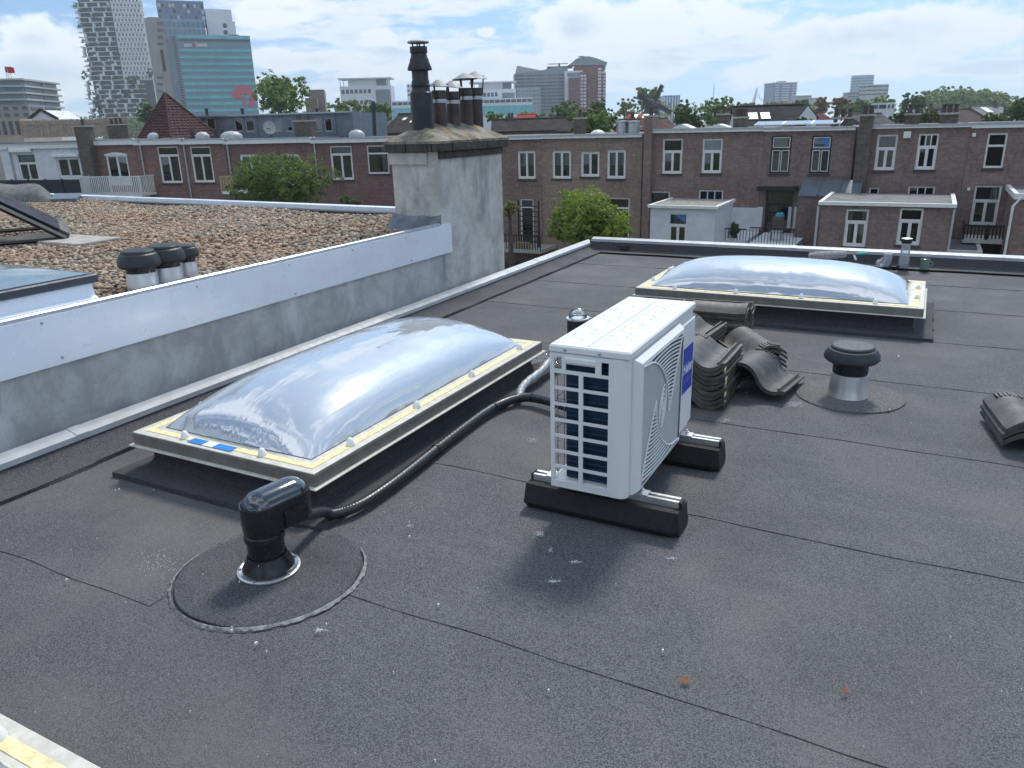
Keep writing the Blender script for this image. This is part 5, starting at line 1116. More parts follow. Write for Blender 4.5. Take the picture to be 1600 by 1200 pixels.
# --- right houses
t, s0, s1, zt, zc_ = house('purple brown brick house with two tall white windows above the white shed', FR, 1015, 1190, 200.5, 206.5, [(1035, 1066, 217, 271.5, dict(style='T', top=.31)), (1097, 1128, 217, 270.5, dict(style='T', top=.31, cur=2)), (1013.5, 1046, 299, 345, dict(style='T', top=.4)), (1090, 1128, 297, 372, dict(style='G', top=.26, sill=False))], M_br)
for (a, b, v) in ((1090, 1128, 297), (1013.5, 1046, 299)): arch(FR, t, FR.pix(a, v)[0], FR.pix(b, v)[0], FR.pix((a + b) / 2, v)[1], M_bm)
z1 = FR.pix(1150, 324)[1]; MB().box(FR.pix(1129, 340)[0], FR.pix(1188, 340)[0], -.05, -.004, FR.pix(1150, 388)[1], z1).build('white_dado', M_wr, t)
chimney(FR, t, 1145, 1165, 185, 202, 2.5, M_dk, 3); chimney(FR, t, 1120, 1136, 180, 198, 6, M_dk, 1)
for (u0, u1, lab) in ((1050, 1080, 'left low glazed roof light above the two tall windows'), (1103, 1140, 'right low glazed roof light above the two tall windows')):
    a, z = FR.pix(u0, 201, 1.5); b = FR.pix(u1, 201, 1.5)[0]; tt = thing('roof_light', lab, 'skylight', ((a + b) / 2, 1.5, z), 'low roof lights', FR); MB().prism([(a, z), (b, z), (b - .15, z + .08), ((a + b) / 2, z + .22), (a + .1, z + .08)], 1.5, 2.6, 'y').build('glazing', M_wp, tt)
DKW = dict(style='T', top=.34, fm=M_iron)
t, s0, s1, zt, zc_ = house('brick house with two dark framed windows and solar panels on top', FR, 1190.3, 1331, 198.5, 204.5, [(1204, 1235.5, 212, 271, dict(style='T', top=.36, fm=M_iron)), (1266.5, 1298, 212, 271, dict(style='T', top=.36, fm=M_iron, blind=True)), (1195, 1237, 298, 372, dict(style='T', top=.25, fm=M_iron, sill=False, blind=False))], M_br2)
for (a, b, v0, v1) in ((1204, 1235.5, 211, 271), (1266.5, 1298, 211, 271)):       # thin white beading of the dark windows
    s_a, s_b = FR.pix(a, 241)[0] + .075, FR.pix(b, 241)[0] - .075; zz0, zz1 = FR.pix((a + b) / 2, v1)[1] + .09, FR.pix((a + b) / 2, v0)[1] - .1; zm = zz1 - (zz1 - zz0) * .34; m_ = (s_a + s_b) / 2
    mb = MB()
    for (x0, x1, y0, y1) in ((s_a, s_b, zm + .06, zz1), (s_a, m_ - .03, zz0, zm - .06), (m_ + .03, s_b, zz0, zm - .06)):
        for q in ((x0, x0 + .03, y0, y1), (x1 - .03, x1, y0, y1), (x0 + .03, x1 - .03, y0, y0 + .03), (x0 + .03, x1 - .03, y1 - .03, y1)): mb.box(q[0], q[1], .036, .049, q[2], q[3])
    mb.build('white_beading', M_wp, t)
MB().box(FR.pix(1185, 300)[0], FR.pix(1246, 300)[0], -.5, -.005, FR.pix(1215, 297)[1], FR.pix(1215, 291)[1]).build('canopy', M_iron, t)
for u0, u1 in ((1183, 1191), (1231, 1236), (1240, 1246)): MB().box(FR.pix(u0, 340)[0], FR.pix(u1, 340)[0], -.06, -.005, FR.pix(u0, 357)[1], FR.pix(u0, 323)[1]).build('white_panel', M_wr, t)
chimney(FR, t, 1331.5, 1352, 182, 400, -.35, M_dk, 2, 1.1); chimney(FR, t, 1298, 1331, 186, 205, 2.6, M_dk, 3)
tt = thing('solar_array', 'row of tilted solar panels above the dark framed windows', 'solar array', (FR.pix(1255, 200)[0], .8, zt), fr=FR)
a = FR.pix(1178, 196, .8)[0]; b = FR.pix(1314, 196, .8)[0]
for k in range(3):
    x0, x1 = a + (b - a) * k / 3, a + (b - a) * (k + 1) / 3; z = FR.pix(1250, 199, .8)[1]
    p = MB().prism([(.8, z + .12), (2.0, z + .26), (2.0, z + .31), (.8, z + .17)], x0 + .01, x1 - .01, 'x').build('panel', pm('panel_frame', (.75, .75, .73), .35, .4), tt); MB().prism([(.86, z + .179), (1.95, z + .306), (1.95, z + .310), (.86, z + .183)], x0 + .05, x1 - .05, 'x').build('cells', pm('solar_cells', (.012, .018, .04), .1, 0, .1, 4, coat=1), p)
    MB().box(x1 - .1, x1 - .04, .82, .9, z - .15, z + .14).build('support', M_zinc, tt)
t, s0, s1, zt, zc_ = house('purple brown house with two tall windows and white wall box between', FR, 1352.5, 1508, 194.5, 200, [(1368.5, 1400, 210.5, 266, dict(style='T', top=.33, cur=2)), (1432.5, 1464, 209, 265, dict(style='G', top=.31)), (1340, 1341, 293, 294) if False else (1356, 1372, 293, 330, dict(style='T', top=.4)), (1417, 1459, 291, 330, dict(style='G', top=.4))], M_br)
for (a, b, v) in ((1417, 1459, 291),): arch(FR, t, FR.pix(a, v)[0], FR.pix(b, v)[0], FR.pix((a + b) / 2, v)[1], M_bm)
for (u0, u1, v0, v1) in ((1412, 1423.5, 205.5, 216),): MB().cbox(FR.pix(u0, 210)[0], FR.pix(u1, 210)[0], -.2, -.004, FR.pix(u0, v1)[1], FR.pix(u0, v0)[1], .02).build('wall_box', M_wp, t)
chimney(FR, t, 1414, 1437, 180, 195, 3, M_dk, 2); chimney(FR, t, 1468, 1497, 179, 193, 3, M_dk, 3)
t, s0, s1, zt, zc_ = house('purple brown house with tall curtained window over the iron balcony', FR, 1508.3, 1680, 190.5, 199, [(1540, 1571, 208, 262.5, dict(style='T1', top=.31)), (1519, 1561, 290, 352, dict(style='T', top=.33, cur=3))], M_br)
arch(FR, t, FR.pix(1519, 320)[0], FR.pix(1561, 320)[0], FR.pix(1540, 290)[1], M_bm)
for (u0, u1, v0, v1) in ((1519, 1525, 208, 214), (1504.5, 1509.5, 293, 298)): MB().cbox(FR.pix(u0, 210)[0] + (.5 if v0 > 250 else 0), FR.pix(u1, 210)[0] + (.5 if v0 > 250 else 0), -.15, -.004, FR.pix(u0, v1)[1], FR.pix(u0, v0)[1], .02).build('wall_box', M_wp, t)
balcony('black iron balcony with flower boxes on the right', FR, 1506, 1580, 352, 375, 1.6, M_iron, .13)
# extensions in front
def extension(label, y, u0, u1, vt, vf, wins, mat, depth, uback=None, side=None, roofm=None):
    f = Fr((0, y), (1, y)); um = (u0 + u1) / 2; s0 = f.pix(u0, 345)[0]; s1 = f.pix(u1, 345)[0]; zt = f.pix(um, vt)[1]; zf = f.pix(um, vf)[1]
    t = thing('house_extension', label, 'extension', (um and (s0 + s1) / 2, 0, GZ), 'garden extensions of the houses', f); ops = []
    for w in wins:
        uL, uR, vT, vB = w[:4]; vm = (vT + vB) / 2; ops.append((f.pix(uL, vm)[0], f.pix(uR, vm)[0], f.pix((uL + uR) / 2, vB)[1], f.pix((uL + uR) / 2, vT)[1]))
    wall_mesh(s0, s1, GZ, zt - .04, ops, depth).build('wall', mat, t); MB().box(s0 + .05, s1 - .05, .06, depth - .06, zt - .12, zt - .05).build('roof', roofm or M_rf, t); MB().box(s0 + .05, s1 - .05, 2.2, 2.25, GZ + .1, zt - .13).build('inner_wall', M_room, t)
    for (a, b, c, d) in ((s0 - .12, s1 + .12, -.12, .05), (s0 - .12, s0 + .04, .051, depth), (s1 - .04, s1 + .12, .051, depth)): MB().box(a, b, c, d, zf, zt).build('fascia', M_wp, t)
    for w, o in zip(wins, ops): window(f, t, *o, **(w[4] if len(w) > 4 else {}))
    return t, f, s0, s1, zt
t, f, s0, s1, zt = extension('white flat roofed garden extension with one blue toplight window', 35.6, 1016, 1117, 321, 325.5, [(1043.5, 1073.5, 333, 392, dict(style='T', top=.27, blind=True))], M_wr, 3.6, roofm=pm('gravelly_roof', (.24, .23, .2), .95, 0, .4, 9))
t, f, s0, s1, zt = extension('brick garden extension with two white windows and flat roof', 34.6, 1281, 1486, 316.5, 322, [(1319.5, 1355, 327, 385.5, dict(style='T', top=.28, cur=1)), (1403, 1440, 325.5, 383, dict(style='T', top=.28))], M_br2, 4.6)
a = f.pix(1262, 300, 4.7)[0]; MB().tube([(s0 - .1, -.08, zt - .2), (s0 - .1, -.08, GZ)], .05, 8).build('downpipe', M_pip, t); MB().tube([(s1 + .05, -.06, zt - .2), (s1 + .05, -.06, GZ)], .04, 8).build('downpipe', M_pip, t)
f2 = Fr((0, 39.4), (1, 39.4)); a = f2.pix(1246, 305); b = f2.pix(1342, 305); z1 = FR.pix(1290, 281)[1]
t = thing('lean_to', 'dark metal lean-to roof between brick extension and houses', 'lean-to', ((a[0] + b[0]) / 2, 0, a[1]), fr=f2)
for k in range(3):
    x0, x1 = a[0] + (b[0] - a[0]) * k / 3, a[0] + (b[0] - a[0]) * (k + 1) / 3; MB().add([(x0 + .02, 0, a[1]), (x1 - .02, 0, a[1]), (x1 - .02, 1.55, z1), (x0 + .02, 1.55, z1), (x0 + .02, 0, a[1] - .05), (x1 - .02, 0, a[1] - .05)], [(0, 1, 2, 3), (4, 5, 1, 0)]).build('roof_panel', M_roofd, t); MB().tube([(x1, 0, a[1] + .03), (x1, 1.55, z1 + .03)], .03, 6).build('standing_seam', M_roofd, t)
MB().box(a[0], b[0], .1, 1.5, GZ, a[1] - .06).build('wall', M_br2, t)
t, f, s0, s1, zt = extension('brick extension with sloping white fascia cut by the right picture edge', 36.5, 1583, 1720, 303, 312, [], M_br, 4.4)
MB().tube([(s0 + .15, -.1, zt - .1), (s0 - .1, -.1, zt - .5), (s0 - .1, -.1, GZ)], .05, 8).build('downpipe', M_wp, t)
window(f, t, s0 - .0, s0 + .02, zt - 2, zt - 1, 'X1') if False else None
t, f, s0, s1, zt = extension('low extension with grey flat roof behind the brick one', 37.4, 1478, 1538, 391, 396, [], M_wr, 3.4)
# iron terrace with plants and chairs beside the white shed
def terrace(label, u0, u1, y, vf, vt):
    f = Fr((0, y), (1, y)); a = f.pix(u0, vf); b = f.pix(u1, vf); z1 = f.pix((u0 + u1) / 2, vt)[1]; t = thing('roof_terrace', label, 'terrace', ((a[0] + b[0]) / 2, 0, GZ), 'terraces at the house backs', f)
    MB().box(a[0], b[0], 0, 41 - y - .01, GZ, a[1]).build('base', M_wr, t); MB().box(a[0], b[0], .03, .07, z1 - .05, z1).build('rail', M_iron, t); mb = MB()
    n = int((b[0] - a[0]) / .13)
    for k in range(n + 1): x = a[0] + (b[0] - a[0]) * k / n; mb.box(x - .012, x + .012, .04, .06, a[1], z1 - .05)
    mb.build('balusters', M_iron, t); return f, a, b
f, a, b = terrace('small railed terrace beside the white extension', 1119, 1165, 37.6, 375, 357)
f, a, b = terrace('railed terrace with garden chair below the dark framed windows', 1170, 1243, 37.0, 380, 356)
x = f.pix(1206, 370)[0]; z = a[1]; t = thing('garden_chair', 'grey garden chair with high back on the railed terrace', 'chair', (x, 1.2, z), fr=f); M_chr = pm('grey_plastic', (.3, .3, .31), .6)
MB().cbox(x - .27, x + .27, .95, 1.45, z + .40, z + .45, .02).build('seat', M_chr, t); MB().cbox(x - .27, x + .27, 1.43, 1.49, z + .45, z + 1.1, .02).build('backrest', pm('brown_cushion', (.10, .07, .06), .8), t)
for (dx, dy) in ((-.24, .98), (.24, .98), (-.24, 1.42), (.24, 1.42)): MB().box(x + dx - .02, x + dx + .02, dy - .02, dy + .02, z, z + .4).build('leg', M_chr, t)
x = f.pix(1201, 338)[0]; zz = f.pix(1201, 338, 3.2)[1]; t = thing('hanging_bag', 'turquoise hanging bag by the terrace doors', 'bag', (x, 3.2, zz - .4), fr=f); MB().cbox(x - .2, x + .2, 3.1, 3.3, zz - .35, zz + .2, .06).build('bag', pm('turquoise', (.03, .35, .5), .6), t); MB().tube([(x, 3.2, zz + .2), (x, 3.2, zz + .6)], .015, 6).build('cord', M_iron, t)
f3 = Fr((0, 38.8), (1, 38.8)); a = f3.pix(786, 388); b = f3.pix(844, 388); z1 = f3.pix(815, 367)[1]
t = thing('iron_balcony', 'black iron balcony with clutter left of the bright tree', 'balcony', ((a[0] + b[0]) / 2, 0, a[1]), fr=f3)
MB().box(a[0] - 1, b[0], 0, 2.18, a[1] - .2, a[1]).build('floor_slab', M_conc, t); MB().box(a[0] - 1, b[0], .0, .06, z1 - .06, z1).build('rail', M_iron, t)
for k in range(20): x = a[0] - .8 + (b[0] - a[0] + .8) * k / 19; MB().box(x - .025, x + .025, .02, .05, a[1], z1 - .06).build('baluster', M_iron, t)
for k in range(8): z = a[1] + .3 + k * .28; MB().box(b[0] - 1.75, b[0] - .55, .9, 1.05, z, z + .04).build('stair_tread', M_iron, t)
for x in (b[0] - 1.8, b[0] - .52): MB().box(x - .03, x + .03, .9, 1.0, a[1], a[1] + 2.6).build('stair_string', M_iron, t)
x = b[0] - 1.2; MB().cbox(x - .5, x + .3, .2, .6, a[1] + .002, a[1] + .34, .02).build('storage_box', M_wood, t)
# ---------------------------------------------------------------- trees
LM = {'g': leaf_mat('leaf_mid', (.050, .085, .024), (.115, .165, .055), .40), 'b': leaf_mat('leaf_bright', (.095, .145, .028), (.225, .29, .070), .47), 'd': leaf_mat('leaf_dark', (.035, .070, .026), (.080, .130, .045), .38),
      'y': leaf_mat('leaf_olive', (.11, .13, .04), (.20, .22, .08), .42), 'r': leaf_mat('leaf_brown', (.13, .085, .055), (.21, .15, .10), .4), 'p': leaf_mat('leaf_pale', (.080, .13, .045), (.17, .235, .09), .45)}
M_bark = pm('bark', (.085, .065, .05), .9, 0, .3, 6, .5, 20, .02)
def crown_mesh(name, blobs, n, leaf, mat, seed, off, stretch=1.0):
    """leaf-sized faces on clumps spread through a set of ellipsoids (centre, radii)"""
    rng = np.random.default_rng(seed); w = np.array([b[1][0] * b[1][1] ** .5 * b[1][2] for b in blobs]); w = w / w.sum(); P = []; Nn = []
    for (c, r), k in zip(blobs, w):
        m = max(int(n * k), 30); nc = max(int(m / 26), 6)
        d = rng.normal(size=(nc, 3)); d /= np.linalg.norm(d, axis=1)[:, None]; rr_ = rng.uniform(.35, 1.06, (nc, 1)) ** .5
        cc = np.array(c) + d * rr_ * np.array(r); cs = rng.uniform(.10, .24, nc)[:, None] * np.mean(r)
        idx = rng.integers(0, nc, m); dd = rng.normal(size=(m, 3)); dd /= np.linalg.norm(dd, axis=1)[:, None]
        p = cc[idx] + dd * cs[idx] * rng.uniform(.3, 1.15, (m, 1)) * np.array([1, 1, .75]); P.append(p); Nn.append(dd * .6 + d[idx] * .7 + rng.normal(size=(m, 3)) * .5)
    P = np.concatenate(P); N_ = np.concatenate(Nn); m = len(P); N_ /= np.linalg.norm(N_, axis=1)[:, None]
    t = np.cross(N_, rng.normal(size=(m, 3))); t /= np.linalg.norm(t, axis=1)[:, None]; b = np.cross(N_, t); s = leaf * rng.uniform(.6, 1.35, (m, 1))
    V = np.stack([P - t * s, P + b * s * .5 + N_ * s * .15, P + t * s, P - b * s * .5 + N_ * s * .15], 1).reshape(-1, 3) - np.array(off)
    me = bpy.data.meshes.new(name); me.vertices.add(4 * m); me.vertices.foreach_set('co', V.ravel()); me.loops.add(4 * m); me.loops.foreach_set('vertex_index', np.arange(4 * m)); me.polygons.add(m); me.polygons.foreach_set('loop_start', np.arange(0, 4 * m, 4)); me.update(calc_edges=True); me.materials.append(mat); return me
def tree(label, u0, u1, vt, vb, D, m='g', n=3500, seed=1, group='trees in the city', lobes=9, leaf=None, flat=1.0, name='tree', sub=None):
    um = (u0 + u1) / 2; c = at(um, (vt + vb) / 2, D); R_ = (u1 - u0) / 2 * D / F; Hc = (at(um, vt, D).z - at(um, vb, D).z) / 2; rr = random.Random(seed)
    t = thing(name, label, 'tree', (c.x, c.y, GZ), group); blobs = []
    for k in range(lobes):
        a = rr.uniform(0, 2 * PI); e = rr.uniform(-.75, .8); q = math.sqrt(max(1 - e * e, .1)) * rr.uniform(.35, .72)
        s_ = rr.uniform(.34, .52); blobs.append(((c.x + R_ * q * math.cos(a), c.y + R_ * q * math.sin(a), c.z + Hc * e * .62), (R_ * s_, R_ * s_, max(Hc * s_ * flat, .2))))
    blobs.append(((c.x, c.y, c.z - Hc * .1), (R_ * .62, R_ * .62, Hc * .7)))
    me = crown_mesh('crown', blobs, n, leaf or max(.07, D * 1.9 / F), LM[m], seed, (c.x, c.y, GZ)); o = bpy.data.objects.new('crown', me); C.objects.link(o); o.parent = t
    mb = MB(); r0 = max(.12, R_ * .055); top = c.z + Hc * .3
    mb.tube([(c.x, c.y, GZ), (c.x + .1 * R_ * rr.uniform(-1, 1), c.y, (GZ + c.z) / 2), (c.x, c.y, c.z), (c.x + .1 * R_, c.y, top)], [r0 * 1.3, r0, r0 * .7, r0 * .2], 8)
    for k in range(7):
        b = rr.choice(blobs)[0]; z_ = c.z - Hc * rr.uniform(.1, .8); mb.tube([(c.x, c.y, z_), ((c.x + b[0]) / 2, (c.y + b[1]) / 2, (z_ + b[2]) / 2 + .1 * Hc), b], [r0 * .5, r0 * .33, r0 * .1], 6)
    mb.build('trunk', M_bark, t); return t
G1 = 'garden trees between the houses'
tree('dense green garden tree before the left brick houses', 352, 527, 232, 330, 40, 'g', 26000, 2, G1, 26, .062)
tree('small green shrub right of the garden tree, over the low roof', 530, 568, 300, 335, 38, 'g', 1500, 3, G1, 6, .075)
tree('bright green garden tree before the warm brick house', 845, 975, 288, 402, 33.5, 'b', 21000, 4, G1, 24, .062)
tree('side branch of a bright shrub beside the white garden door', 935, 990, 315, 385, 34.5, 'b', 1500, 5, G1, 5, .08)
tree('dull shrub on the iron balcony near the rendered chimney', 780, 812, 308, 345, 39, 'y', 1100, 6, G1, 5, .09)
tree('potted palm-like plant on the small railed terrace', 1140, 1158, 342, 375, 37.8, 'd', 500, 7, G1, 4, .1)
tree('flowering plants on the iron balcony', 1535, 1573, 360, 377, 38.6, 'y', 500, 8, G1, 6, .07)
T = [('big loose green tree right of the teal office front', 380, 482, 98, 190, 110, 'p', 9000), ('left half of the pale green tree row before the white office', 508, 572, 150, 200, 190, 'p', 4200), ('right half of the pale green tree row before the white office', 560, 612, 152, 200, 192, 'p', 3600), ('round pale tree right of the black roof pipe', 585, 612, 157, 190, 150, 'p', 2400),
     ('low shrub below the long glass offices, right of the chimney', 752, 790, 172, 195, 150, 'p', 2000), ('low green tree before the right white office', 798, 858, 172, 200, 130, 'p', 2800), ('smooth rounded green tree before the grey glass block', 848, 918, 157, 196, 140, 'g', 4500), ('rounded tree under the red brick tower', 922, 953, 149, 190, 170, 'g', 3000),
     ('large pale leafed tree behind the warm brick house chimney', 880, 962, 165, 232, 62, 'p', 8500), ('dark tree beside the pale leafed one', 912, 965, 160, 220, 70, 'd', 5000), ('thin airy tree left of the windmill', 955, 998, 150, 195, 240, 'y', 1500), ('tall tree behind the windmill', 991, 1038, 130, 185, 330, 'p', 4500),
     ('dark tree right of the windmill sails', 1048, 1082, 152, 200, 130, 'd', 3500), ('broad dark green tree before the windmill street', 1050, 1108, 165, 215, 95, 'd', 6000), ('tall pale tree left of the white bridge pylon', 1092, 1150, 148, 205, 160, 'p', 6000), ('low tree beneath the bridge pylon', 1140, 1185, 158, 190, 220, 'g', 2600),
     ('yellowish low trees under the square apartment tower', 1185, 1245, 156, 180, 260, 'y', 2600), ('green tree right of the square apartment tower', 1232, 1265, 152, 180, 230, 'g', 2600), ('reddish brown tree in the middle distance', 1262, 1298, 149, 182, 240, 'r', 2600), ('larger reddish brown tree next to it, nearer the round tower', 1295, 1330, 147, 184, 235, 'r', 3000), ('green crown below the round tower', 1320, 1365, 150, 188, 220, 'p', 3600), ('green crown under the stepped office block', 1355, 1402, 147, 186, 215, 'p', 3800), ('dark round tree left of the far wood', 1403, 1445, 141, 182, 200, 'd', 4200),
     ('shrub before the dark tiled gable house', 1233, 1266, 180, 202, 58, 'g', 1800), ('tree behind the roof left of the brick chimney', 1386, 1425, 172, 205, 75, 'd', 2800), ('light tree right of the brick chimney', 1432, 1470, 166, 205, 78, 'g', 2800), ('dark tree at the right picture edge', 1555, 1625, 154, 200, 85, 'd', 5200), ('low green hedge tree left of the right edge tree', 1528, 1572, 174, 200, 70, 'g', 2600), ('tree at the foot of the plant covered tower', 215, 250, 160, 200, 150, 'g', 2800), ('row tree behind the bamboo screen', 106, 134, 180, 200, 200, 'd', 1400)]
for i, (lab, u0, u1, v0, v1, D, m_, n_) in enumerate(T): tree(lab, u0, u1, v0, v1, D, m_, n_, 40 + i)
# far wood on the skyline
rr = random.Random(77); blobs = []
for k in range(64):
    u = 1436 + 156 * k / 63; vt = 138 + 20 * abs((u - 1500) / 92) ** 2.4 + rr.uniform(-1.5, 2.5); D = rr.uniform(400, 440); p = at(u, vt + 12, D); blobs.append(((p.x, p.y, p.z), (5.2, 5.2, 4.6))); p = at(u + 2, vt + 24, D - 15); blobs.append(((p.x, p.y, p.z), (5.5, 5.5, 6)))
me = crown_mesh('wood', blobs, 22000, .75, LM['p'], 5, (0, 0, 0)); o = bpy.data.objects.new('wood', me); C.objects.link(o); props(o, 'far wood on the skyline at the right', 'wood', kind='stuff')
for i, (u0, u1, vt, D) in enumerate(((-40, 520, 182, 520), (480, 1000, 172, 600), (980, 1700, 158, 640))):
    blobs = []
    for k in range(70):
        u = u0 + (u1 - u0) * k / 69; p = at(u, vt + 4 - .0 * u + rr.uniform(-2, 3), D + rr.uniform(-30, 30)); blobs.append(((p.x, p.y, p.z - 3), (7, 7, 5))); blobs.append(((p.x, p.y, p.z - 10), (8, 8, 6)))
    me = crown_mesh('treeline', blobs, 9000, 1.3, LM['p'], 15 + i, (0, 0, 0)); o = bpy.data.objects.new('treeline', me); C.objects.link(o); props(o, ('far band of trees behind the left roofs', 'far band of trees behind the middle roofs', 'far band of trees behind the right roofs')[i], 'trees', kind='stuff')

# ---------------------------------------------------------------- roofs behind the houses
M_rt = pm('dark_roof_tile', (.052, .045, .045), .92, 0, .3, 1.2, .4, 9, .02, grime=.4, gcol=(.09, .08, .07), gsc=.8, spec=.08); M_rr = pm('red_roof_tile', (.33, .07, .045), .92, 0, .25, 2, spec=.08)
def gable_house(label, u0, u1, ve, vr, D, ang=0, depth=8, roofm=None, wallm=None, lights=(), chim=(), gable=None, group='roofs beyond the brick row'):
    f = frame((u0 + u1) / 2, D, ang); a = f.pix(u0, ve); b = f.pix(u1, ve); ze = f.pix((u0 + u1) / 2, ve)[1]; zr = f.pix((u0 + u1) / 2, vr, depth / 2)[1]; s0, s1 = a[0], b[0]
    t = thing('gabled_house', label, 'house', ((s0 + s1) / 2, 0, GZ), group, f)
    MB().box(s0, s1, .3, depth - .3, GZ, ze - .05).build('wall', wallm or M_br2, t)
    MB().prism([(.31, ze - .06), (depth - .31, ze - .06), (depth / 2, zr - .12)], s0, s1, 'x').build('gable', gable or M_dk, t)
    rows = 14; sl = Vector((0, depth / 2, zr - ze)); nr = Vector((0, -(zr - ze), depth / 2)).normalized()
    mb = MB()
    for k in range(rows):
        y0, y1 = depth / 2 * k / rows, depth / 2 * (k + 1) / rows; z0, z1 = ze + (zr - ze) * k / rows, ze + (zr - ze) * (k + 1) / rows
        mb.add([(s0 - .15, y0, z0 + .03), (s1 + .15, y0, z0 + .03), (s1 + .15, y1, z1 + .015), (s0 - .15, y1, z1 + .015), (s0 - .15, y0, z0), (s1 + .15, y0, z0)], [(0, 1, 2, 3), (4, 5, 1, 0)])
    mb.add([(s0 - .15, depth, ze), (s1 + .15, depth, ze), (s1 + .15, depth / 2, zr), (s0 - .15, depth / 2, zr)], [(0, 1, 2, 3)])
    ro = mb.build('roof', roofm or M_rt, t); MB().tube([(s0 - .15, depth / 2, zr + .03), (s1 + .15, depth / 2, zr + .03)], .11, 8).build('ridge', roofm or M_rt, ro)
    for (ua, ub, va, vb) in lights:
        sa, sb = [s0 + (s1 - s0) * (q - u0) / (u1 - u0) for q in (ua, ub)]; k0, k1 = (ve - vb) / (ve - vr), (ve - va) / (ve - vr)
        P = [(x, depth / 2 * k, ze + (zr - ze) * k + .12) for (x, k) in ((sa, k0), (sb, k0), (sb, k1), (sa, k1))]; MB().add(P, [(0, 1, 2, 3)]).build('roof_window', M_wp, ro)
    for (ua, ub, vt) in chim:
        sa, sb = [s0 + (s1 - s0) * (q - u0) / (u1 - u0) for q in (ua, ub)]; zt = f.pix((ua + ub) / 2, vt, depth / 2)[1]; c = MB().box(sa, sb, depth / 2 - .4, depth / 2 + .4, ze, zt).build('chimney_stack', M_dk, t)
        for q in (.3, .7): MB().lathe([(.12, zt), (.1, zt + .4), (0, zt + .4)], sa + (sb - sa) * q, depth / 2, 10).build('chimney_pot', M_pot, c)
    return t, f
gable_house('dark tiled house with two roof windows and pale gable', 1150, 1264, 197, 166, 62, -12, 9, pm('slate_black_tile', (.040, .038, .040), .92, 0, .2, 1, spec=.08), M_br2, [(1172, 1187, 178, 188), (1192, 1207, 178, 188)], (), M_wr)
f = frame(1262, 60, 0); a = f.pix(1248, 185); b = f.pix(1276, 183); p = f.pix(1263, 166); t = thing('gable_wall', 'pale rendered gable end beside the dark tiled roof', 'gable', ((a[0] + b[0]) / 2, 0, GZ), fr=f); MB().prism([(a[0], GZ), (b[0], GZ), (b[0], b[1]), (p[0], p[1]), (a[0], a[1])], 0, .4, 'y').build('gable_face', M_wr, t); MB().tube([(a[0], .2, a[1]), (p[0], .2, p[1] + .05), (b[0] + .2, .2, b[1] - .1)], .09, 6).build('verge', M_iron, t)
gable_house('long dark roof right of the rendered chimney', 770, 868, 205, 187, 66, 0, 8, None, M_br2, (), ((793, 805, 184),))
gable_house('dark roof with raised ridge behind the warm brick house', 838, 905, 206, 185, 70, 14, 9, None, M_br2, (), ())
gable_house('small bright red roof before the glass offices', 804, 832, 188, 179.5, 105, -10, 7, M_rr, M_br2)
gable_house('low dark roof behind the zinc dormers', 552, 604, 208, 184, 75, 16, 9, None, M_br2, ((560, 568, 195, 200),), ((570, 577, 183),))
gable_house('dark roof just left of the rendered chimney', 596, 652, 208, 179, 80, -18, 9, None, M_br2, ((626, 640, 189, 194), (610, 616, 186, 190)), ())
gable_house('brown roofs behind the galvanised drums', 985, 1058, 203, 186, 85, 4, 9, pm('brown_roof_tile', (.11, .07, .06), .92, 0, .3, 1.5, spec=.08), M_br2, (), ((1000, 1006, 182),))
gable_house('reddish roof ridge before the brown trees', 1262, 1312, 196, 176.5, 80, 6, 8, pm('wine_red_tile', (.13, .06, .055), .92, 0, .3, 1.5, spec=.08), M_br2, (), ())
gable_house('grey slate roof right of the dark chimney pier', 1352, 1400, 197, 178, 72, -4, 8, pm('grey_slate', (.10, .10, .105), .92, 0, .3, 1, spec=.08), M_br2, (), ())
gable_house('long brown roof with brick wall near the right edge', 1494, 1548, 192, 171, 75, 0, 9, pm('dull_brown_tile', (.10, .075, .07), .92, 0, .25, 1.2, spec=.08), M_br2, (), ())
gable_house('grey roofs below the far wood', 1440, 1500, 186, 170, 120, -6, 9, pm('blue_grey_tile', (.15, .15, .17), .92, 0, .25, .6, spec=.08), M_br2, ((1462, 1466, 172, 176),), ((1468, 1474, 166),))
gable_house('pale roofed house below the right skyline wood', 1545, 1592, 184, 166, 130, 8, 9, pm('pale_grey_tile', (.22, .22, .23), .92, 0, .25, .6, spec=.08), M_wr, ((1556, 1566, 168, 176),), ((1580, 1585, 160),))
t = thing('market_hall', 'low white and red striped arched roof before the windmill', 'hall', tuple(at(997, 190, 130).xy) + (GZ,)); p = at(975, 182, 130); q = at(1016, 182, 130)
for k in range(5):
    a, b = p.lerp(q, k / 5), p.lerp(q, (k + 1) / 5); n = 8; V = []
    for i in range(n + 1): z = p.z - 1.0 + 1.3 * math.sin(PI * i / n); y = 5 * i / n; V += [(a.x, a.y + y, z), (b.x, b.y + y, z)]
    MB().add(V, [(2 * i, 2 * i + 1, 2 * i + 3, 2 * i + 2) for i in range(n)]).build('roof_bay', (M_wp, M_rr)[k % 2 == 0 and k < 4], t)
MB().box(p.x, q.x, min(p.y, q.y) + .2, max(p.y, q.y) + 4, GZ, p.z - 1.1).build('wall', M_br2, t)
# tall black vent pipe left of the chimney
p = at(585, 205, 56); q = at(583, 160, 56); t = thing('vent_pipe', 'tall black vent pipe rising left of the rendered chimney', 'pipe', tuple(at(585, 212, 56))); MB().tube([at(585.5, 212, 56), at(584, 172, 56)], .13, 10).build('pipe', M_blkm, t, smooth=40); MB().tube([at(584, 172, 56), at(583.6, 163, 56), at(583.3, 158, 56)], [.17, .17, .1], 10).build('cowl', M_blkm, t)

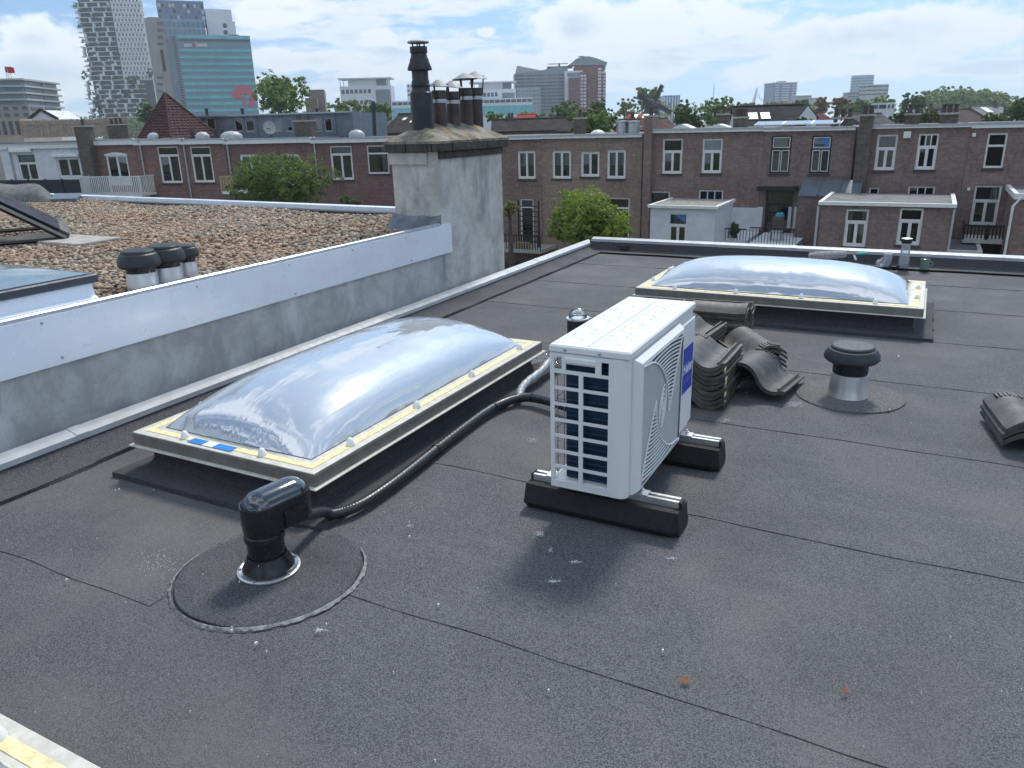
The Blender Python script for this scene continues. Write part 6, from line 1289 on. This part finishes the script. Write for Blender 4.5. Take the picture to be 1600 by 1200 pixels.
# ---------------------------------------------------------------- far buildings
M_hzg = pm('pale_concrete', (.42, .41, .40), .8, 0, .12, .06); M_offw = pm('white_cladding', (.66, .68, .72), .5, 0, .05, .05); M_gl = pm('blue_glass', (.06, .11, .16), .08, 0, .2, .08, coat=1, spec=.8); M_teal = pm('teal_glass', (.10, .42, .46), .2, 0, .12, .1, coat=.6); M_teald = pm('grey_teal_spandrel', (.15, .25, .30), .4, 0, .08, .1)
M_dwin = pm('dark_window', (.035, .045, .06), .12, 0, .3, .2, coat=.6); M_redb = pm('red_brick_far', (.22, .07, .065), .8, 0, .15, .1); M_gryg = pm('grey_glass_cladding', (.20, .25, .29), .3, 0, .12, .06); M_lwin = pm('light_window', (.55, .58, .6), .2, 0, .2, .2)
def block(label, u0, u1, vt, D, ang=0, depth=15, mat=None, rows=0, cols=0, wm=None, fw=.6, fh=.55, vb=None, cat='building', name='far_building', top=None, group='far city buildings', sides=True, zb=GZ, um=None, bandname='window'):
    um = um or (u0 + u1) / 2; f = frame(um, D, ang); vmid = (vt + (vb or 185)) / 2; s0 = f.pix(u0, vmid)[0]; s1 = f.pix(u1, vmid)[0]; zt = f.pix((u0 + u1) / 2, vt)[1]
    t = thing(name, label, cat, ((s0 + s1) / 2, 0, zb), group, f); MB().box(s0, s1, 0, depth, zb, zt).build('walls', mat or M_hzg, t); zl = f.pix((u0 + u1) / 2, vb or 185)[1]
    if rows:
        hr = (zt - zl) / rows; wc = (s1 - s0) / cols
        for r in range(rows):
            for c in range(cols):
                x = s0 + wc * (c + .5); z = zt - hr * (r + .5); MB().box(x - wc * fw / 2, x + wc * fw / 2, -.12, -.01, z - hr * fh / 2, z + hr * fh / 2).build(bandname, wm or M_dwin, t)
            if sides:
                for c in range(2):
                    y = depth * (c + .5) / 2; z = zt - hr * (r + .5)
                    for x, e in ((s0, -1), (s1, 1)): MB().box(min(x + e * .01, x + e * .12), max(x + e * .01, x + e * .12), y - depth * .2, y + depth * .2, z - hr * fh / 2, z + hr * fh / 2).build(bandname, wm or M_dwin, t)
    return t, f, s0, s1, zt, zl
# left: banded hotel with flags
t, f, s0, s1, zt, zl = block('banded grey building with red flags on its roof', -30, 36, 124, 170, 8, 18, M_hzg, 4, 3, M_gryg, .96, .55, 166)
for k in range(5): z = zt - (zt - zl) * k / 4; MB().box(s0 - .4, s1 + .9, -.9, 18, z - .25, z + .1).build('balcony_slab', M_hzg, t)
for u in (11, 14, 18): p = f.pix(u, 122, 2); q = MB().tube([(p[0], 2, zt), (p[0], 2, zt + 2.6)], .06, 6).build('flag_pole', M_zinc, t); MB().grid(6, 3, lambda a, b: (p[0] + .9 * a, 2 + .2 * math.sin(a * 6), zt + 1.5 + 1.1 * b - .3 * a)).build('flag', pm('red_flag', (.5, .03, .04), .8), q)
block('lower grey wing with three columns of windows', -25, 48, 164, 165, 8, 14, pm('warm_grey_render', (.30, .28, .27), .85, 0, .1, .2), 3, 5, M_dwin, .5, .5, 195)
block('beige apartment block with tall white framed windows at the left edge', -30, 34, 186, 85, 6, 9, pm('beige_brick', (.40, .34, .29), .85, 0, .15, .4), 1, 6, M_dwin, .45, .75, 214)
f = frame(65, 130); a = f.pix(46, 188); b = f.pix(88, 186); p = f.pix(64, 172); t = thing('gable_house', 'white gable with dark verge left of the bamboo screen', 'house', ((a[0] + b[0]) / 2, 0, GZ), fr=f); MB().prism([(a[0], GZ), (b[0], GZ), (b[0], b[1]), (p[0], p[1]), (a[0], a[1])], 0, 8, 'y').build('walls', M_wr, t); MB().tube([(a[0] - .3, -.1, a[1]), (p[0], -.1, p[1] + .1), (b[0] + .3, -.1, b[1])], .25, 6).build('verge', M_rt, t)
# plant-covered tower
f = frame(178, 620, 0); D = 620
def tower_green():
    zpod = f.pix(190, 126)[1]; zT = 118.; zg = f.pix(190, 184)[1]
    xL = f.pix(133, 90)[0]; xM = f.pix(186, 90)[0]; xR = f.pix(225, 90)[0]; dd = 26
    t = thing('green_tower', 'tall white tower with plant filled balconies on the left', 'tower', ((xL + xR) / 2, 0, GZ), 'far city buildings', f)
    M_twh = pm('white_tower_cladding', (.70, .70, .70), .6, 0, .05, .05); M_tdk = pm('shaded_loggia_glass', (.03, .04, .045), .3, 0, .4, .3)
    # body: left face set square-on, right face turned away
    MB().prism([(xL + 1.5, 1.5), (xM, 1.5), (xR, 9), (xR - 6, dd), (xL + 4, dd)], GZ, zT).build('core', M_tdk, t)
    nf = int((zT - zg) / 3.3); rr = random.Random(8); greens = []; win = MB(); plant = MB()
    for k in range(nf):
        z = zg + k * 3.3
        pod = z < zpod; x1 = xM + (15 if pod else 0); x0 = xL - (2.5 if pod else 0)
        mb = MB(); mb.box(x0 - .6, x1, -1.0, 2.2, z, z + .42)
        x = x0 + rr.uniform(-1, 3)
        while x < x1 - 2:
            w = rr.uniform(.8, 1.7); mb.box(x, min(x + w, x1), -.6, 2.2, z + .56, z + 3.3); 
            if rr.random() < .4: mb.box(x - 2.2, x, -1.0, -.7, z + .56, z + 1.5)
            x += rr.uniform(6.5, 10.5)
        mb.box(x0 - 2.4 if k % 2 else x0 - 1.6, x0 - .62, .6, 3.0, z, z + .9)
        mb.build('balcony_tier', M_twh, t)
        for _ in range(7 if pod else 3): xx = rr.uniform(x0, x1); greens.append(((xx, -.6, z + 1.2), (1.3, .8, 1.0)))
        if pod and rr.random() < .8: xx = rr.uniform(x0, x1); greens.append(((xx, -1.2, z + 1.8), (2.6, 1.4, 2.2)))
        if not pod:                          # right face: white with small windows
            d = Vector((xR - xM, 7.5, 0)); L_ = d.length; d.normalize(); nn = Vector((d.y, -d.x, 0)); P0 = Vector((xM, 1.5, 0))
            def q(a, o, zz): p = P0 + d * a + nn * o; return (p.x, p.y, zz)
            mb = MB(); mb.add([q(0, .3, z), q(L_, .3, z), q(L_, .3, z + 3.3), q(0, .3, z + 3.3)], [(0, 1, 2, 3)]); mb.build('wall_tier', M_twh, t); mb = win
            for c in range(8):
                a = L_ * (c + .3 + .4 * (k % 2)) / 8.4
                for (oo, zz0, zz1) in ((.34, z + .9, z + 2.5),): mb.add([q(a, oo, zz0), q(a + 1.15, oo, zz0), q(a + 1.15, oo, zz1), q(a, oo, zz1)], [(0, 1, 2, 3)])
            mb = plant
            for c in range(8): a = L_ * (c + .3 + .4 * (k % 2)) / 8.4; mb.add([q(a - .3, .35, z + .55), q(a + 1.5, .35, z + .55), q(a + 1.5, 1.3, z + .75), q(a - .3, 1.3, z + .75), q(a + 1.5, 1.3, z + .35), q(a - .3, 1.3, z + .35)], [(0, 1, 2, 3), (3, 2, 4, 5)])
            mb.box(xR - .3, xR + 1.6, 8.5, 10, z + (1.6 if k % 2 else 0), z + 1.2 + (1.6 if k % 2 else 0))
    win.build('small_windows', M_dwin, t)['kind'] = 'stuff'; plant.build('planters', M_twh, t)['kind'] = 'stuff'
    bl = [((xL - 3, 0, zpod + 4), (2.2, 1.5, 3.2)), ((xR + 1, 5, zpod + 5), (2.2, 1.5, 3.6)), ((xM + 8, 0, zpod + 1.5), (5, 1.5, 1.6))] + greens
    me = crown_mesh('balcony_plants', bl, 9000, .8, LM['d'], 3, ((xL + xR) / 2, 0, GZ)); o = bpy.data.objects.new('balcony_plants', me); C.objects.link(o); o.parent = t
tower_green()
# bank offices: concrete slab tower, glass tower, white lift block, teal front
def bank():
    D = 420; f = frame(336, D, 23); t = thing('bank_offices', 'teal glass bank office with concrete and glass towers behind', 'office building', (f.pix(336, 150)[0], 0, GZ), 'far city buildings', f)
    px = lambda u, v, y=0: f.pix(u, v, y)
    a, b = px(285, 120)[0], px(398, 120)[0]; zt = px(340, 55)[1]
    MB().box(a, b, 0, 16, GZ, zt).build('teal_front', M_teald, t); MB().box(a + .3, b - .3, -.25, -.01, px(340, 64.5)[1], px(340, 61.5)[1]).build('dark_band', M_dwin, t); MB().box(a, b, -.2, -.01, px(340, 60.5)[1], zt - .05).build('top_band', M_teal, t)
    for r in range(10):
        z1 = px(340, 76.7 + r * 10.35)[1]; z0 = px(340, 81.4 + r * 10.35)[1]; n = 6
        for c in range(n):
            x0 = a + (b - a) * (c + .02) / n; x1 = a + (b - a) * (c + .97) / n; MB().box(x0, x1, -.18, -.01, z0, z1).build('window_band', M_teal, t)
            for q in (1, 2): x = x0 + (x1 - x0) * q / 3; MB().box(x - .06, x + .06, -.24, -.181, z0, z1).build('mullion', M_teald, t)
    rows = Matrix(((1, 0, 0, 0), (0, 0, -1, 0), (0, 1, 0, 0), (0, 0, 0, 1)))
    x, z = px(294, 70); M_lt = pm('white_lettering', (.85, .85, .85), .5)
    text('asn', 2.9, M_lt, 'lettering', t, Matrix.Translation((x, -.35, z)) @ Matrix.Rotation(PI / 2, 4, 'X'), .1); x, z = px(315, 70); text('bank', 2.9, M_lt, 'lettering', t, Matrix.Translation((x, -.35, z)) @ Matrix.Rotation(PI / 2, 4, 'X'), .1)
    M_pk = pm('pinkish_red_sign', (.55, .10, .14), .5); x, z = px(303.8, 69.5); MB().lathe([(.0, 0), (.8, .02), (.95, .1), (0, .14)], 0, 0, 14, M=Matrix.Translation((x, -.4, z)) @ Matrix.Rotation(PI / 2, 4, 'X')).build('sign_emblem', M_pk, t)
    # large red swirl on the facade, half hidden by the tree
    mb = MB(); cx, cz = px(381, 152); out = []; inn = []
    for i in range(25):
        an = PI * 1.0 - PI * 1.35 * i / 24; R0 = 5.9; out.append((cx + R0 * 1.0 * math.cos(an), cz + R0 * math.sin(an))); inn.append((cx + .8 + 2.4 * math.cos(an), cz - .6 + 2.2 * math.sin(an)))
    V = [(p[0], -.5, p[1]) for p in out] + [(p[0], -.5, p[1]) for p in inn]; mb.add(V, [(i, i + 1, 26 + i, 25 + i) for i in range(24)]); mb.build('red_swirl', M_pk, t)
    p0, p1 = px(378, 150), px(384, 169); MB().box(p0[0], p1[0], -.52, -.4, p1[1], p0[1]).build('red_swirl_stem', M_pk, t)
    # stair strip, blue glass corner, concrete slab tower
    MB().box(px(276.5, 120)[0], a - .02, .3, 14, GZ, px(280, 56)[1]).build('stair_strip', M_gryg, t)
    for k in range(30): z = px(280, 58 + k * 4.1)[1]; MB().box(px(278, 120)[0], a - .5, .1, .29, z - .5, z + .25).build('stair_landing', M_dwin, t)
    c0, c1 = px(263, 100, 5)[0], px(329, 100, 5)[0]; zg = px(290, 30, 5)[1]
    MB().box(c0, c1, 5, 20, GZ, zg).build('glass_tower', pm('pale_blue_glass', (.17, .28, .40), .15, 0, .15, .06, coat=.8), t)
    for r in range(3):
        for c in range(9): x = c0 + (c1 - c0) * (c + .1) / 9; z = zg - 1.2 - r * 3.4; MB().box(x, x + (c1 - c0) / 9 * .75, 4.86, 4.99, z - 2.4, z).build('glass_panel', M_gl, t)
    d0, d1 = px(240, 90, 3)[0], px(263, 90, 3)[0] - .02; zs = px(250, 27, 3)[1]; M_cc = pm('grey_beige_concrete', (.31, .29, .27), .85, 0, .1, .1)
    hx0, hx1 = px(252.5, 95, 3)[0], px(257.5, 95, 3)[0]; hz0, hz1 = px(254, 112, 3)[1], px(254, 78, 3)[1]
    wm_ = wall_mesh(d0, d1, GZ, zs, [(hx0, hx1, hz0, hz1)], 4, 4); o = wm_.build('concrete_slab', M_cc, t)
    o.location = (0, 3, 0)
    for v in (36.5, 47, 58, 68.5, 121, 131.5, 142): x0, z0 = px(246, v + 2.2, 3); x1, z1 = px(254.5, v - 2.2, 3); MB().box(x0 + (v - 90) * .0, x1, 2.85, 2.99, z0, z1).build('slab_window', M_dwin, t)
    MB().box(px(235, 90, 7)[0], d0 - .02, 7, 20, GZ, px(238, 28, 7)[1]).build('pale_fin', M_hzg, t)
    e0, e1 = px(246, 15, 12)[0], px(319, 15, 12)[0]; zu = px(280, 1, 12)[1]; MB().box(e0, e1, 12, 26, zg - 2, zu).build('upper_storeys', pm('blue_grey_cladding', (.16, .20, .27), .35, 0, .12, .1), t)
    rr = random.Random(6)
    for r in range(4):
        for c in range(13):
            if rr.random() < .8: x = e0 + (e1 - e0) * (c + .2) / 13; z = zu - 1.5 - r * 2.7; MB().box(x, x + (e1 - e0) / 13 * rr.uniform(.45, .9), 11.86, 11.99, z - 1.6, z).build('upper_window', rr.choice((M_dwin, M_lwin, M_gl)), t)
    g0, g1 = px(323, 35, 10)[0], px(363.5, 35, 10)[0]; MB().box(g0, g1, 10, 22, zt - 1, px(343, 14.5, 10)[1]).build('lift_block', M_offw, t); MB().box(g1 - .02, px(367, 40, 14)[0], 12, 20, zt - 1, px(365, 33, 10)[1]).build('lift_annexe', M_offw, t)
    for (u, v) in ((351.5, 40), (352.5, 50.5)): x, z = px(u, v, 9.9); MB().lathe([(1.1, 0), (1.1, .2), (0, .2)], 0, 0, 16, M=Matrix.Translation((x, 9.99, z)) @ Matrix.Rotation(PI / 2, 4, 'X')).build('porthole', M_dwin, t)
    MB().box(px(356, 52, 8)[0], px(372, 52, 8)[0], 6, 9, zt + .01, zt + 1.0).build('roof_plant', M_dwin, t)
bank()
block('brown concrete stair tower right of the big loose tree', 484, 508, 140, 120, 10, 6, pm('brown_concrete', (.26, .23, .21), .85, 0, .12, .3))
block('lower brown annexe of the stair tower', 478, 497, 153, 117, 10, 5, pm('brown_concrete_low', (.27, .24, .22), .85, 0, .12, .3))
def white_office(label, u0, uc, u1, vt, vt2, D, dk=True):
    f = frame((u0 + u1) / 2, D, 0); a, b, c = f.pix(u0, 150)[0], f.pix(uc, 150)[0], f.pix(u1, 150)[0]; z1 = f.pix(uc, vt)[1]; z2 = f.pix(uc, vt2)[1]; t = thing('white_office', label, 'office building', ((a + c) / 2, 0, GZ), 'white offices', f)
    MB().box(a, c, 0, 14, GZ, z2).build('walls', M_offw, t); MB().box(a + 4.5, b + 2, 1, 13, z2, z1).build('upper_walls', M_offw, t); MB().box(a - .6, c + .4, -1.2, 14.5, z1, z1 + .6).build('roof_slab', M_offw, t); MB().box(b + 2, c - 2, 2, 13, z2, z1).build('roof_glass', M_gryg, t)
    for x in (a + .4, a + 2.2, c - .8, c - 2.4): MB().box(x, x + .35, -.6, -.2, z2, z1).build('roof_post', M_offw, t)
    for r in range(3):
        for k in range(7):
            x = a + .8 + (b - a - 1) * k / 7; z = z2 - 2.2 - r * 5.6; MB().box(x, x + (b - a) / 7 * .62, -.14, -.01, z - 1.5, z + .5).build('window', M_dwin, t)
    if dk:
        MB().box(b + 1.6, c - .6, -.2, -.01, GZ + 2, z2 - 2.0).build('dark_glazing', M_gryg, t)
        for k in range(8): x = b + 1.8 + (c - b - 2.6) * k / 7; MB().box(x, x + .12, -.3, -.201, GZ + 2, z2 - 2.0).build('mullion', M_dwin, t)
    return t
white_office('white office block with roof canopy left of the chimney flues', 532, 583, 612, 123, 134, 450)
white_office('white office block between the flues and the grey glass block', 735, 780, 806, 129, 139, 440)
block('small white stair block beside the tall flue', 636, 652, 131, 470, 0, 8, M_offw, 3, 3, M_dwin, .5, .4, 152)
t, f, s0, s1, zt, zl = block('long low office wing with teal glazing behind the chimney', 612, 832, 155, 430, 0, 12, M_offw, 1, 26, M_dwin, .86, .5, 164, sides=False)
for k in range(24): x = s0 + (s1 - s0) * k / 24; MB().box(x + .1, x + (s1 - s0) / 24 - .1, -.3, -.01, zl - 5.5, zl - .8).build('teal_glazing', M_teal, t)
# grey glass block with slanting roof and the red brick tower
def grey_block():
    D = 520; f = frame(850, D, 0); px = lambda u, v, y=0: f.pix(u, v, y); t = thing('glass_office_block', 'grey banded glass block with slanting roof edge', 'office building', (px(850, 170)[0], 0, GZ), 'far city buildings', f)
    a, b, c = px(803, 130)[0], px(868, 130)[0], px(887, 130)[0]
    MB().prism([(a, GZ), (c, GZ), (c, px(887, 105)[1]), (b, px(862, 105)[1]), (px(845, 110)[0], px(845, 110)[1]), (a, px(803, 116)[1])], 0, 22, 'y').build('body', M_gryg, t)
    MB().prism([(px(805, 115)[0], px(805, 115)[1]), (px(808, 102)[0], px(808, 102)[1]), (px(846, 109.5)[0], px(846, 109.5)[1])], 3, 12, 'y').build('slanting_screen', M_hzg, t)
    for r in range(11):
        v = 119 + r * 5.4; x0, z0 = px(805, v + 1.2); x1 = px(886, v)[0]; z1 = px(805, v - 1.2)[1]; n = 5
        for k in range(n): MB().box(x0 + (x1 - x0) * (k + .03) / n, x0 + (x1 - x0) * (k + .95) / n, -.2, -.01, z0 + .2, z1).build('window_band', M_dwin, t)
    x0, z0 = px(808, 178); x1, z1 = px(844, 137); MB().box(x0, x1, -5, -.25, GZ, z1).build('front_wing', pm('pale_grid_glass', (.32, .38, .42), .3, 0, .1, .1, coat=.4), t)
    for r in range(7):
        for k in range(6): xx = x0 + (x1 - x0) * (k + .12) / 6; zz = z1 - 1.2 - r * 2.5; MB().box(xx, xx + (x1 - x0) / 6 * .7, -5.14, -5.01, zz - 1.4, zz).build('wing_window', M_gryg, t)
    MB().box(px(855, 104)[0], px(895, 104)[0], 2, 8, px(875, 106.5)[1], px(875, 103)[1]).build('roof_plant', M_dwin, t); MB().box(px(857, 98)[0], px(888, 98)[0], 4, 5, px(875, 99.5)[1], px(875, 98.3)[1]).build('roof_boom', M_dwin, t); MB().box(px(873, 101)[0], px(876, 101)[0], 4, 5, px(875, 103)[1], px(875, 98)[1]).build('boom_mast', M_dwin, t)
    f2 = frame(920, D - 10, 0); px2 = lambda u, v, y=0: f2.pix(u, v, y); t = thing('brick_tower_block', 'red brick tower block with curved glass roof', 'tower', (px2(920, 170)[0], 0, GZ), 'far city buildings', f2)
    def bx_(n, m_, u0, u1, v0, y0, y1): MB().box(px2(u0, 140)[0], px2(u1, 140)[0], y0, y1, GZ, px2((u0 + u1) / 2, v0)[1]).build(n, m_, t)
    bx_('walls', M_redb, 900, 943, 102, 6, 20); bx_('front_wing', M_redb, 889, 907, 121, 0, 5.9); bx_('mid_wing', M_redb, 907.3, 917, 112, 2, 5.9); bx_('right_wing', M_redb, 943.3, 949, 113, 8, 20)
    pr = [(888, 102), (893, 98), (900, 92), (910, 88.5), (920, 88), (932, 91), (949, 97.5), (944, 111), (943, 102)]; MB().prism([px2(u, v, 6) for u, v in pr], 5.5, 19, 'y').build('curved_roof', M_gryg, t)
    bx_('white_penthouse', M_offw, 883, 911, 110, 3, 5.8)
    for r in range(12):
        z = px2(925, 107 + r * 5.3)[1]
        for (u0, u1, m_, y) in ((936, 941, M_lwin, 6), (944.3, 948.5, M_lwin, 8), (912.5, 916.5, M_lwin, 2), (907.5, 911.5, M_lwin, 2), (921, 924, M_dwin, 6), (927, 930, M_dwin, 6)):
            if (y == 2 and r < 2): continue
            MB().box(px2(u0, 140)[0], px2(u1, 140)[0], y - .15, y - .01, z - .75, z + .55).build('window', m_, t)
        if r > 2:
            for k in range(4): x = px2(891, 140)[0] + k * 1.35; MB().box(x, x + 1.0, -.15, -.01, z - .75, z + .4).build('window', M_dwin, t)
    for r in range(1): MB().box(px2(887, 114)[0], px2(909, 114)[0], 2.85, 2.99, px2(900, 119)[1], px2(900, 113)[1]).build('penthouse_glazing', M_teald, t)
    MB().box(px2(906, 86)[0], px2(916, 86)[0], 10, 11, px2(911, 87)[1], px2(911, 85.5)[1]).build('roof_boom', M_dwin, t)
grey_block()
# windmill
def windmill():
    D = 300; f = frame(1022, D, 0); px = lambda u, v, y=0: f.pix(u, v, y); hx, hz = px(1022, 164); t = thing('windmill', 'dark windmill with four sails above the trees', 'windmill', (hx, 0, GZ), None, f); M_wm = pm('dark_mill_wood', (.045, .038, .04), .8, 0, .2, .5)
    MB().lathe([(4.6, GZ), (3.2, hz - 3), (2.6, hz - 1.2)], hx, 4.6, 8).build('tower', M_wm, t); MB().lathe([(2.8, hz - 1.2), (2.7, hz + .4), (1.6, hz + 1.8), (0, hz + 2.2)], hx, 4.2, 12).build('cap', M_wm, t); MB().tube([(hx, 4, hz), (hx, .2, hz)], .35, 8).build('wind_shaft', M_wm, t)
    for (u, v) in ((1037, 134), (1000, 146.5), (1048, 178), (1008, 194)):
        e = px(u, v); d = Vector((e[0] - hx, 0, e[1] - hz)); L_ = d.length; d.normalize(); n_ = Vector((-d.z, 0, d.x)); o = Vector((hx, .2, hz)); mb = MB(); mb.tube([o, o + d * L_], [.22, .13], 4)
        s_ = MB().tube([o, o + d * L_], [.24, .14], 4).build('sail_stock', M_wm, t); mb = MB()
        for k in range(11): q = o + d * (L_ * (.2 + .8 * k / 10)); mb.tube([q - n_ * .35, q + n_ * 1.25], .07, 4)
        for w in (.45, .85, 1.25, -.35): mb.tube([o + d * L_ * .2 + n_ * w, o + d * L_ + n_ * w], .07, 4)
        mb.build('sail_lattice', M_wm, s_); V = [o + d * L_ * .22 + n_ * .05 + Vector((0, .1, 0)), o + d * L_ + n_ * .05 + Vector((0, .1, 0)), o + d * L_ + n_ * 1.2 + Vector((0, .1, 0)), o + d * L_ * .22 + n_ * 1.2 + Vector((0, .1, 0))]; MB().add(V, [(0, 1, 2, 3)]).build('sail_board', M_wm, s_)
windmill()
t, f, s0, s1, zt, zl = block('blue and white striped office right of the windmill', 1036, 1062, 149, 700, 0, 14, pm('blue_glass_far', (.10, .22, .42), .3, 0, .1, .05), 0, 0)
for k in range(6): x = s0 + (s1 - s0) * (k + .1) / 6; MB().box(x, x + (s1 - s0) / 6 * .45, -.5, -.02, GZ, zt - 1).build('white_pier', M_offw, t)
p = at(1183, 137, 1100); q = at(1177, 162, 1100); t = thing('bridge_pylon', 'slender white bridge pylon on the skyline', 'pylon', (q.x, q.y, GZ)); MB().tube([Vector((q.x, q.y, GZ)) + (q - p) * .6, q, p], [3.2, 2.4, .7], 8).build('mast', M_offw, t)
for k in range(6): e = at(1190 + k * 3, 164, 1100); MB().tube([q.lerp(p, .95 - .1 * k), e], .12, 4).build('stay_cable', M_offw, t)
p = at(1116, 130, 900); t = thing('antenna_mast', 'thin antenna mast on the skyline', 'mast', (p.x, p.y, GZ)); MB().tube([(p.x, p.y, GZ), (p.x, p.y, p.z)], [.7, .3], 6).build('mast', M_zinc, t); MB().box(p.x - .8, p.x + .8, p.y - .3, p.y + .3, p.z - 6, p.z - 5.4).build('crossbar', M_zinc, t)
t, f, s0, s1, zt, zl = block('square apartment tower with white balcony bands', 1207, 1243, 130, 900, 6, 24, pm('tower_blue_grey', (.20, .26, .36), .6, 0, .08, .04), 0, 0)
for r in range(10):
    z = zt - 2 - r * 2.55
    for (k0, k1) in ((.08, .25), (.36, .68), (.8, 1.02)): MB().box(s0 + (s1 - s0) * k0, s0 + (s1 - s0) * k1, -.9, -.02, z - .6, z + .5).build('balcony_band', M_offw, t)
MB().box(s0 - 1, s1 + 1, -1, 25, zt, zt + .9).build('roof_slab', M_offw, t); MB().box(s0 + 9, s0 + 17, 6, 14, zt + .9, zt + 2.6).build('plant_room', M_hzg, t)
block('low pale flats behind the trees right of the square tower', 1244, 1268, 149, 750, 0, 14, M_hzg, 2, 6, M_dwin, .6, .4, 158); block('wide low grey flats in the far trees', 1268, 1288, 152.5, 740, 0, 14, M_hzg)
f = frame(1353, 850, 0); a, b = f.pix(1337, 135)[0], f.pix(1370, 135)[0]; zt = f.pix(1353, 117)[1]; R_ = (b - a) / 2
t = thing('round_tower', 'pale round office tower on the right skyline', 'tower', ((a + b) / 2, R_, GZ), 'far city buildings', f); MB().lathe([(R_, GZ), (R_, zt - 1), (R_ * 1.02, zt - 1), (R_ * 1.02, zt), (0, zt + .5)], (a + b) / 2, R_, 32).build('walls', pm('pale_blue_cladding', (.42, .50, .58), .4, 0, .06, .04), t, smooth=30)
for r in range(11): z = zt - 3 - r * 2.6; MB().lathe([(R_ * 1.003, z - .7), (R_ * 1.008, z - .7), (R_ * 1.008, z + .5), (R_ * 1.003, z + .5)], (a + b) / 2, R_, 32).build('window_band', M_gryg, t)
block('stepped grey office before the round tower', 1353, 1388, 132, 800, 0, 16, M_hzg, 3, 4, M_dwin, .92, .4, 150); block('low dark annexe left of the round tower', 1325, 1342, 144, 790, 0, 12, M_gryg, 2, 3, M_dwin, .8, .4, 153); block('white low house among the trees below the stepped office', 1386, 1398, 160, 180, 0, 8, M_wr, 1, 2, M_dwin, .5, .5, 172)

# ---------------------------------------------------------------- the air between here and the skyline
hm, hnt, hb = nodes('haze'); hnt.nodes.remove(hb); hv = hnt.nodes.new('ShaderNodeVolumePrincipled'); hv.inputs['Color'].default_value = (.86, .93, 1, 1); hv.inputs['Density'].default_value = .00028; hv.inputs['Anisotropy'].default_value = .2
hnt.links.new(hv.outputs[0], hnt.nodes['Material Output'].inputs['Volume'])
o = MB().box(-1810, 1510, -310, 1910, GZ - 1.5, 126).build('haze', hm); props(o, 'thin pale summer haze over the whole city', 'haze', kind='stuff')
